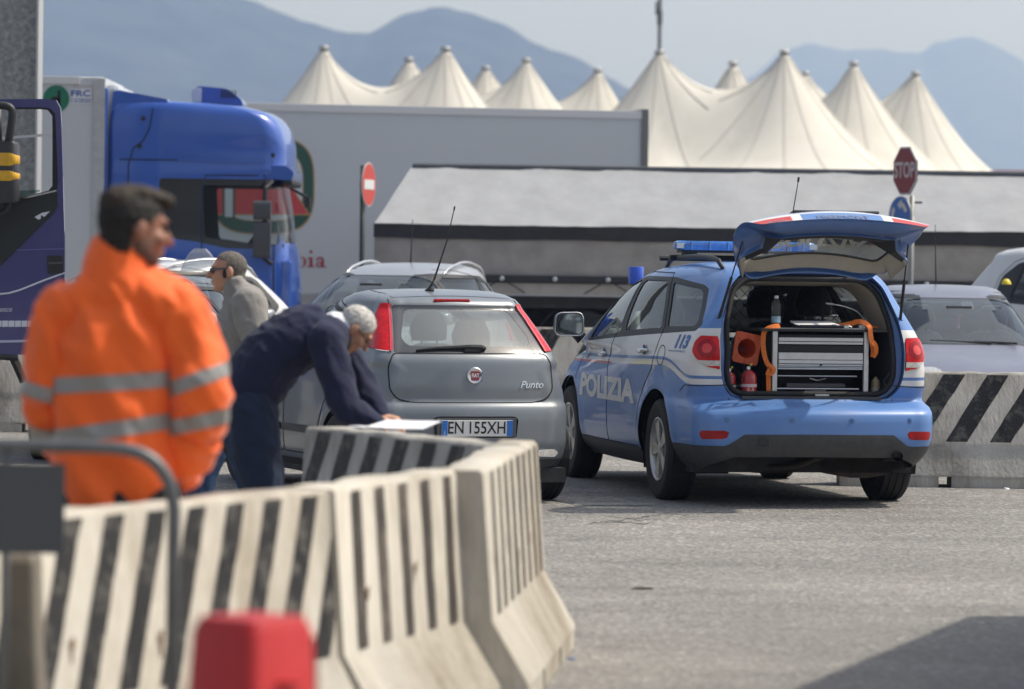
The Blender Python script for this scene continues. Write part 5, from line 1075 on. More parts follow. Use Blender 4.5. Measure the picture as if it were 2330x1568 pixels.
p, q = on_rear(bvh, 0, .90); Mb = basis(p - Vector((0, .002, 0)), (1, 0, 0), (0, .06, 1)); bd = obj('badge', lathe([(.056, 0), (.058, .006), (.052, .010), (.046, .008), (0, .008)], 28, Mb, cap=False), chrome, tgp, auto=30)
obj('badge_face', prism(rpoly([(-.034, .03), (.034, .03), (.028, -.036), (-.028, -.036)], .012), .0035, Mb @ Matrix.Translation((0, 0, .008))), mat('badge maroon', (.22, .008, .03), .25, coat=1), bd); obj('lettering', tf(text_mesh('FIAT', .038, bold=.0006, xs=.72), Mb @ Matrix.Translation((0, -.001, .0122))), mat('badge white', (.75, .75, .75), .3), bd)
obj('lettering', rear_text(bvh, text_mesh('Punto', .066, ext=.003, shear=.35, xs=1.15, bold=.001), .43, .835, .003), chrome, tgp)
p, q = on_rear(bvh, -.03, 1.41); obj('brake_light', box(p + Vector((0, .002, .003)), (.27, .02, .026)), redlens2, PU, bev=.01)
wy = lambda x, z: on_rear(bvh, x, z)[0].y
obj('wiper', [tube([(-.40, wy(-.40, 1.075) - .018, 1.073), (-.25, wy(-.25, 1.09) - .02, 1.088), (-.02, wy(0, 1.1) - .03, 1.098)], [.006, .011, .016], 8), tube([(-.02, wy(0, 1.1) - .03, 1.098), (.07, wy(.07, 1.1) - .03, 1.095), (.10, wy(.1, 1.09) - .02, 1.085)], [.016, .019, .014], 8), tube([(-.40, wy(-.4, 1.065) - .006, 1.065), (-.02, wy(0, 1.07) - .008, 1.073)], .005, 5), box((.0, wy(0, 1.075) - .012, 1.075), (.12, .02, .022))], blackp, PU, smooth=False)
def roofz(x, y): h = bvh.ray_cast(Vector((x, y, 3)), Vector((0, 0, -1))); return h[0].z
az = roofz(-.09, .14); obj('antenna_base', loft([[(-.09 + a * k + d * .3, .14 + b * k * 1.4 - d * .3, az - .006 + d) for a, b in ell(14, .034, .034)] for d, k in ((0, 1), (.012, .95), (.03, .5), (.05, .3), (.08, .2))]), blackp, PU, smooth=True)
obj('antenna', tube([(-.066, .12, az + .06), (.01, .06, az + .35), (.05, .02, az + .585)], [.008, .005, .0035], 7), mat('antenna brown', (.035, .022, .018), .5), PU); obj('antenna_tip', tube([(.048, .022, az + .57), (.052, .018, az + .60)], .006, 6), blackp, PU)
obj('roof_seam', ribbon([(sg * 1.0 * x, y, roofz(x, y) + .001) for sg in (-1,) for x, y in zip(np.linspace(.435, .47, 8), np.linspace(-.08, 1.0, 8))], (0, 0, 1), .007, .001), gap, PU)
obj('roof_seam', ribbon([(x, -.10 + .02 * (x / .43) ** 2, roofz(x, -.10 + .02 * (x / .43) ** 2) + .001) for x in np.linspace(-.43, .43, 14)], (0, 0, 1), .006, .001), gap, PU)
for sg in (-1, 1):
    p, q = on_rear(bvh, sg * .55, .36); N_ = Vector((sg * .35, -.93, 0)).normalized(); M = basis(p - Vector((0, .004, 0)), Vector((0, 0, 1)).cross(N_) * 1, (0, 0, 1)); obj('fog_lamp', prism(rpoly([(-.09, -.024), (.06, -.03), (.095, .0), (.06, .026), (-.09, .024)], .015), .012, M), clearlens if sg > 0 else redlens2, PU, bev=.003)
    p, q = on_rear(bvh, sg * .44, .36); obj('rear_reflector', box(p, (.03, .01, .045)), redlens2, PU)
p, q = on_side(bvh, .18, .70, -1); obj('sticker', box(p + Vector((-.002, 0, 0)), (.003, .09, .05)), mat('yellow sticker', (.7, .6, .05), .5), PU)
for x in (-.34, .34): seat(PU, (x, .30, .42), back=.52, w_=.48); seat(PU, (x, 1.25, .42), back=.56, w_=.48)
obj('parcel_shelf', box((0, -.05, .95), (1.1, .5, .02)), trim_d, PU); obj('dashboard', box((0, 1.95, .82), (1.3, .35, .24)), trim_d, PU, bev=.05); obj('steering_wheel', tube([(-.34 + .17 * math.cos(a), 1.68, .95 + .16 * math.sin(a)) for a in np.linspace(0, 2 * math.pi, 24, endpoint=False)], .013, 6, closed=True), blackp, PU)
underbody(PU, 2.51, .303, 1.475, .185, -.5, 3.1, .842, .17, .35)
# ---------------------------------------------------------------- background cars
def scaled(T, kl, kw, kh, hood=0): return [(z * kh, yr * kl, yf * kl, w_ * kw, rr, rf, nr, nf, br) for z, yr, yf, w_, rr, rf, nr, nf, br in T]
def simple_car(name, label, T0, k, pm, loc, head, rails=False, estate=0, seats=True, gs=g_ws, antenna=None, front=True, r=.31, cat='car', stripe=None, beyond=None):
    kl, kw, kh = k; T = scaled(T0, *k); wb = 2.51 * kl; t, sh, bvh, ar = car(name, label, cat, T, None, loc, head, wb, r, .19, 1.475 * kw, arch=r + .05, dz=.04, NS=80)
    f = lambda pts: [(y * kl, z * kh) for y, z in pts]
    if estate:
        dl = [(2.28, .93), (1.78, 1.24), (1.46, 1.36), (1.1, 1.395), (.2, 1.375), (-.1, 1.33), (-.34, 1.06), (-.25, .98), (1.1, .955)]; w3 = [(.18, 1.0), (.26, 1.34), (-.06, 1.30), (-.24, 1.06)]; w2 = [(1.08, .99), (1.14, 1.36), (.36, 1.35), (.28, 1.0)]
    else:
        dl = [(2.28, .93), (1.78, 1.24), (1.46, 1.365), (1.15, 1.405), (.75, 1.40), (.40, 1.335), (.18, 1.22), (.12, 1.0), (1.1, .955)]; w3 = None; w2 = [(1.10, .99), (1.17, 1.375), (.78, 1.37), (.50, 1.32), (.40, 1.02)]
    sh.side('dlo', rpoly(f(dl), .04), .3)
    for nm, pg in (('winA', [(2.12, .965), (1.72, 1.235), (1.45, 1.34), (1.27, 1.37), (1.20, .985)]), ('winB', w2), ('winC', w3)):
        if pg:
            for sg in (-1, 1): sh.side(nm + 'LR'[sg > 0], rpoly(f(pg), .03), .3, sg, ('dlo',))
    sc_ = [(x * kw, z * kh) for x, z in [(-.66, .955), (.66, .955), (.505, 1.375), (-.505, 1.375)]]; sh.front('frit', rpoly(sc_, .05), .8 * kl, ('body', 'dlo'), .93 * kh); sh.front('screen', rpoly([(x * .95, (z - 1.16 * kh) * .93 + 1.165 * kh) for x, z in sc_], .06), .8 * kl, ('frit',), .93 * kh)
    sh.rear('rear_glass', rpoly([(x * kw, z * kh) for x, z in [(-.52, 1.07), (.52, 1.07), (.44, 1.36), (-.44, 1.36)]], .05), -.05)
    for sg in (-1, 1): sh.region('lamp' + 'LR'[sg > 0], lambda V: np.maximum.reduce([.78 * kh - V[:, 2], V[:, 2] - .95 * kh, .57 * kw - np.abs(V[:, 0]), V[:, 1] + .28]), lambda V, sg=sg: (V[:, 0] * sg > .3) & (V[:, 1] < 0)); sh.region('head' + 'LR'[sg > 0], lambda V: np.maximum.reduce([.62 * kh - V[:, 2], V[:, 2] - .78 * kh, .42 * kw - np.abs(V[:, 0]), 2.85 * kl - V[:, 1]]), lambda V, sg=sg: (V[:, 0] * sg > .2) & (V[:, 1] > 2 * kl))
    finish(t, sh, pm, ('body', 'dlo', 'door'))
    sh.make('window_surround', ['dlo', 'frit'], blackp, t); sh.make('windscreen', ['screen'], gs, t); sh.make('rear_window', ['rear_glass'], g_car, t)
    for S_ in 'LR':
        for nm in ('winA', 'winB', 'winC'): sh.make('window', [nm + S_], g_car, t, off=-.006)
        sh.make('tail_lamp', ['lamp' + S_], redlens, t, off=.006); sh.make('headlamp', ['head' + S_], clearlens, t, off=.006)
    for sg in (-1, 1):
        for pg in (PFD, PRD): groove('panel_gap', bvh, f(pg + pg[:1]), sg, gap, t, .008, n=5)
    def rz(x, y): h = bvh.ray_cast(Vector((x, y, 3)), Vector((0, 0, -1))); return h[0].z if h[0] else 1.4 * kh
    if rails:
        for sg in (-1, 1):
            ys = np.linspace(-.15 * kl, 1.0 * kl, 16); obj('roof_rail', tube([(sg * .52 * kw, y, rz(sg * .52 * kw, y) + .04 * min(1, (y + .15 * kl) / .15, (1.0 * kl - y) / .15)) for y in ys], .015, 8), mat('bright rail', (.6, .6, .61), .3, metal=.8), t, smooth=True)
    if antenna:
        x, y, h_ = antenna; obj('antenna', tube([(x, y, rz(x, y) - .005), (x + .005, y - .02, rz(x, y) + h_ * .3), (x + .01, y - .06, rz(x, y) + h_)], [.011, .007, .003], 6), blackp, t)
    if stripe:
        for sg in (-1,):
            pts = [on_side(bvh, y, .90 * kh, sg)[0] + Vector((sg * .003, 0, 0)) for y in np.linspace(-.2, 3.0 * kl, 20)]; obj('yellow_stripe', ribbon(pts, Vector((sg, 0, 0)), .075, .003), stripe, t)
    for x in (-.34, .34): seat(t, (x, .35, .40 * kh), back=.55, w_=.48); seat(t, (x, 1.25 * kl, .40 * kh), back=.60, w_=.5)
    obj('dashboard', box((0, 1.95 * kl, .80 * kh), (1.25 * kw, .4, .22)), trim_d, t, bev=.05); obj('rear_view_mirror', box((0, 1.55 * kl, 1.27 * kh), (.24, .03, .07)), blackp, t, bev=.01)
    obj('steering_wheel', tube([(-.36 + .17 * math.cos(a), 1.65 * kl, .93 * kh + .16 * math.sin(a)) for a in np.linspace(0, 2 * math.pi, 20, endpoint=False)], .014, 6, closed=True), blackp, t)
    for sg in (-1, 1):
        c = Vector((sg * (.93 * kw), 1.98 * kl, 1.0 * kh)); m_ = obj('wing_mirror', loft([[(c.x + a * k, c.y + d, c.z + b * k) for a, b in rpoly([(-.09, -.06), (.09, -.06), (.085, .07), (-.085, .065)], .04, 3)] for d, k in ((-.04, 1), (.02, 1.02), (.07, .8), (.1, .45))]), pm, t, auto=50); obj('mirror_arm', tube([c + Vector((-sg * .06, 0, -.03)), (sg * .78 * kw, 2.0 * kl, .95 * kh)], .03, 6), blackp, m_)
    if front:
        for sg in (-1, 1): obj('wiper', tube([(sg * .12 - .3, 2.16 * kl + .1, .985 * kh), (sg * .12 + .25, 2.05 * kl + .12, 1.0 * kh)], .01, 5), blackp, t)
        obj('grille', box((0, 3.36 * kl, .45 * kh), (.8 * kw, .03, .16)), blackp, t, bev=.02); obj('number_plate', box((0, 3.39 * kl, .42 * kh), (.36, .012, .11)), mat('plate white', (.72, .73, .72)), t)
    underbody(t, wb, r, 1.475 * kw, .19, -.45 * kl, 3.1 * kl, .842 * kw, .17, r + .05)
    return t, bvh, rz
silver = mat('silver paint', (.40, .415, .435), .33, .5, var=.04, scale=1.5, coat=.6, dirt=.2); lilac = mat('faded violet blue paint', (.185, .192, .245), .38, .25, var=.12, scale=1.2, coat=.5, dirt=.35, dcol=(.34, .32, .38), dscale=3); whitec = mat('white car paint', (.62, .63, .64), .3, 0, coat=.6, dirt=.15); gdf = mat('patrol grey paint', (.14, .155, .165), .35, .3, coat=.6, dirt=.2)
def face(dx, Y): return at(dx, 600, Y)
# silver people carrier behind the hatchback, nose towards the camera
hd = math.pi - R_(20); c = face(872, 38.5); simple_car('silver_people_carrier', 'silver people carrier with roof rails directly behind the grey hatchback', PT, (1.08, 1.02, 1.125), silver, (c.x - math.sin(hd) * -1.55 * 0 + .42, 41.2, 0), hd, rails=True, estate=1, antenna=(.12, .3, .45))
# violet car right, behind the barrier
hd = math.pi + R_(3); c = face(2196, 36.2); simple_car('violet_saloon', 'faded violet blue car facing the camera behind the right barrier', PT, (1.06, 1.01, 1.03), lilac, (c.x - .05, 38.6, 0), hd, antenna=(-.03, .1, .60))
# grey patrol car with yellow stripe, its driver's arm out, and a white estate behind
hd = math.pi + R_(1); gd_t, gd_b, gd_r = simple_car('grey_patrol_car', 'grey patrol car with yellow side stripe and open driver window behind walking man', PT, (1.02, 1.0, 1.03), gdf, (-3.20, 35.5, 0), hd, stripe=mat('yellow stripe', (.7, .6, .03), .5))
hd = -R_(-128); c = face(500, 42); wt, wb_, wr = simple_car('white_estate', 'white estate car with roof rails parked beside the blue truck cab', PT, (1.1, 1.02, 1.12), whitec, (c.x - .12, 43.2, 0), hd, rails=True, estate=1)
bag = obj('plastic_cover', loft([[(a * k, b * k * .7, z) for a, b in rpoly([(-.17, -.1), (.17, -.1), (.17, .1), (-.17, .1)], .05, 3)] for z, k in ((0, 1), (.06, .9), (.16, .55), (.2, .3))]), glass('plastic film', (.8, .82, .84), 1.5, .1, .25, (.7, .72, .74)))
pb = at(455, 617, 35.0); bag.location = pb; tag(bag, 'clear plastic cover standing on the grey patrol car roof', 'cover')
# pale van at the far right edge
hd = math.pi + R_(38); c = face(2395, 44); vt = simple_car('white_van', 'white van windscreen pillar at the right edge behind the violet car', PT, (1.05, 1.02, 1.32), whitec, (c.x + .1, 46.5, 0), hd)[0]
y_ = at(2306, 612, 43.0); v2 = obj('hard_hat', lathe([(.055, 0), (.05, .02), (.04, .04), (.025, .055), (0, .06)], 18, cap=False), mat('yellow helmet', (.7, .55, .03), .4), smooth=True); v2.location = (y_.x, 43.6, y_.z - .17); tag(v2, 'yellow hard hat behind the white van windscreen', 'helmet')
# ---------------------------------------------------------------- blue cab of the refrigerated truck (child parts of that truck)
CT = [(.55, -1.15, 1.12, 1.20, .10, .25, .03, .03, .02), (.9, -1.2, 1.20, 1.22, .10, .28, .03, .04, .02), (1.4, -1.2, 1.22, 1.22, .10, .30, .03, .04, .02), (1.75, -1.2, 1.19, 1.22, .10, .30, .03, .04, .02), (1.98, -1.2, 1.14, 1.21, .10, .30, .03, .04, .02), (2.3, -1.2, 1.10, 1.205, .10, .30, .03, .05, .02), (2.75, -1.2, 1.04, 1.20, .10, .30, .03, .05, .02), (2.82, -1.2, 1.13, 1.20, .10, .30, .03, .05, .02), (2.92, -1.2, 1.13, 1.19, .10, .32, .03, .05, .02), (3.1, -1.2, 1.13, 1.19, .10, .30, .03, .06, .02), (3.3, -1.2, 1.09, 1.19, .10, .26, .03, .05, .02), (3.47, -1.19, 1.0, 1.185, .10, .26, .03, .05, .02), (3.58, -1.17, .85, 1.175, .10, .26, .03, .05, .02), (3.65, -1.15, .58, 1.155, .10, .26, .03, .05, .02), (3.69, -1.12, .1, 1.11, .12, .26, .03, .05, .02), (3.71, -1.08, -.45, 1.02, .12, .3, .03, .06, .02)]
cabx = S(453, 600, YF - .1).x; sh, nn = car_shell(CT, .05, 70, nroof=8, crown=.02); bvh = sh.bvh()
cbl = mat('blue lorry paint', (.028, .10, .44), .28, 0, var=.05, scale=1.0, coat=.9, dirt=.12, dcol=(.15, .18, .25), dscale=2)
# local: y = travel direction (right in the picture), x = truck right side (towards the camera)
MC = Matrix(((0, 1, 0, cabx), (-1, 0, 0, 1.24), (0, 0, 1, -.02), (0, 0, 0, 1)))
for sg in (-1, 1):
    S_ = 'LR'[sg > 0]; sh.side('dark' + S_, rpoly([(-.53, 1.98), (-.53, 2.72), (1.0, 2.72), (1.0, 1.90), (.72, 1.84), (.35, 1.84), (-.05, 1.92)], .05), .5, sg); sh.side('door' + S_, rpoly([(.06, 1.98), (.02, 2.64), (.98, 2.64), (.96, 1.86), (.62, 1.90)], .03), .5, sg, ('dark' + S_,))
sh.front('screen', rpoly([(-1.05, 1.92), (1.05, 1.92), (1.05, 2.72), (-1.05, 2.72)], .08), .6, ('body', 'darkL', 'darkR'), 1.88)
def cabobj(name, labs, m, off=0): o = sh.make(name, labs, m, tr, off); o.matrix_local = MC; return o
cabobj('cab_body', ['body'], cbl); [(cabobj('window_band', ['dark' + S_], mat('tinted panel', (.02, .021, .023), .2, coat=.5)), cabobj('door_window', ['door' + S_], glass('cab glass', (.8, .83, .82), 1.4))) for S_ in 'LR']; cabobj('windscreen', ['screen'], glass('cab glass', (.8, .83, .82)))
def cabp(name, shape, m, **k): o = obj(name, shape, m, tr, **k); o.matrix_local = MC; return o
sg = 1
for pts in ([(.02, .9), (.02, 2.76), (1.0, 2.78)], [(-1.14, 2.95), (.6, 2.95), (1.05, 2.93)], [(-.62, 3.6), (-.66, 3.35), (-.74, 3.18), (-.86, 3.1), (-.92, 2.9), (-.94, 1.6)], [(.93, 1.9), (.93, .9)], [(-1.0, 1.62), (.9, 1.62)]):
    o = groove('panel_gap', bvh, pts, 1, mat('blue gap', (.008, .02, .08), .6), tr, .018, n=8, off=.003); o.matrix_local = MC
for pts in ([(-.3, 2.965), (.98, 2.945)],): o = groove('panel_edge', bvh, pts, 1, cbl, tr, .05, n=8, off=.012); o.matrix_local = MC
for yy, zz_ in ((-.74, 3.47), (-.78, 3.12), (.90, 3.03)): p, q = on_side(bvh, yy, zz_, 1); cabp('marker_stud', lathe([(.03, 0), (.03, .012), (.015, .016), (0, .016)], 12, basis(p, (0, 1, 0), (0, 0, 1)), cap=False), blackp)
cabp('side_fairing', [box((1.16, -1.32, 2.55), (.06, .26, 2.6))], cbl, bev=.02); cabp('side_fairing', [box((-1.16, -1.32, 2.55), (.06, .26, 2.6))], cbl, bev=.02); cabp('fairing_rubber', box((1.17, -1.45, 2.5), (.05, .1, 2.4)), rubber)
pts = [(-1.16, 3.70), (-1.10, 3.90), (-.55, 3.86), (-.5, 3.80)]; cabp('roof_deflector', loft([[(x, a, b) for a, b in [(-1.16, 3.55), (-1.13, 3.81), (-1.05, 3.825), (-.45, 3.72), (-.42, 3.62)]] for x in (-1.12, -1.08, 1.08, 1.12)]), cbl, auto=40)
for k in (1,): cabp('roof_lamp_pod', loft([[(.1 + x, -.05 + a, 3.70 + b) for a, b in rpoly([(-.12, -.03), (.5, -.1), (.52, .04), (.32, .19), (-.06, .22), (-.14, .15)], .05, 3)] for x in (-.42, -.38, .38, .42)]), cbl, auto=40)
cabp('pod_side', box((.1 + .43, -.12, 3.80), (.01, .12, .18)), mat('pale pod', (.55, .57, .62), .4), bev=.02); cabp('pod_vent', [box((.53, .2 + .035 * k, 3.82), (.012, .014, .1)) for k in range(6)], blackp)
cabp('sun_visor', loft([[(x, 1.02 + a, 2.80 + b) for a, b in rpoly([(-.22, -.06), (.12, -.09), (.15, .02), (.05, .10), (-.22, .10)], .03, 3)] for x in (-1.12, -1.08, 1.08, 1.12)]), cbl, auto=40); cabp('visor_edge', box((0, 1.08, 2.70), (2.2, .14, .09)), blackp, bev=.03)
for z0, hh in ((2.33, .24), (1.96, .46)): cabp('side_mirror', loft([[(1.33 + a * .8, .78 + d, z0 + b) for a, b in rpoly([(-.1, -hh / 2), (.12, -hh / 2), (.1, hh / 2), (-.08, hh / 2)], .05, 3)] for d in (-.1, -.08, .08, .12)]), mat('mirror shell', (.06, .062, .068), .35), auto=40)
cabp('mirror_arm', tube([(1.2, .9, 2.7), (1.3, .82, 2.62), (1.3, .82, 1.72), (1.2, .9, 1.66)], .03, 8), blackp)
cabp('front_mirror', [tube([(.9, 1.12, 2.62), (1.0, 1.34, 2.5)], .02, 6), box((1.0, 1.34, 2.44), (.18, .07, .13))], blackp)
cabp('wheel_arch', box((0, .35, .75), (2.36, 1.2, .5)), dark); cabp('step', box((1.19, .55, .8), (.06, .5, .5)), cbl, bev=.02); cabp('door_handle', box((1.23, .10, 1.46), (.03, .2, .16)), blackp, bev=.02); cabp('corner_panel', box((1.2, 1.09, 1.25), (.06, .14, .9)), cbl, bev=.03)
cabp('dashboard', box((0, .85, 1.80), (2.1, .4, .2)), trim_d); cabp('steering_wheel', tube([(-.6 + .22 * math.cos(a), .55 + .12 * math.sin(a), 1.97 + .16 * math.sin(a)) for a in np.linspace(0, 2 * math.pi, 20, endpoint=False)], .018, 6, closed=True), blackp); cabp('seat', [box((-.6, -.2, 2.0), (.5, .16, .5)), box((.6, -.3, 1.75), (.5, .16, .3))], seatm, bev=.05)
for yy in (.35,):
    for xx in (-1.02, 1.02):
        c = MC @ Vector((xx, yy, .5)); truck_wheel(tr, (c.x, c.y, .5))
truck_wheel(tr, (cabx - 3.0, .25, .5)); truck_wheel(tr, (cabx - 3.0, 2.2, .5))
# ---------------------------------------------------------------- navy truck with its door swung open at the left edge
YN = 33.0
on = Vector((at(-60, 600, YN).x, YN, 0)); nv = thing('navy_truck', 'navy blue truck with black mirror and door swung open at the left edge', 'truck', on)
def N(x, y, Y=YN): return at(x, y, Y) - on
navy = mat('navy truck paint', (.042, .04, .17), .3, 0, var=.08, scale=2, coat=.8, dirt=.12)
def npoly(name, pts, m, d=.05, y0=0, hole=None, bev=0):
    P = [N(x, y) + Vector((0, y0, 0)) for x, y in pts]
    if hole:
        H = [N(x, y) + Vector((0, y0, 0)) for x, y in hole]; n = len(P); dd = Vector((0, d, 0)); V = P + [p + dd for p in P] + H + [h + dd for h in H]; F = []
        for i in range(n):
            j = (i + 1) % n; F += [(i, j, 2 * n + j, 2 * n + i), (n + j, n + i, 3 * n + i, 3 * n + j), (j, i, n + i, n + j), (2 * n + i, 2 * n + j, 3 * n + j, 3 * n + i)]
        return obj(name, (V, F), m, nv, bev=bev)
    n = len(P); return obj(name, (P + [p + Vector((0, d, 0)) for p in P], [tuple(range(n)), tuple(range(n, 2 * n))[::-1]] + [((i + 1) % n, i, n + i, n + (i + 1) % n) for i in range(n)]), m, nv, bev=bev)
outer = [tuple(p) for p in resample(rpoly([(-190, 227), (137, 225), (141, 330), (147, 560), (147, 805), (-190, 812)], 8, 3), 60)]
def angsort(poly, c, n=60):
    return star([(x, -y) for x, y in poly], (c[0], -c[1]), n)
oc = (0, 370); O1 = [(x, -y) for x, y in angsort(outer, oc)]; I1 = [(x, -y) for x, y in angsort(rpoly([(-150, 246), (112, 244), (126, 256), (132, 425), (126, 445), (-150, 520)], 10, 3), oc)]; I2 = [(x, -y) for x, y in angsort(rpoly([(-145, 250), (108, 248), (119, 260), (119, 432), (55, 447), (-145, 505)], 10, 3), oc)]
npoly('door', O1, navy, .06, 0, I1); npoly('window_gasket', I1, rubber, .05, .004, I2)
npoly('door_trim', rpoly([(-180, 560), (60, 455), (131, 434), (131, 470), (122, 486), (-6, 612), (-180, 740)], 6, 3), mat('trim green black', (.014, .018, .018), .5), .01, -.012); npoly('sill_strip', [(52, 449), (129, 432), (129, 436), (52, 454)], chrome, .012, -.02)
npoly('window_glass', [(-145, 440), (90, 432), (90, 436), (-145, 505)], glass('door glass', (.6, .7, .68), 1.5), .006, .02); npoly('grab_rail', [(-100, 313), (118, 297), (118, 303), (-100, 319)], mat('pale rail', (.62, .62, .63)), .02, .55)
npoly('door_handle', rpoly([(107, 582), (143, 582), (145, 622), (109, 624)], 5, 3), blackp, .015, -.014); npoly('handle_pull', [(111, 597), (141, 596), (141, 600), (111, 601)], mat('handle grey', (.08, .08, .085), .3), .008, -.022)
def nline(name, pts, m, wd, y0=-.006): P = [N(*p) + Vector((0, y0, 0)) for p in pts]; return obj(name, ribbon(P, (0, -1, 0), wd, .004), m, nv)
wl = mat('white pinstripe', (.62, .64, .72), .4); nline('crease', [(-180, 574), (10, 570), (146, 566)], mat('navy crease', (.10, .10, .3), .3), .012); nline('pinstripe', [(-120, 672), (0, 669), (20, 667), (45, 660), (100, 638), (147, 621)], wl, .014); nline('lower_moulding', [(-180, 781), (100, 775), (147, 774)], mat('moulding', (.45, .47, .62), .3), .02)
for k in range(15): npoly('white_block', [(-84 + 14.8 * k, 730), (-70.6 + 14.8 * k, 729.6), (-70.6 + 14.8 * k, 743.5), (-84 + 14.8 * k, 744)], wl, .004, -.005)
sh_ = text_mesh('Francesco', 1.0, shear=.3); xs = [v.x for v in sh_[0]]; k_ = 62 / (max(xs) - min(xs)) * 1.0
obj('lettering', ([N(-4 + v.x * k_, 704 - v.y * 17) + Vector((0, -.005, 0)) for v in sh_[0]], sh_[1]), wl, nv); npoly('white_logo', [(79, 494), (97, 484), (114, 481), (101, 494), (94, 489), (93, 498), (88, 500)], wl, .003, -.0155)
mk = blackp; M0 = [N(x, y) for x, y in [(-40, 250), (10, 243), (36, 250), (38, 275), (30, 330)]]
obj('mirror_arm', tube(smooth_path([p + Vector((0, -.32, 0)) for p in M0], 4), .033, 8), mk, nv, smooth=True); obj('mirror_arm', tube([N(5, 250) + Vector((0, -.25, 0)), N(6, 340) + Vector((0, -.25, 0))], .03, 8), mk, nv, smooth=True); obj('mirror_arm', tube(smooth_path([p + Vector((0, -.3, 0)) for p in [N(30, 450), N(26, 475), N(10, 488), N(-30, 500)]], 4), .03, 8), mk, nv, smooth=True)
def mbox(name, x0, x1, y0, y1, m, g=0): 
    rg = []
    for y, k in ((y1, .9), (y1 - 6, 1), (y0 + 6, 1), (y0, .9)): a, b = N(x0, y), N(x1, y); cx = (a.x + b.x) / 2; hw = (b.x - a.x) / 2 * k + g; rg.append([(cx + u * hw, -.33 + v * (.13 + g), a.z) for u, v in rpoly([(-1, -1), (1, -1), (1, 1), (-1, 1)], .35, 4)])
    return obj(name, loft(rg), m, nv, auto=50)
mbox('mirror_housing', -58, 53, 324, 462, mat('mirror housing', (.03, .031, .034), .5)); yel = mat('yellow tape', (.62, .34, .015), .5, var=.15, scale=20, dirt=.3)
for y0, y1 in ((353, 376), (393, 410)): mbox('reflective_band', -58, 53, y0 - 3, y1 + 3, yel, .004)
# the rest of the cab, left of the frame
sh, _ = car_shell([(.8, -1.0, .9, 1.2, .1, .25, .02, .03, .02), (1.5, -1.0, .95, 1.22, .1, .25, .02, .03, .02), (2.4, -1.0, .85, 1.2, .1, .25, .02, .03, .02), (2.9, -.95, .7, 1.12, .15, .25, .02, .03, .02), (3.0, -.85, .5, 1.0, .15, .25, .02, .03, .02)], .12, 30, 6, 8, 4); o = sh.make('cab_body', ['body'], navy, nv); o.matrix_local = Matrix.Translation((-2.35, 1.5, 0)) @ Matrix.Rotation(R_(90), 4, 'Z')
truck_wheel(nv, (-2.5, .5, .5)); truck_wheel(nv, (-2.5, 2.5, .5)); obj('step_bracket', tube([N(24, 808) + Vector((0, .1, 0)), N(52, 870) + Vector((0, .1, 0))], .04, 6), dark, nv)
obj('mudguard', tube([N(-60, 850), N(0, 812), N(40, 815)], .03, 6), dark, nv)
# ================================================================ people
def remesh(prims, voxel, smooth=4, wr=0, wscale=8, seed=0):
    V = []; F = []
    for v, f in prims:
        k = len(V); V.extend(v); F.extend([[i + k for i in q] for q in f])
    me = mesh_data('tmp', V, F); o = bpy.data.objects.new('tmp', me); COL.objects.link(o)
    r = o.modifiers.new('r', 'REMESH'); r.mode = 'VOXEL'; r.voxel_size = voxel
    if smooth: s = o.modifiers.new('s', 'SMOOTH'); s.iterations = smooth; s.factor = .5
    dg = bpy.context.evaluated_depsgraph_get(); dg.update(); m2 = bpy.data.meshes.new_from_object(o.evaluated_get(dg)); COL.objects.unlink(o); bpy.data.objects.remove(o)
    P = [v.co.copy() for v in m2.vertices]; N = [v.normal.copy() for v in m2.vertices]; F = [tuple(p.vertices) for p in m2.polygons]; bpy.data.meshes.remove(m2)
    if wr:
        for i, p in enumerate(P):
            u = p.x * .8 + p.z * .6; v = p.z * .8 - p.x * .6; q = Vector((u * wscale * 1.5 + seed, v * wscale * .5, p.y * wscale)); d = .75 - 1.9 * abs(noise.noise(q)) + .35 * noise.noise(q * 2.7)
            P[i] = p + N[i] * (d * wr)
    return (P, F)
def limb(pts, rad, a=(1, 1), side=None, n=16, k=5):
    P = [Vector(p) for p in pts]; Q = smooth_path(P, k) if len(P) > 2 else [P[0].lerp(P[1], t / k) for t in range(k + 1)]
    R = np.interp(np.linspace(0, len(P) - 1, len(Q)), range(len(P)), rad); rings = []
    def ring(c, d, r):
        s = Vector(side) if side else None
        if s is None: u, v = frame_of(d)
        else: u = (s - d * s.dot(d)).normalized(); v = d.cross(u)
        return [c + u * (r * a[0] * math.cos(2 * math.pi * j / n)) + v * (r * a[1] * math.sin(2 * math.pi * j / n)) for j in range(n)]
    D = [(Q[min(i + 1, len(Q) - 1)] - Q[max(i - 1, 0)]).normalized() for i in range(len(Q))]; m_ = min(a)
    for t in (80, 55, 30): rings.append(ring(Q[0] - D[0] * R[0] * m_ * math.sin(R_(t)), D[0], R[0] * math.cos(R_(t))))
    for q, d, r in zip(Q, D, R): rings.append(ring(q, d, r))
    for t in (30, 55, 80): rings.append(ring(Q[-1] + D[-1] * R[-1] * m_ * math.sin(R_(t)), D[-1], R[-1] * math.cos(R_(t))))
    return loft(rings)
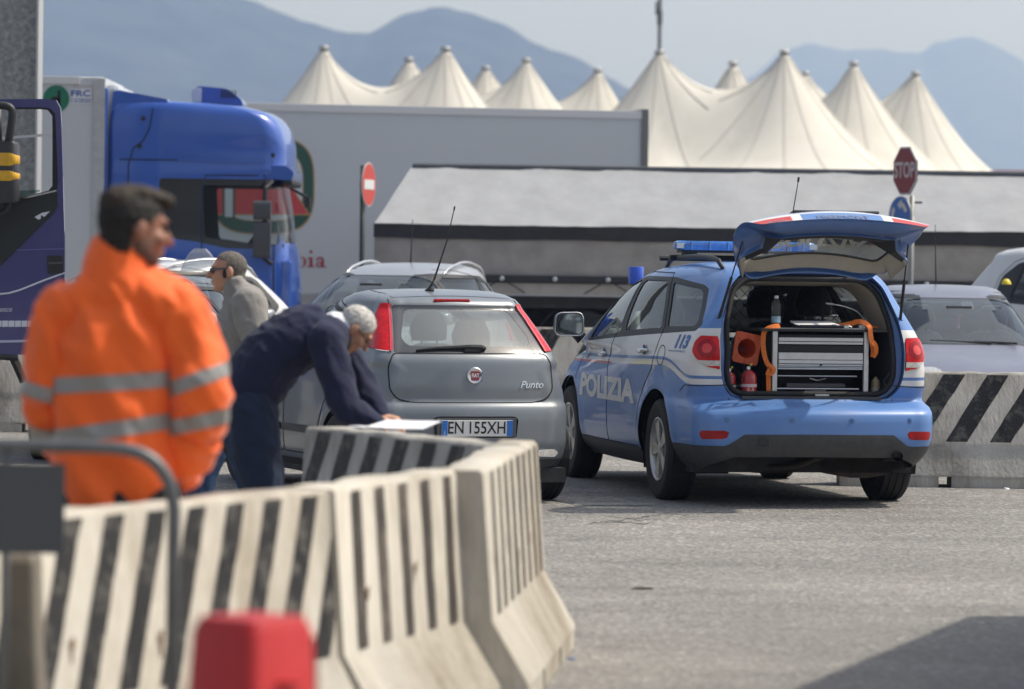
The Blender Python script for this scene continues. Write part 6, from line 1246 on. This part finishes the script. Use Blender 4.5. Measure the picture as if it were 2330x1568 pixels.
def elli(c, r, M=None, n=14, m=9):
    V = []; F = []
    for i in range(1, m):
        t = math.pi * i / m
        for j in range(n): p = 2 * math.pi * j / n; V.append(Vector((c[0] + r[0] * math.sin(t) * math.cos(p), c[1] + r[1] * math.sin(t) * math.sin(p), c[2] - r[2] * math.cos(t))))
    V += [Vector((c[0], c[1], c[2] - r[2])), Vector((c[0], c[1], c[2] + r[2]))]; b, t_ = len(V) - 2, len(V) - 1
    for i in range(m - 2):
        for j in range(n): F.append((i * n + j, i * n + (j + 1) % n, (i + 1) * n + (j + 1) % n, (i + 1) * n + j))
    for j in range(n): F.append((b, (j + 1) % n, j)); F.append((t_, (m - 2) * n + j, (m - 2) * n + (j + 1) % n))
    return tf((V, F), M) if M else (V, F)
def head_prims(M, k=1.0, heavy=0):
    S_ = Matrix.Scale(k, 4); M = M @ S_; h = heavy
    P = [elli((0, -.012, .03), (.076, .098, .086)), elli((0, .03, -.03), (.061 + h, .064, .086)), elli((0, .036, -.075), (.052 + h, .05, .04)), elli((0, .068, -.098), (.024, .02, .019)), limb([(0, .088, .022), (0, .106, -.008), (0, .116, -.024)], [.010, .012, .015]), elli((0, .079, .032), (.055, .018, .013)), elli((.04, .062, -.022), (.026, .028, .026)), elli((-.04, .062, -.022), (.026, .028, .026)), elli((0, .09, -.055), (.025, .012, .007)), elli((0, .087, -.067), (.023, .012, .008)), elli((.079, -.008, -.006), (.011, .021, .034)), elli((-.079, -.008, -.006), (.011, .021, .034)), elli((0, .0, -.05), (.06 + h, .07, .06))]
    return [tf(p, M) for p in P]
def hand_prims(M, s=1, curl=.5, spread=1):
    P = [limb([(-.02, 0, 0), (.035, 0, 0), (.085, .0, 0)], [.030, .040, .040], (1, .42), (0, 1, 0))]
    for i, (y, L) in enumerate(((-.031, .062), (-.011, .078), (.011, .084), (.031, .074))):
        p = Vector((.085, y, 0)); pts = [p]; a = .12
        for q in (.45, .32, .23): a += curl * (.55 + .5 * q); pts.append(pts[-1] + Vector((math.cos(a), (y * .6) * spread, -math.sin(a))) * L * q)
        P.append(limb(pts, [.0098, .0092, .0085, .0072], n=10, k=3))
    P.append(limb([(.012, .03, -.004), (.042, .055, -.014), (.068, .062, -.03), (.085, .058, -.042)], [.014, .0125, .011, .009], n=10, k=3))
    F_ = Matrix.Scale(s, 4, (0, 1, 0)) if s < 0 else Matrix()
    out = []
    for p in P:
        q = tf(p, M @ F_); out.append((q[0], [f[::-1] for f in q[1]]) if s < 0 else q)
    return out
skin = mat('skin', (.50, .255, .165), .55, var=.12, scale=25, sss=.15); skin2 = mat('darker skin', (.30, .135, .085), .55, var=.15, scale=25, sss=.12)  # the second skin tone is darker and redder
def rot_to(face, up): 
    y = Vector(face).normalized(); z = Vector(up); z = (z - y * z.dot(y)).normalized(); x = y.cross(z); return Matrix(((x.x, y.x, z.x, 0), (x.y, y.y, z.y, 0), (x.z, y.z, z.z, 0), (0, 0, 0, 1)))
def cap_from(Mh, fn, k, off, nz, seed, m, parent, vox=.006):
    """hair: the scalp part of a head-sized volume, cut by fn(local point)"""
    V, F = remesh([tf(elli((0, -.012, .03), (.080, .102, .090), None, 24, 18), Mh @ Matrix.Scale(k, 4)), tf(elli((0, -.035, -.03), (.066, .066, .08), None, 20, 14), Mh @ Matrix.Scale(k, 4))], vox, 3)
    inv = (Mh @ Matrix.Scale(k, 4)).inverted(); s = Shell(np.array([tuple(v) for v in V]), np.array([f if len(f) == 4 else (*f, f[-1]) for f in F]), vox)
    s.region('hair', lambda P: np.array([fn(inv @ Vector(p)) for p in P]), lambda V_: np.ones(len(V_), bool)); W, G = s.patch(['hair'])
    N = s.N
    ids = sorted({i for q, l in zip(s.F, s.lab) if l == 'hair' for i in q}); W = [Vector(W[a]) + Vector(N[i]) * (off + nz * noise.noise(Vector(W[a]) * 60 + Vector((seed, 0, 0))) + nz * noise.noise(Vector(W[a]) * 170)) for a, i in enumerate(ids)]
    return obj('hair', (W, G), m, parent, smooth=True)
def person(label, loc): return thing('person', label, 'person', loc)
def rel(o): return lambda x, y, Y: at(x, y, Y) - o
def shoe(parent, c, ang, m):
    M = Matrix.Translation(c) @ Matrix.Rotation(ang, 4, 'Z'); return obj('shoe', remesh([tf(limb([(-.06, 0, .045), (.05, 0, .045), (.17, 0, .03)], [.05, .05, .036], (1, .8), (0, 1, 0)), M)], .01, 2), m, parent, smooth=True)
shoem = mat('dark leather', (.025, .022, .02), .5)
# ---- orange jacket
YO = 12.85; o = at(270, 600, YO); o.z = 0; om = person('man in an orange high visibility jacket seen from behind, head turned right', o); q = rel(o)
A = lambda x, y, d=0: q(x, y, YO + d)
Mh = Matrix.Translation(A(306, 522, .0)) @ rot_to((.86, .42, -.12), (-.05, .02, 1)); kh = 1.10
neck = limb([A(292, 560, -.0), A(276, 640, .0), A(268, 700, .02)], [.062, .068, .08])
legs = []
for sx in (-.11, .11): legs.append(limb([A(270, 1130) + Vector((sx * .9, 0, 0)), Vector((sx, .02, .52)), Vector((sx * 1.15, 0, .09))], [.10, .075, .05]))
arms = [limb([A(120, 720), A(100, 920, .03), A(170, 1020, .25)], [.055, .045, .035]), limb([A(430, 720), A(462, 900, .02), A(405, 1070, .2)], [.055, .045, .035])]
hands = hand_prims(Matrix.Translation(A(395, 1085, .24)) @ rot_to((0, 0, 1), (0, -1, 0)) @ Matrix.Rotation(-math.pi / 2, 4, 'Y'), 1, .6) + hand_prims(Matrix.Translation(A(180, 1030, .28)) @ Matrix.Rotation(.2, 4, 'Z'), 1, .6)
obj('body', remesh(head_prims(Mh, kh) + [neck, limb([A(268, 700, .02), A(265, 900, .02), A(270, 1130, .02)], [.13, .14, .13], (1, .5), (1, 0, 0))] + legs + arms + hands, .009, 3), skin2, om, smooth=True)
torso_ = [limb([A(262, 1168), A(258, 1110), A(255, 980), A(255, 850), A(262, 750), A(272, 680)], [.182, .192, .190, .196, .190, .13], (1, .72), (1, 0, 0), 24), limb([A(165, 705), A(270, 668), A(385, 700)], [.085, .105, .095])]
slv = [[limb([A(146, 712), A(120, 810), A(108, 905, .0), A(120, 970, .08), A(165, 1030, .22)], [.092, .082, .074, .072, .06])], [limb([A(400, 715), A(434, 790), A(456, 880, -.03), A(450, 960, -.02), A(420, 1040, .04), A(388, 1095, .16)], [.096, .096, .092, .088, .082, .06])]]
collar_ = [limb([A(270, 672), A(264, 620), A(268, 585)], [.128, .112, .104], (1, .9), (1, 0, 0))]
V, F = remesh(torso_, .013, 3, .021, 6.5, 2.0)
jm = mat('orange high visibility cloth', (.95, .135, .008), .75, var=.06, scale=5, bump=.25, bscale=14, sheen=.3); refl = mat('silver reflective tape', (.30, .29, .275), .4, metal=.15, var=.06, scale=30)
s = Shell(np.array([tuple(v) for v in V]), np.array([f if len(f) == 4 else (*f, f[-1]) for f in F]), .013)
def zpx(x, y): return A(x, y).z
xs_ = lambda x: A(x, 800).x
tb = lambda P, ya, yb, xa, xb: np.interp(P[:, 0], [xs_(xa), xs_(xb)], [zpx(xa, ya), zpx(xb, yb)])
H2 = .026
ones = lambda W: np.ones(len(W), bool)
s.region('b1', lambda P: np.abs(P[:, 2] - tb(P, 878, 862, 100, 380)) - H2, ones); s.region('b2', lambda P: np.abs(P[:, 2] - tb(P, 998, 955, 100, 400)) - H2, ones)
jo = s.make('jacket', ['body'], jm, om)
for b in ('b1', 'b2'): s.make('reflective_band', [b], refl, om, off=.003)
for k, pr in enumerate(slv):
    V, F = remesh(pr, .012, 3, .021, 9, 4.0 + k); s = Shell(np.array([tuple(v) for v in V]), np.array([f if len(f) == 4 else (*f, f[-1]) for f in F]), .012)
    for nm, ya, yb, xa, xb in ((('b3', 888, 838, 385, 520), ('b4', 972, 945, 395, 520)) if k else (('b3', 878, 905, 50, 140), ('b4', 985, 1000, 50, 140))): s.region(nm, lambda P, ya=ya, yb=yb, xa=xa, xb=xb: np.abs(P[:, 2] - tb(P, ya, yb, xa, xb)) - H2 * .95, ones)
    sv = s.make('sleeve', ['body'], jm, om)
    for b in ('b3', 'b4'): s.make('reflective_band', [b], refl, om, off=.003)
obj('collar', remesh(collar_, .011, 2, .006, 8, 1.0), jm, om, smooth=True)
obj('hem', tube([A(262, 1172) + Vector((.186 * math.cos(a), .134 * math.sin(a), .012 * math.sin(3 * a))) for a in np.linspace(0, 2 * math.pi, 40, endpoint=False)], .014, 6, closed=True), jm, om, smooth=True)
dt = mat('dark work trousers', (.02, .021, .026), .85)
obj('trousers', remesh([limb([A(270, 1120), A(270, 1175)], [.18, .185], (1, .66), (1, 0, 0))] + [limb([A(270, 1150) + Vector((sx, 0, 0)), Vector((sx * 1.05, .02, .52)), Vector((sx * 1.2, 0, .1))], [.12, .095, .085]) for sx in (-.10, .10)], .014, 4, .006), dt, om, smooth=True)
for sx in (-.13, .13): shoe(om, (sx, .06, 0), math.pi / 2, shoem)
hairk = mat('black hair', (.012, .010, .009), .8, var=.3, scale=80)
cap_from(Mh, lambda p: max(p.y - .058 - .25 * max(0, p.z - .05), (-.075 - p.z) if p.y < -.03 else (.006 + .9 * max(0, p.y - .0) - p.z) if abs(p.x) > .045 else (.058 - p.z if p.y > 0 else -1)), kh, .004, .004, 1, hairk, om)
obj('hair', remesh([tf(elli((0, .0, .098), (.066, .088, .032)), Mh @ Matrix.Scale(kh, 4)), tf(elli((0, .068, .094), (.058, .042, .026)), Mh @ Matrix.Scale(kh, 4)), tf(elli((0, -.06, .07), (.068, .055, .05)), Mh @ Matrix.Scale(kh, 4))], .009, 2, .008, 45), mat('brown black hair', (.03, .021, .015), .8, var=.3, scale=80), om, smooth=True)
beardm = mat('short beard', (.11, .055, .038), .8)
for sx in (-1, 1): obj('eye', tf(elli((sx * .032, .087, .008), (.011, .008, .007)), Mh @ Matrix.Scale(kh, 4)), mat('dark eye', (.02, .015, .012), .3), om); obj('eyebrow', tf(elli((sx * .033, .094, .032), (.02, .006, .005)), Mh @ Matrix.Scale(kh, 4)), hairk, om)
cap = lambda p: 0
obj('beard', remesh([tf(elli((0, .04, -.078), (.055, .05, .036)), Mh @ Matrix.Scale(kh, 4)), tf(elli((.052, .01, -.05), (.012, .03, .035)), Mh @ Matrix.Scale(kh, 4)), tf(elli((-.052, .01, -.05), (.012, .03, .035)), Mh @ Matrix.Scale(kh, 4))], .008, 2), beardm, om, smooth=True)
# ---- man writing on the barrier
YW = 19.75; o = at(580, 600, YW); o.z = 0; wm = person('grey haired man in navy jumper bending over to write on the barrier', o); q = rel(o); A = lambda x, y, d=0: q(x, y, YW + d)
Mh = Matrix.Translation(A(808, 748, 0)) @ rot_to((.62, .10, -.78), (.72, 0, .62)); kh = .97
hipc, chest = A(575, 905), A(735, 765)
sh_n, sh_f = A(742, 775, -.17), A(748, 768, .19); el_n, el_f = A(787, 926, -.25), A(822, 868, .12); wr_n, wr_f = A(852, 966, -.22), A(862, 945, .0)
handn = Matrix.Translation(wr_n + Vector((.01, 0, .008))) @ rot_to((.1, 1, .1), (-.2, 0, 1)) @ Matrix.Identity(4); Mn = Matrix.Translation(wr_n + Vector((.012, .01, .012))) @ basis((0, 0, 0), (.9, .35, -.12), (-.35, .9, 0)); Mf = Matrix.Translation(wr_f + Vector((.012, -.01, .0))) @ basis((0, 0, 0), (.93, -.25, -.22), (.25, .93, 0))
core = [limb([A(570, 925), A(625, 825), A(735, 765), A(775, 745)], [.10, .10, .10, .06], (1, .6), (0, 1, 0)), limb([A(760, 757), A(795, 750)], [.062, .06])] + [limb([a, b, c], [.04, .035, .028]) for a, b, c in ((sh_n, el_n, wr_n), (sh_f, el_f, wr_f))]
kn = []
for d, fx in ((-.12, 585), (.12, 560)): kn.append([A(572, 930, d * .85), Vector((A(590, 1100).x + .02, d, .50)), Vector((A(565, 1100).x, d, .09))])
core += [limb(k_, [.07, .055, .045]) for k_ in kn] + hand_prims(Mn, 1, .75) + hand_prims(Mf, -1, .55)
obj('body', remesh(head_prims(Mh, kh, .004) + core, .0075, 2), skin, wm, smooth=True)
jp = [limb([A(556, 930), A(575, 885), A(620, 815), A(690, 765), A(742, 756), A(762, 748)], [.165, .19, .20, .19, .155, .085], (1, .82), (0, 1, 0), 22), limb([sh_n, A(752, 765), sh_f], [.095, .11, .095])] + [limb([a, a.lerp(b, .5), b, b.lerp(c, .5), c], [.092, .085, .072, .064, .05]) for a, b, c in ((sh_n, el_n, wr_n), (sh_f, el_f, wr_f))]
jump = mat('navy jumper', (.010, .014, .046), .9, var=.15, scale=9, bump=.3, bscale=90, sheen=.05)
obj('jumper', remesh(jp, .010, 3, .012, 10, 5.0), jump, wm, smooth=True)
obj('shirt_collar', remesh([limb([A(762, 748), A(779, 746)], [.094, .082], (1, .95), (0, 1, 0))], .008, 2), mat('white collar', (.72, .74, .80), .7), wm, smooth=True)
den = mat('dark denim', (.012, .022, .052), .9, var=.2, scale=14, bump=.25, bscale=160); 
obj('jeans', remesh([limb([A(562, 898), A(574, 950)], [.165, .17], (1, .82), (0, 1, 0))] + [limb([k_[0], k_[0].lerp(k_[1], .5), k_[1], k_[2]], [.125, .118, .095, .08]) for k_ in kn], .011, 3, .009, 11, 3.0), den, wm, smooth=True)
obj('back_pocket', box(A(560, 935, -.19), (.1, .012, .1), 0, .1, .25), den, wm); obj('watch', lathe([(.034, -.012), (.036, 0), (.034, .012)], 18, Matrix.Translation(wr_n + Vector((.004, 0, .004))) @ basis((0, 0, 0), (.35, -.9, 0), (.1, .0, 1)), cap=False), mat('watch steel', (.7, .72, .72), .25, metal=.9), wm)
obj('bracelet', lathe([(.033, -.005), (.033, .005)], 16, Matrix.Translation(wr_f + Vector((.02, 0, -.004))) @ basis((0, 0, 0), (.2, .9, 0), (.2, .0, 1)), cap=False), mat('green band', (.35, .5, .08), .5), wm)
hairg = mat('grey hair', (.52, .50, .47), .85, var=.45, scale=55, bump=.2, bscale=250)
cap_from(Mh, lambda p: max(p.y - .055 - .1 * p.z, (-.07 - p.z) if p.y < -.035 else (.0 + .7 * max(0, p.y) - p.z if abs(p.x) > .05 else .05 - p.z if p.y > .02 else -1)), kh, -.001, .0022, 4, hairg, wm)
for sx in (-1, 1): obj('spectacle_lens', tf(ring2(ell(18, .024, .019), ell(18, .021, .016), .003), Mh @ Matrix.Scale(kh, 4) @ basis((sx * .032, .108, .004), (-1, 0, 0), (0, 0, 1))), blackp, wm); obj('spectacle_arm', tf(tube([(sx * .055, .105, .01), (sx * .082, -.005, .015)], .0022, 5), Mh @ Matrix.Scale(kh, 4)), blackp, wm); obj('eye', tf(elli((sx * .032, .088, .006), (.011, .008, .006)), Mh @ Matrix.Scale(kh, 4)), mat('dark eye', (.02, .015, .012)), wm)
for d in (-.13, .13): shoe(wm, (kn[0][2].x + .03, d, 0), 0, shoem)
pz = .915; pp = gnd(915, 975, pz); paper = obj('paper_sheet', ([(-.16, -.07, 0), (.15, -.085, .004), (.17, .07, .012), (-.12, .09, .006), (.0, -.08, .0), (.02, .085, .006)], [(0, 4, 5, 3), (4, 1, 2, 5)]), mat('bright paper', (.82, .82, .85), .7)); paper.location = (pp.x, pp.y, pz + .015); paper.rotation_euler = (.16, .0, -.45); tag(paper, 'white sheet of paper the man is writing on', 'paper')
so_ = paper.modifiers.new('s', 'SOLIDIFY'); so_.thickness = .002
pp2 = gnd(822, 973, pz); p2 = obj('document_card', box((0, 0, .004), (.11, .07, .006)), mat('bright paper', (.82, .82, .85))); p2.location = (pp2.x, pp2.y, pz); p2.rotation_euler = (0, 0, -.9); tag(p2, 'small white document lying by the man\'s elbow', 'card')
# ---- walking man in grey
YG = 22.9; o = at(540, 600, YG); o.z = 0; gm = person('balding man in grey half zip pullover and sunglasses walking left', o); q = rel(o); A = lambda x, y, d=0: q(x, y, YG + d)
Mh = Matrix.Translation(A(519, 618, 0)) @ rot_to((-1, -.10, -.03), (.03, 0, 1)); kh = 1.0
pelv = A(548, 900); shc = A(552, 690); an = [A(566, 694, -.17), A(586, 785, -.22), A(572, 850, -.1)]; af = [A(548, 700, .19), A(560, 800, .22), A(575, 855, .1)]
lg = [[pelv + Vector((0, -.09, -.02)), Vector((-.16, -.1, .50)), Vector((-.24, -.1, .1))], [pelv + Vector((0, .09, -.02)), Vector((.06, .1, .48)), Vector((.20, .1, .16))]]
core = [limb([pelv, A(544, 780), A(546, 700), A(535, 660)], [.10, .10, .10, .05], (1, .6), (0, 1, 0)), limb([A(536, 665), A(526, 640)], [.06, .058])] + [limb(a_, [.04, .035, .028]) for a_ in (an, af)] + [limb(l_, [.07, .055, .04]) for l_ in lg]
core += hand_prims(Matrix.Translation(an[2]) @ Matrix.Rotation(2.6, 4, 'Y'), 1, .6) + hand_prims(Matrix.Translation(af[2]) @ Matrix.Rotation(2.6, 4, 'Y'), -1, .6)
obj('body', remesh(head_prims(Mh, kh, .004) + core, .0075, 2), skin, gm, smooth=True)
gk = mat('grey pullover', (.25, .238, .222), .9, var=.1, scale=10, bump=.3, bscale=120, sheen=.08)
obj('pullover', remesh([limb([A(546, 915), A(541, 850), A(541, 770), A(552, 712), A(546, 672)], [.165, .172, .175, .165, .11], (1, .82), (0, 1, 0), 22), limb([an[0], A(562, 686), af[0]], [.09, .10, .09]), elli(A(572, 705), (.10, .15, .12)), limb([an[0], an[0].lerp(an[1], .5), an[1], an[2]], [.10, .094, .082, .062]), limb([af[0], af[1], af[2]], [.10, .08, .06]), limb([A(545, 678), A(533, 650)], [.095, .084], (1, .92), (0, 1, 0))], .010, 3, .013, 9, 8.0), gk, gm, smooth=True)
jb = mat('blue denim', (.022, .055, .125), .9, var=.25, scale=12, bump=.3, bscale=150); obj('jeans', remesh([limb([A(547, 895), A(547, 930)], [.15, .155], (1, .85), (0, 1, 0))] + [limb([l_[0], l_[1], l_[2]], [.115, .085, .075]) for l_ in lg], .012, 3, .009, 12, 1.0), jb, gm, smooth=True)
hairs = mat('thin grey hair', (.13, .115, .10), .85, var=.4, scale=80, bump=.4, bscale=250)
cap_from(Mh, lambda p: max(p.y - .01 - .05 * (p.z > .07), (-.07 - p.z) if p.y < -.035 else (-.005 + .4 * max(0, p.y) - p.z if abs(p.x) > .05 else .03 - p.z)), kh, -.001, .002, 9, hairs, gm)
for sx in (-1, 1):
    obj('sunglass_lens', tf(elli((sx * .033, .098, .006), (.026, .010, .017)), Mh), mat('dark lens', (.012, .013, .016), .12, coat=1), gm); obj('sunglass_arm', tf(box((sx * .078, .05, .017), (.004, .115, .011)), Mh), mat('grey frame', (.06, .075, .09), .4), gm); obj('sideburn', tf(elli((sx * .069, .022, -.012), (.008, .013, .026)), Mh), mat('dark sideburn', (.03, .025, .022), .8), gm)
for l_ in lg: shoe(gm, (l_[2].x - .03, l_[2].y, max(0, l_[2].z - .1)), math.pi, shoem)
# ---- driver with his arm out of the patrol car window
YD = 34.2; o = at(440, 600, YD); o.z = 0; dm = person('driver in dark clothes resting his arm on the patrol car window', o); q = rel(o); A = lambda x, y, d=0: q(x, y, YD + d)
Mh = Matrix.Translation(A(418, 668, .2)) @ rot_to((.5, -.8, 0), (0, 0, 1)); ha = [A(430, 705, .1), A(448, 712, -.05), A(466, 706, -.10)]
obj('body', remesh(head_prims(Mh, 1) + [limb([A(418, 800, .25), A(418, 725, .23), A(418, 700, .2)], [.15, .15, .06], (1, .7), (0, 1, 0)), limb(ha, [.045, .04, .03])] + hand_prims(Matrix.Translation(ha[2] + Vector((.01, 0, 0))) @ basis((0, 0, 0), (.8, -.15, -.5), (.3, .9, .1)), 1, .45), .008, 2), skin, dm, smooth=True)
obj('jacket', remesh([limb([A(418, 810, .25), A(418, 735, .23), A(418, 705, .2)], [.18, .19, .10], (1, .8), (0, 1, 0)), limb([A(422, 725, .2), *ha[:2], ha[1].lerp(ha[2], .75)], [.085, .08, .068, .048])], .012, 3, .006), mat('black jacket', (.014, .015, .02), .9), dm, smooth=True)
cap_from(Mh, lambda p: max(p.y - .05, (-.06 - p.z) if p.y < -.03 else .03 - p.z), 1, .004, .003, 2, hairk, dm)
# ================================================================ foreground
YP = 11.5; o = at(100, 600, YP); o.z = 0; pb_ = thing('pedestrian_barrier', 'grey tubular steel crowd barrier with a plate, blurred at lower left', 'barrier', o); q = rel(o); A = lambda x, y, d=0: q(x, y, YP + d)
gal = mat('dull galvanised tube', (.13, .135, .14), .45, metal=.4, var=.15, scale=9)
path = smooth_path([A(-500, 1008), A(-200, 1010), A(150, 1016), A(280, 1022), A(345, 1046), A(385, 1098), A(396, 1160)], 6); end = path[-1]; path.append(Vector((end.x, end.y, .02)))
obj('outer_tube', tube(path, .0195, 10), gal, pb_, smooth=True); zl = .22; obj('lower_rail', tube([(A(-500, 1008).x, 0, zl), (end.x, end.y, zl)], .015, 8), gal, pb_, smooth=True)
for px in (15, -145, -305): obj('upright', tube([A(px, 1012), (A(px, 1012).x, 0, zl)], .013, 8), gal, pb_, smooth=True)
obj('name_plate', box((A(10, 1150).x - .0, -.025, A(10, 1155).z), (A(148, 1100).x - A(-130, 1100).x, .006, A(10, 1052).z - A(10, 1256).z)), mat('grey plate', (.075, .08, .085), .6), pb_)
obj('foot', box((end.x, 0, .02), (.05, .5, .03)), gal, pb_)
cb_ = thing('concrete_block', 'shaded brown tapered concrete block at the lower left corner', 'block', at(10, 600, 11.85) * 1.0); cb_.location.z = 0; oo = Vector(cb_.location)
rg = []
for z, k in ((0, 1.55), (.1, 1.5), (.36, 1.18), (.78, 1.0), (.81, .93)): cx = 0; hw = (at(98, 1262, 11.85).x - oo.x) * k; rg.append([(-.5, -.22 * k, z), (hw, -.22 * k, z), (hw, .22 * k, z), (-.5, .22 * k, z)])
obj('body', loft(rg), mat('shade brown concrete', (.17, .15, .12), .9, var=.3, scale=4, dirt=.6, dcol=(.07, .06, .05)), cb_, bev=.015)  # base colour holds the brown shade under the hanging plate
YR_ = 8.4; rc = at(585, 600, YR_); rp = thing('red_plastic_bollard', 'red tapered plastic bollard, very blurred at the bottom of the frame', 'bollard', (rc.x, YR_, 0), R_(50)); zt_ = at(585, 1402, YR_).z
redpl = mat('red plastic', (.46, .016, .016), .45, var=.08, scale=6); rg = []
for z, h in ((0, .17), (.08, .17), (.1, .135), (zt_ - .03, .098), (zt_, .085)): rg.append([(a, b, z) for a, b in rpoly([(-h, -h), (h, -h), (h, h), (-h, h)], .03, 3)])
obj('shell', loft(rg), redpl, rp, auto=40); obj('rubber_edge', box((.108, .0, zt_ * .5), (.012, .17, zt_ * .9)), rubber, rp); obj('lip', lathe([(.03, zt_ - .14), (.035, zt_ - .13)], 12, Matrix.Translation((.0, -.1, 0))), redpl, rp)
# ================================================================ air
hz = mat_h = bpy.data.materials.new('air'); hz.use_nodes = True; n = hz.node_tree.nodes; l = hz.node_tree.links; n.remove(n['Principled BSDF'])
pv = n.new('ShaderNodeVolumePrincipled'); pv.inputs['Color'].default_value = (.39, .57, 1.0, 1); pv.inputs['Density'].default_value = 2.1e-4; pv.inputs['Anisotropy'].default_value = .45; pv.inputs['Absorption Color'].default_value = (1, 1, 1, 1)
l.new(pv.outputs[0], n['Material Output'].inputs['Volume'])
tag(obj('haze', box((0, 5200, 455), (26000, 11200, 912)), hz), kind='stuff')
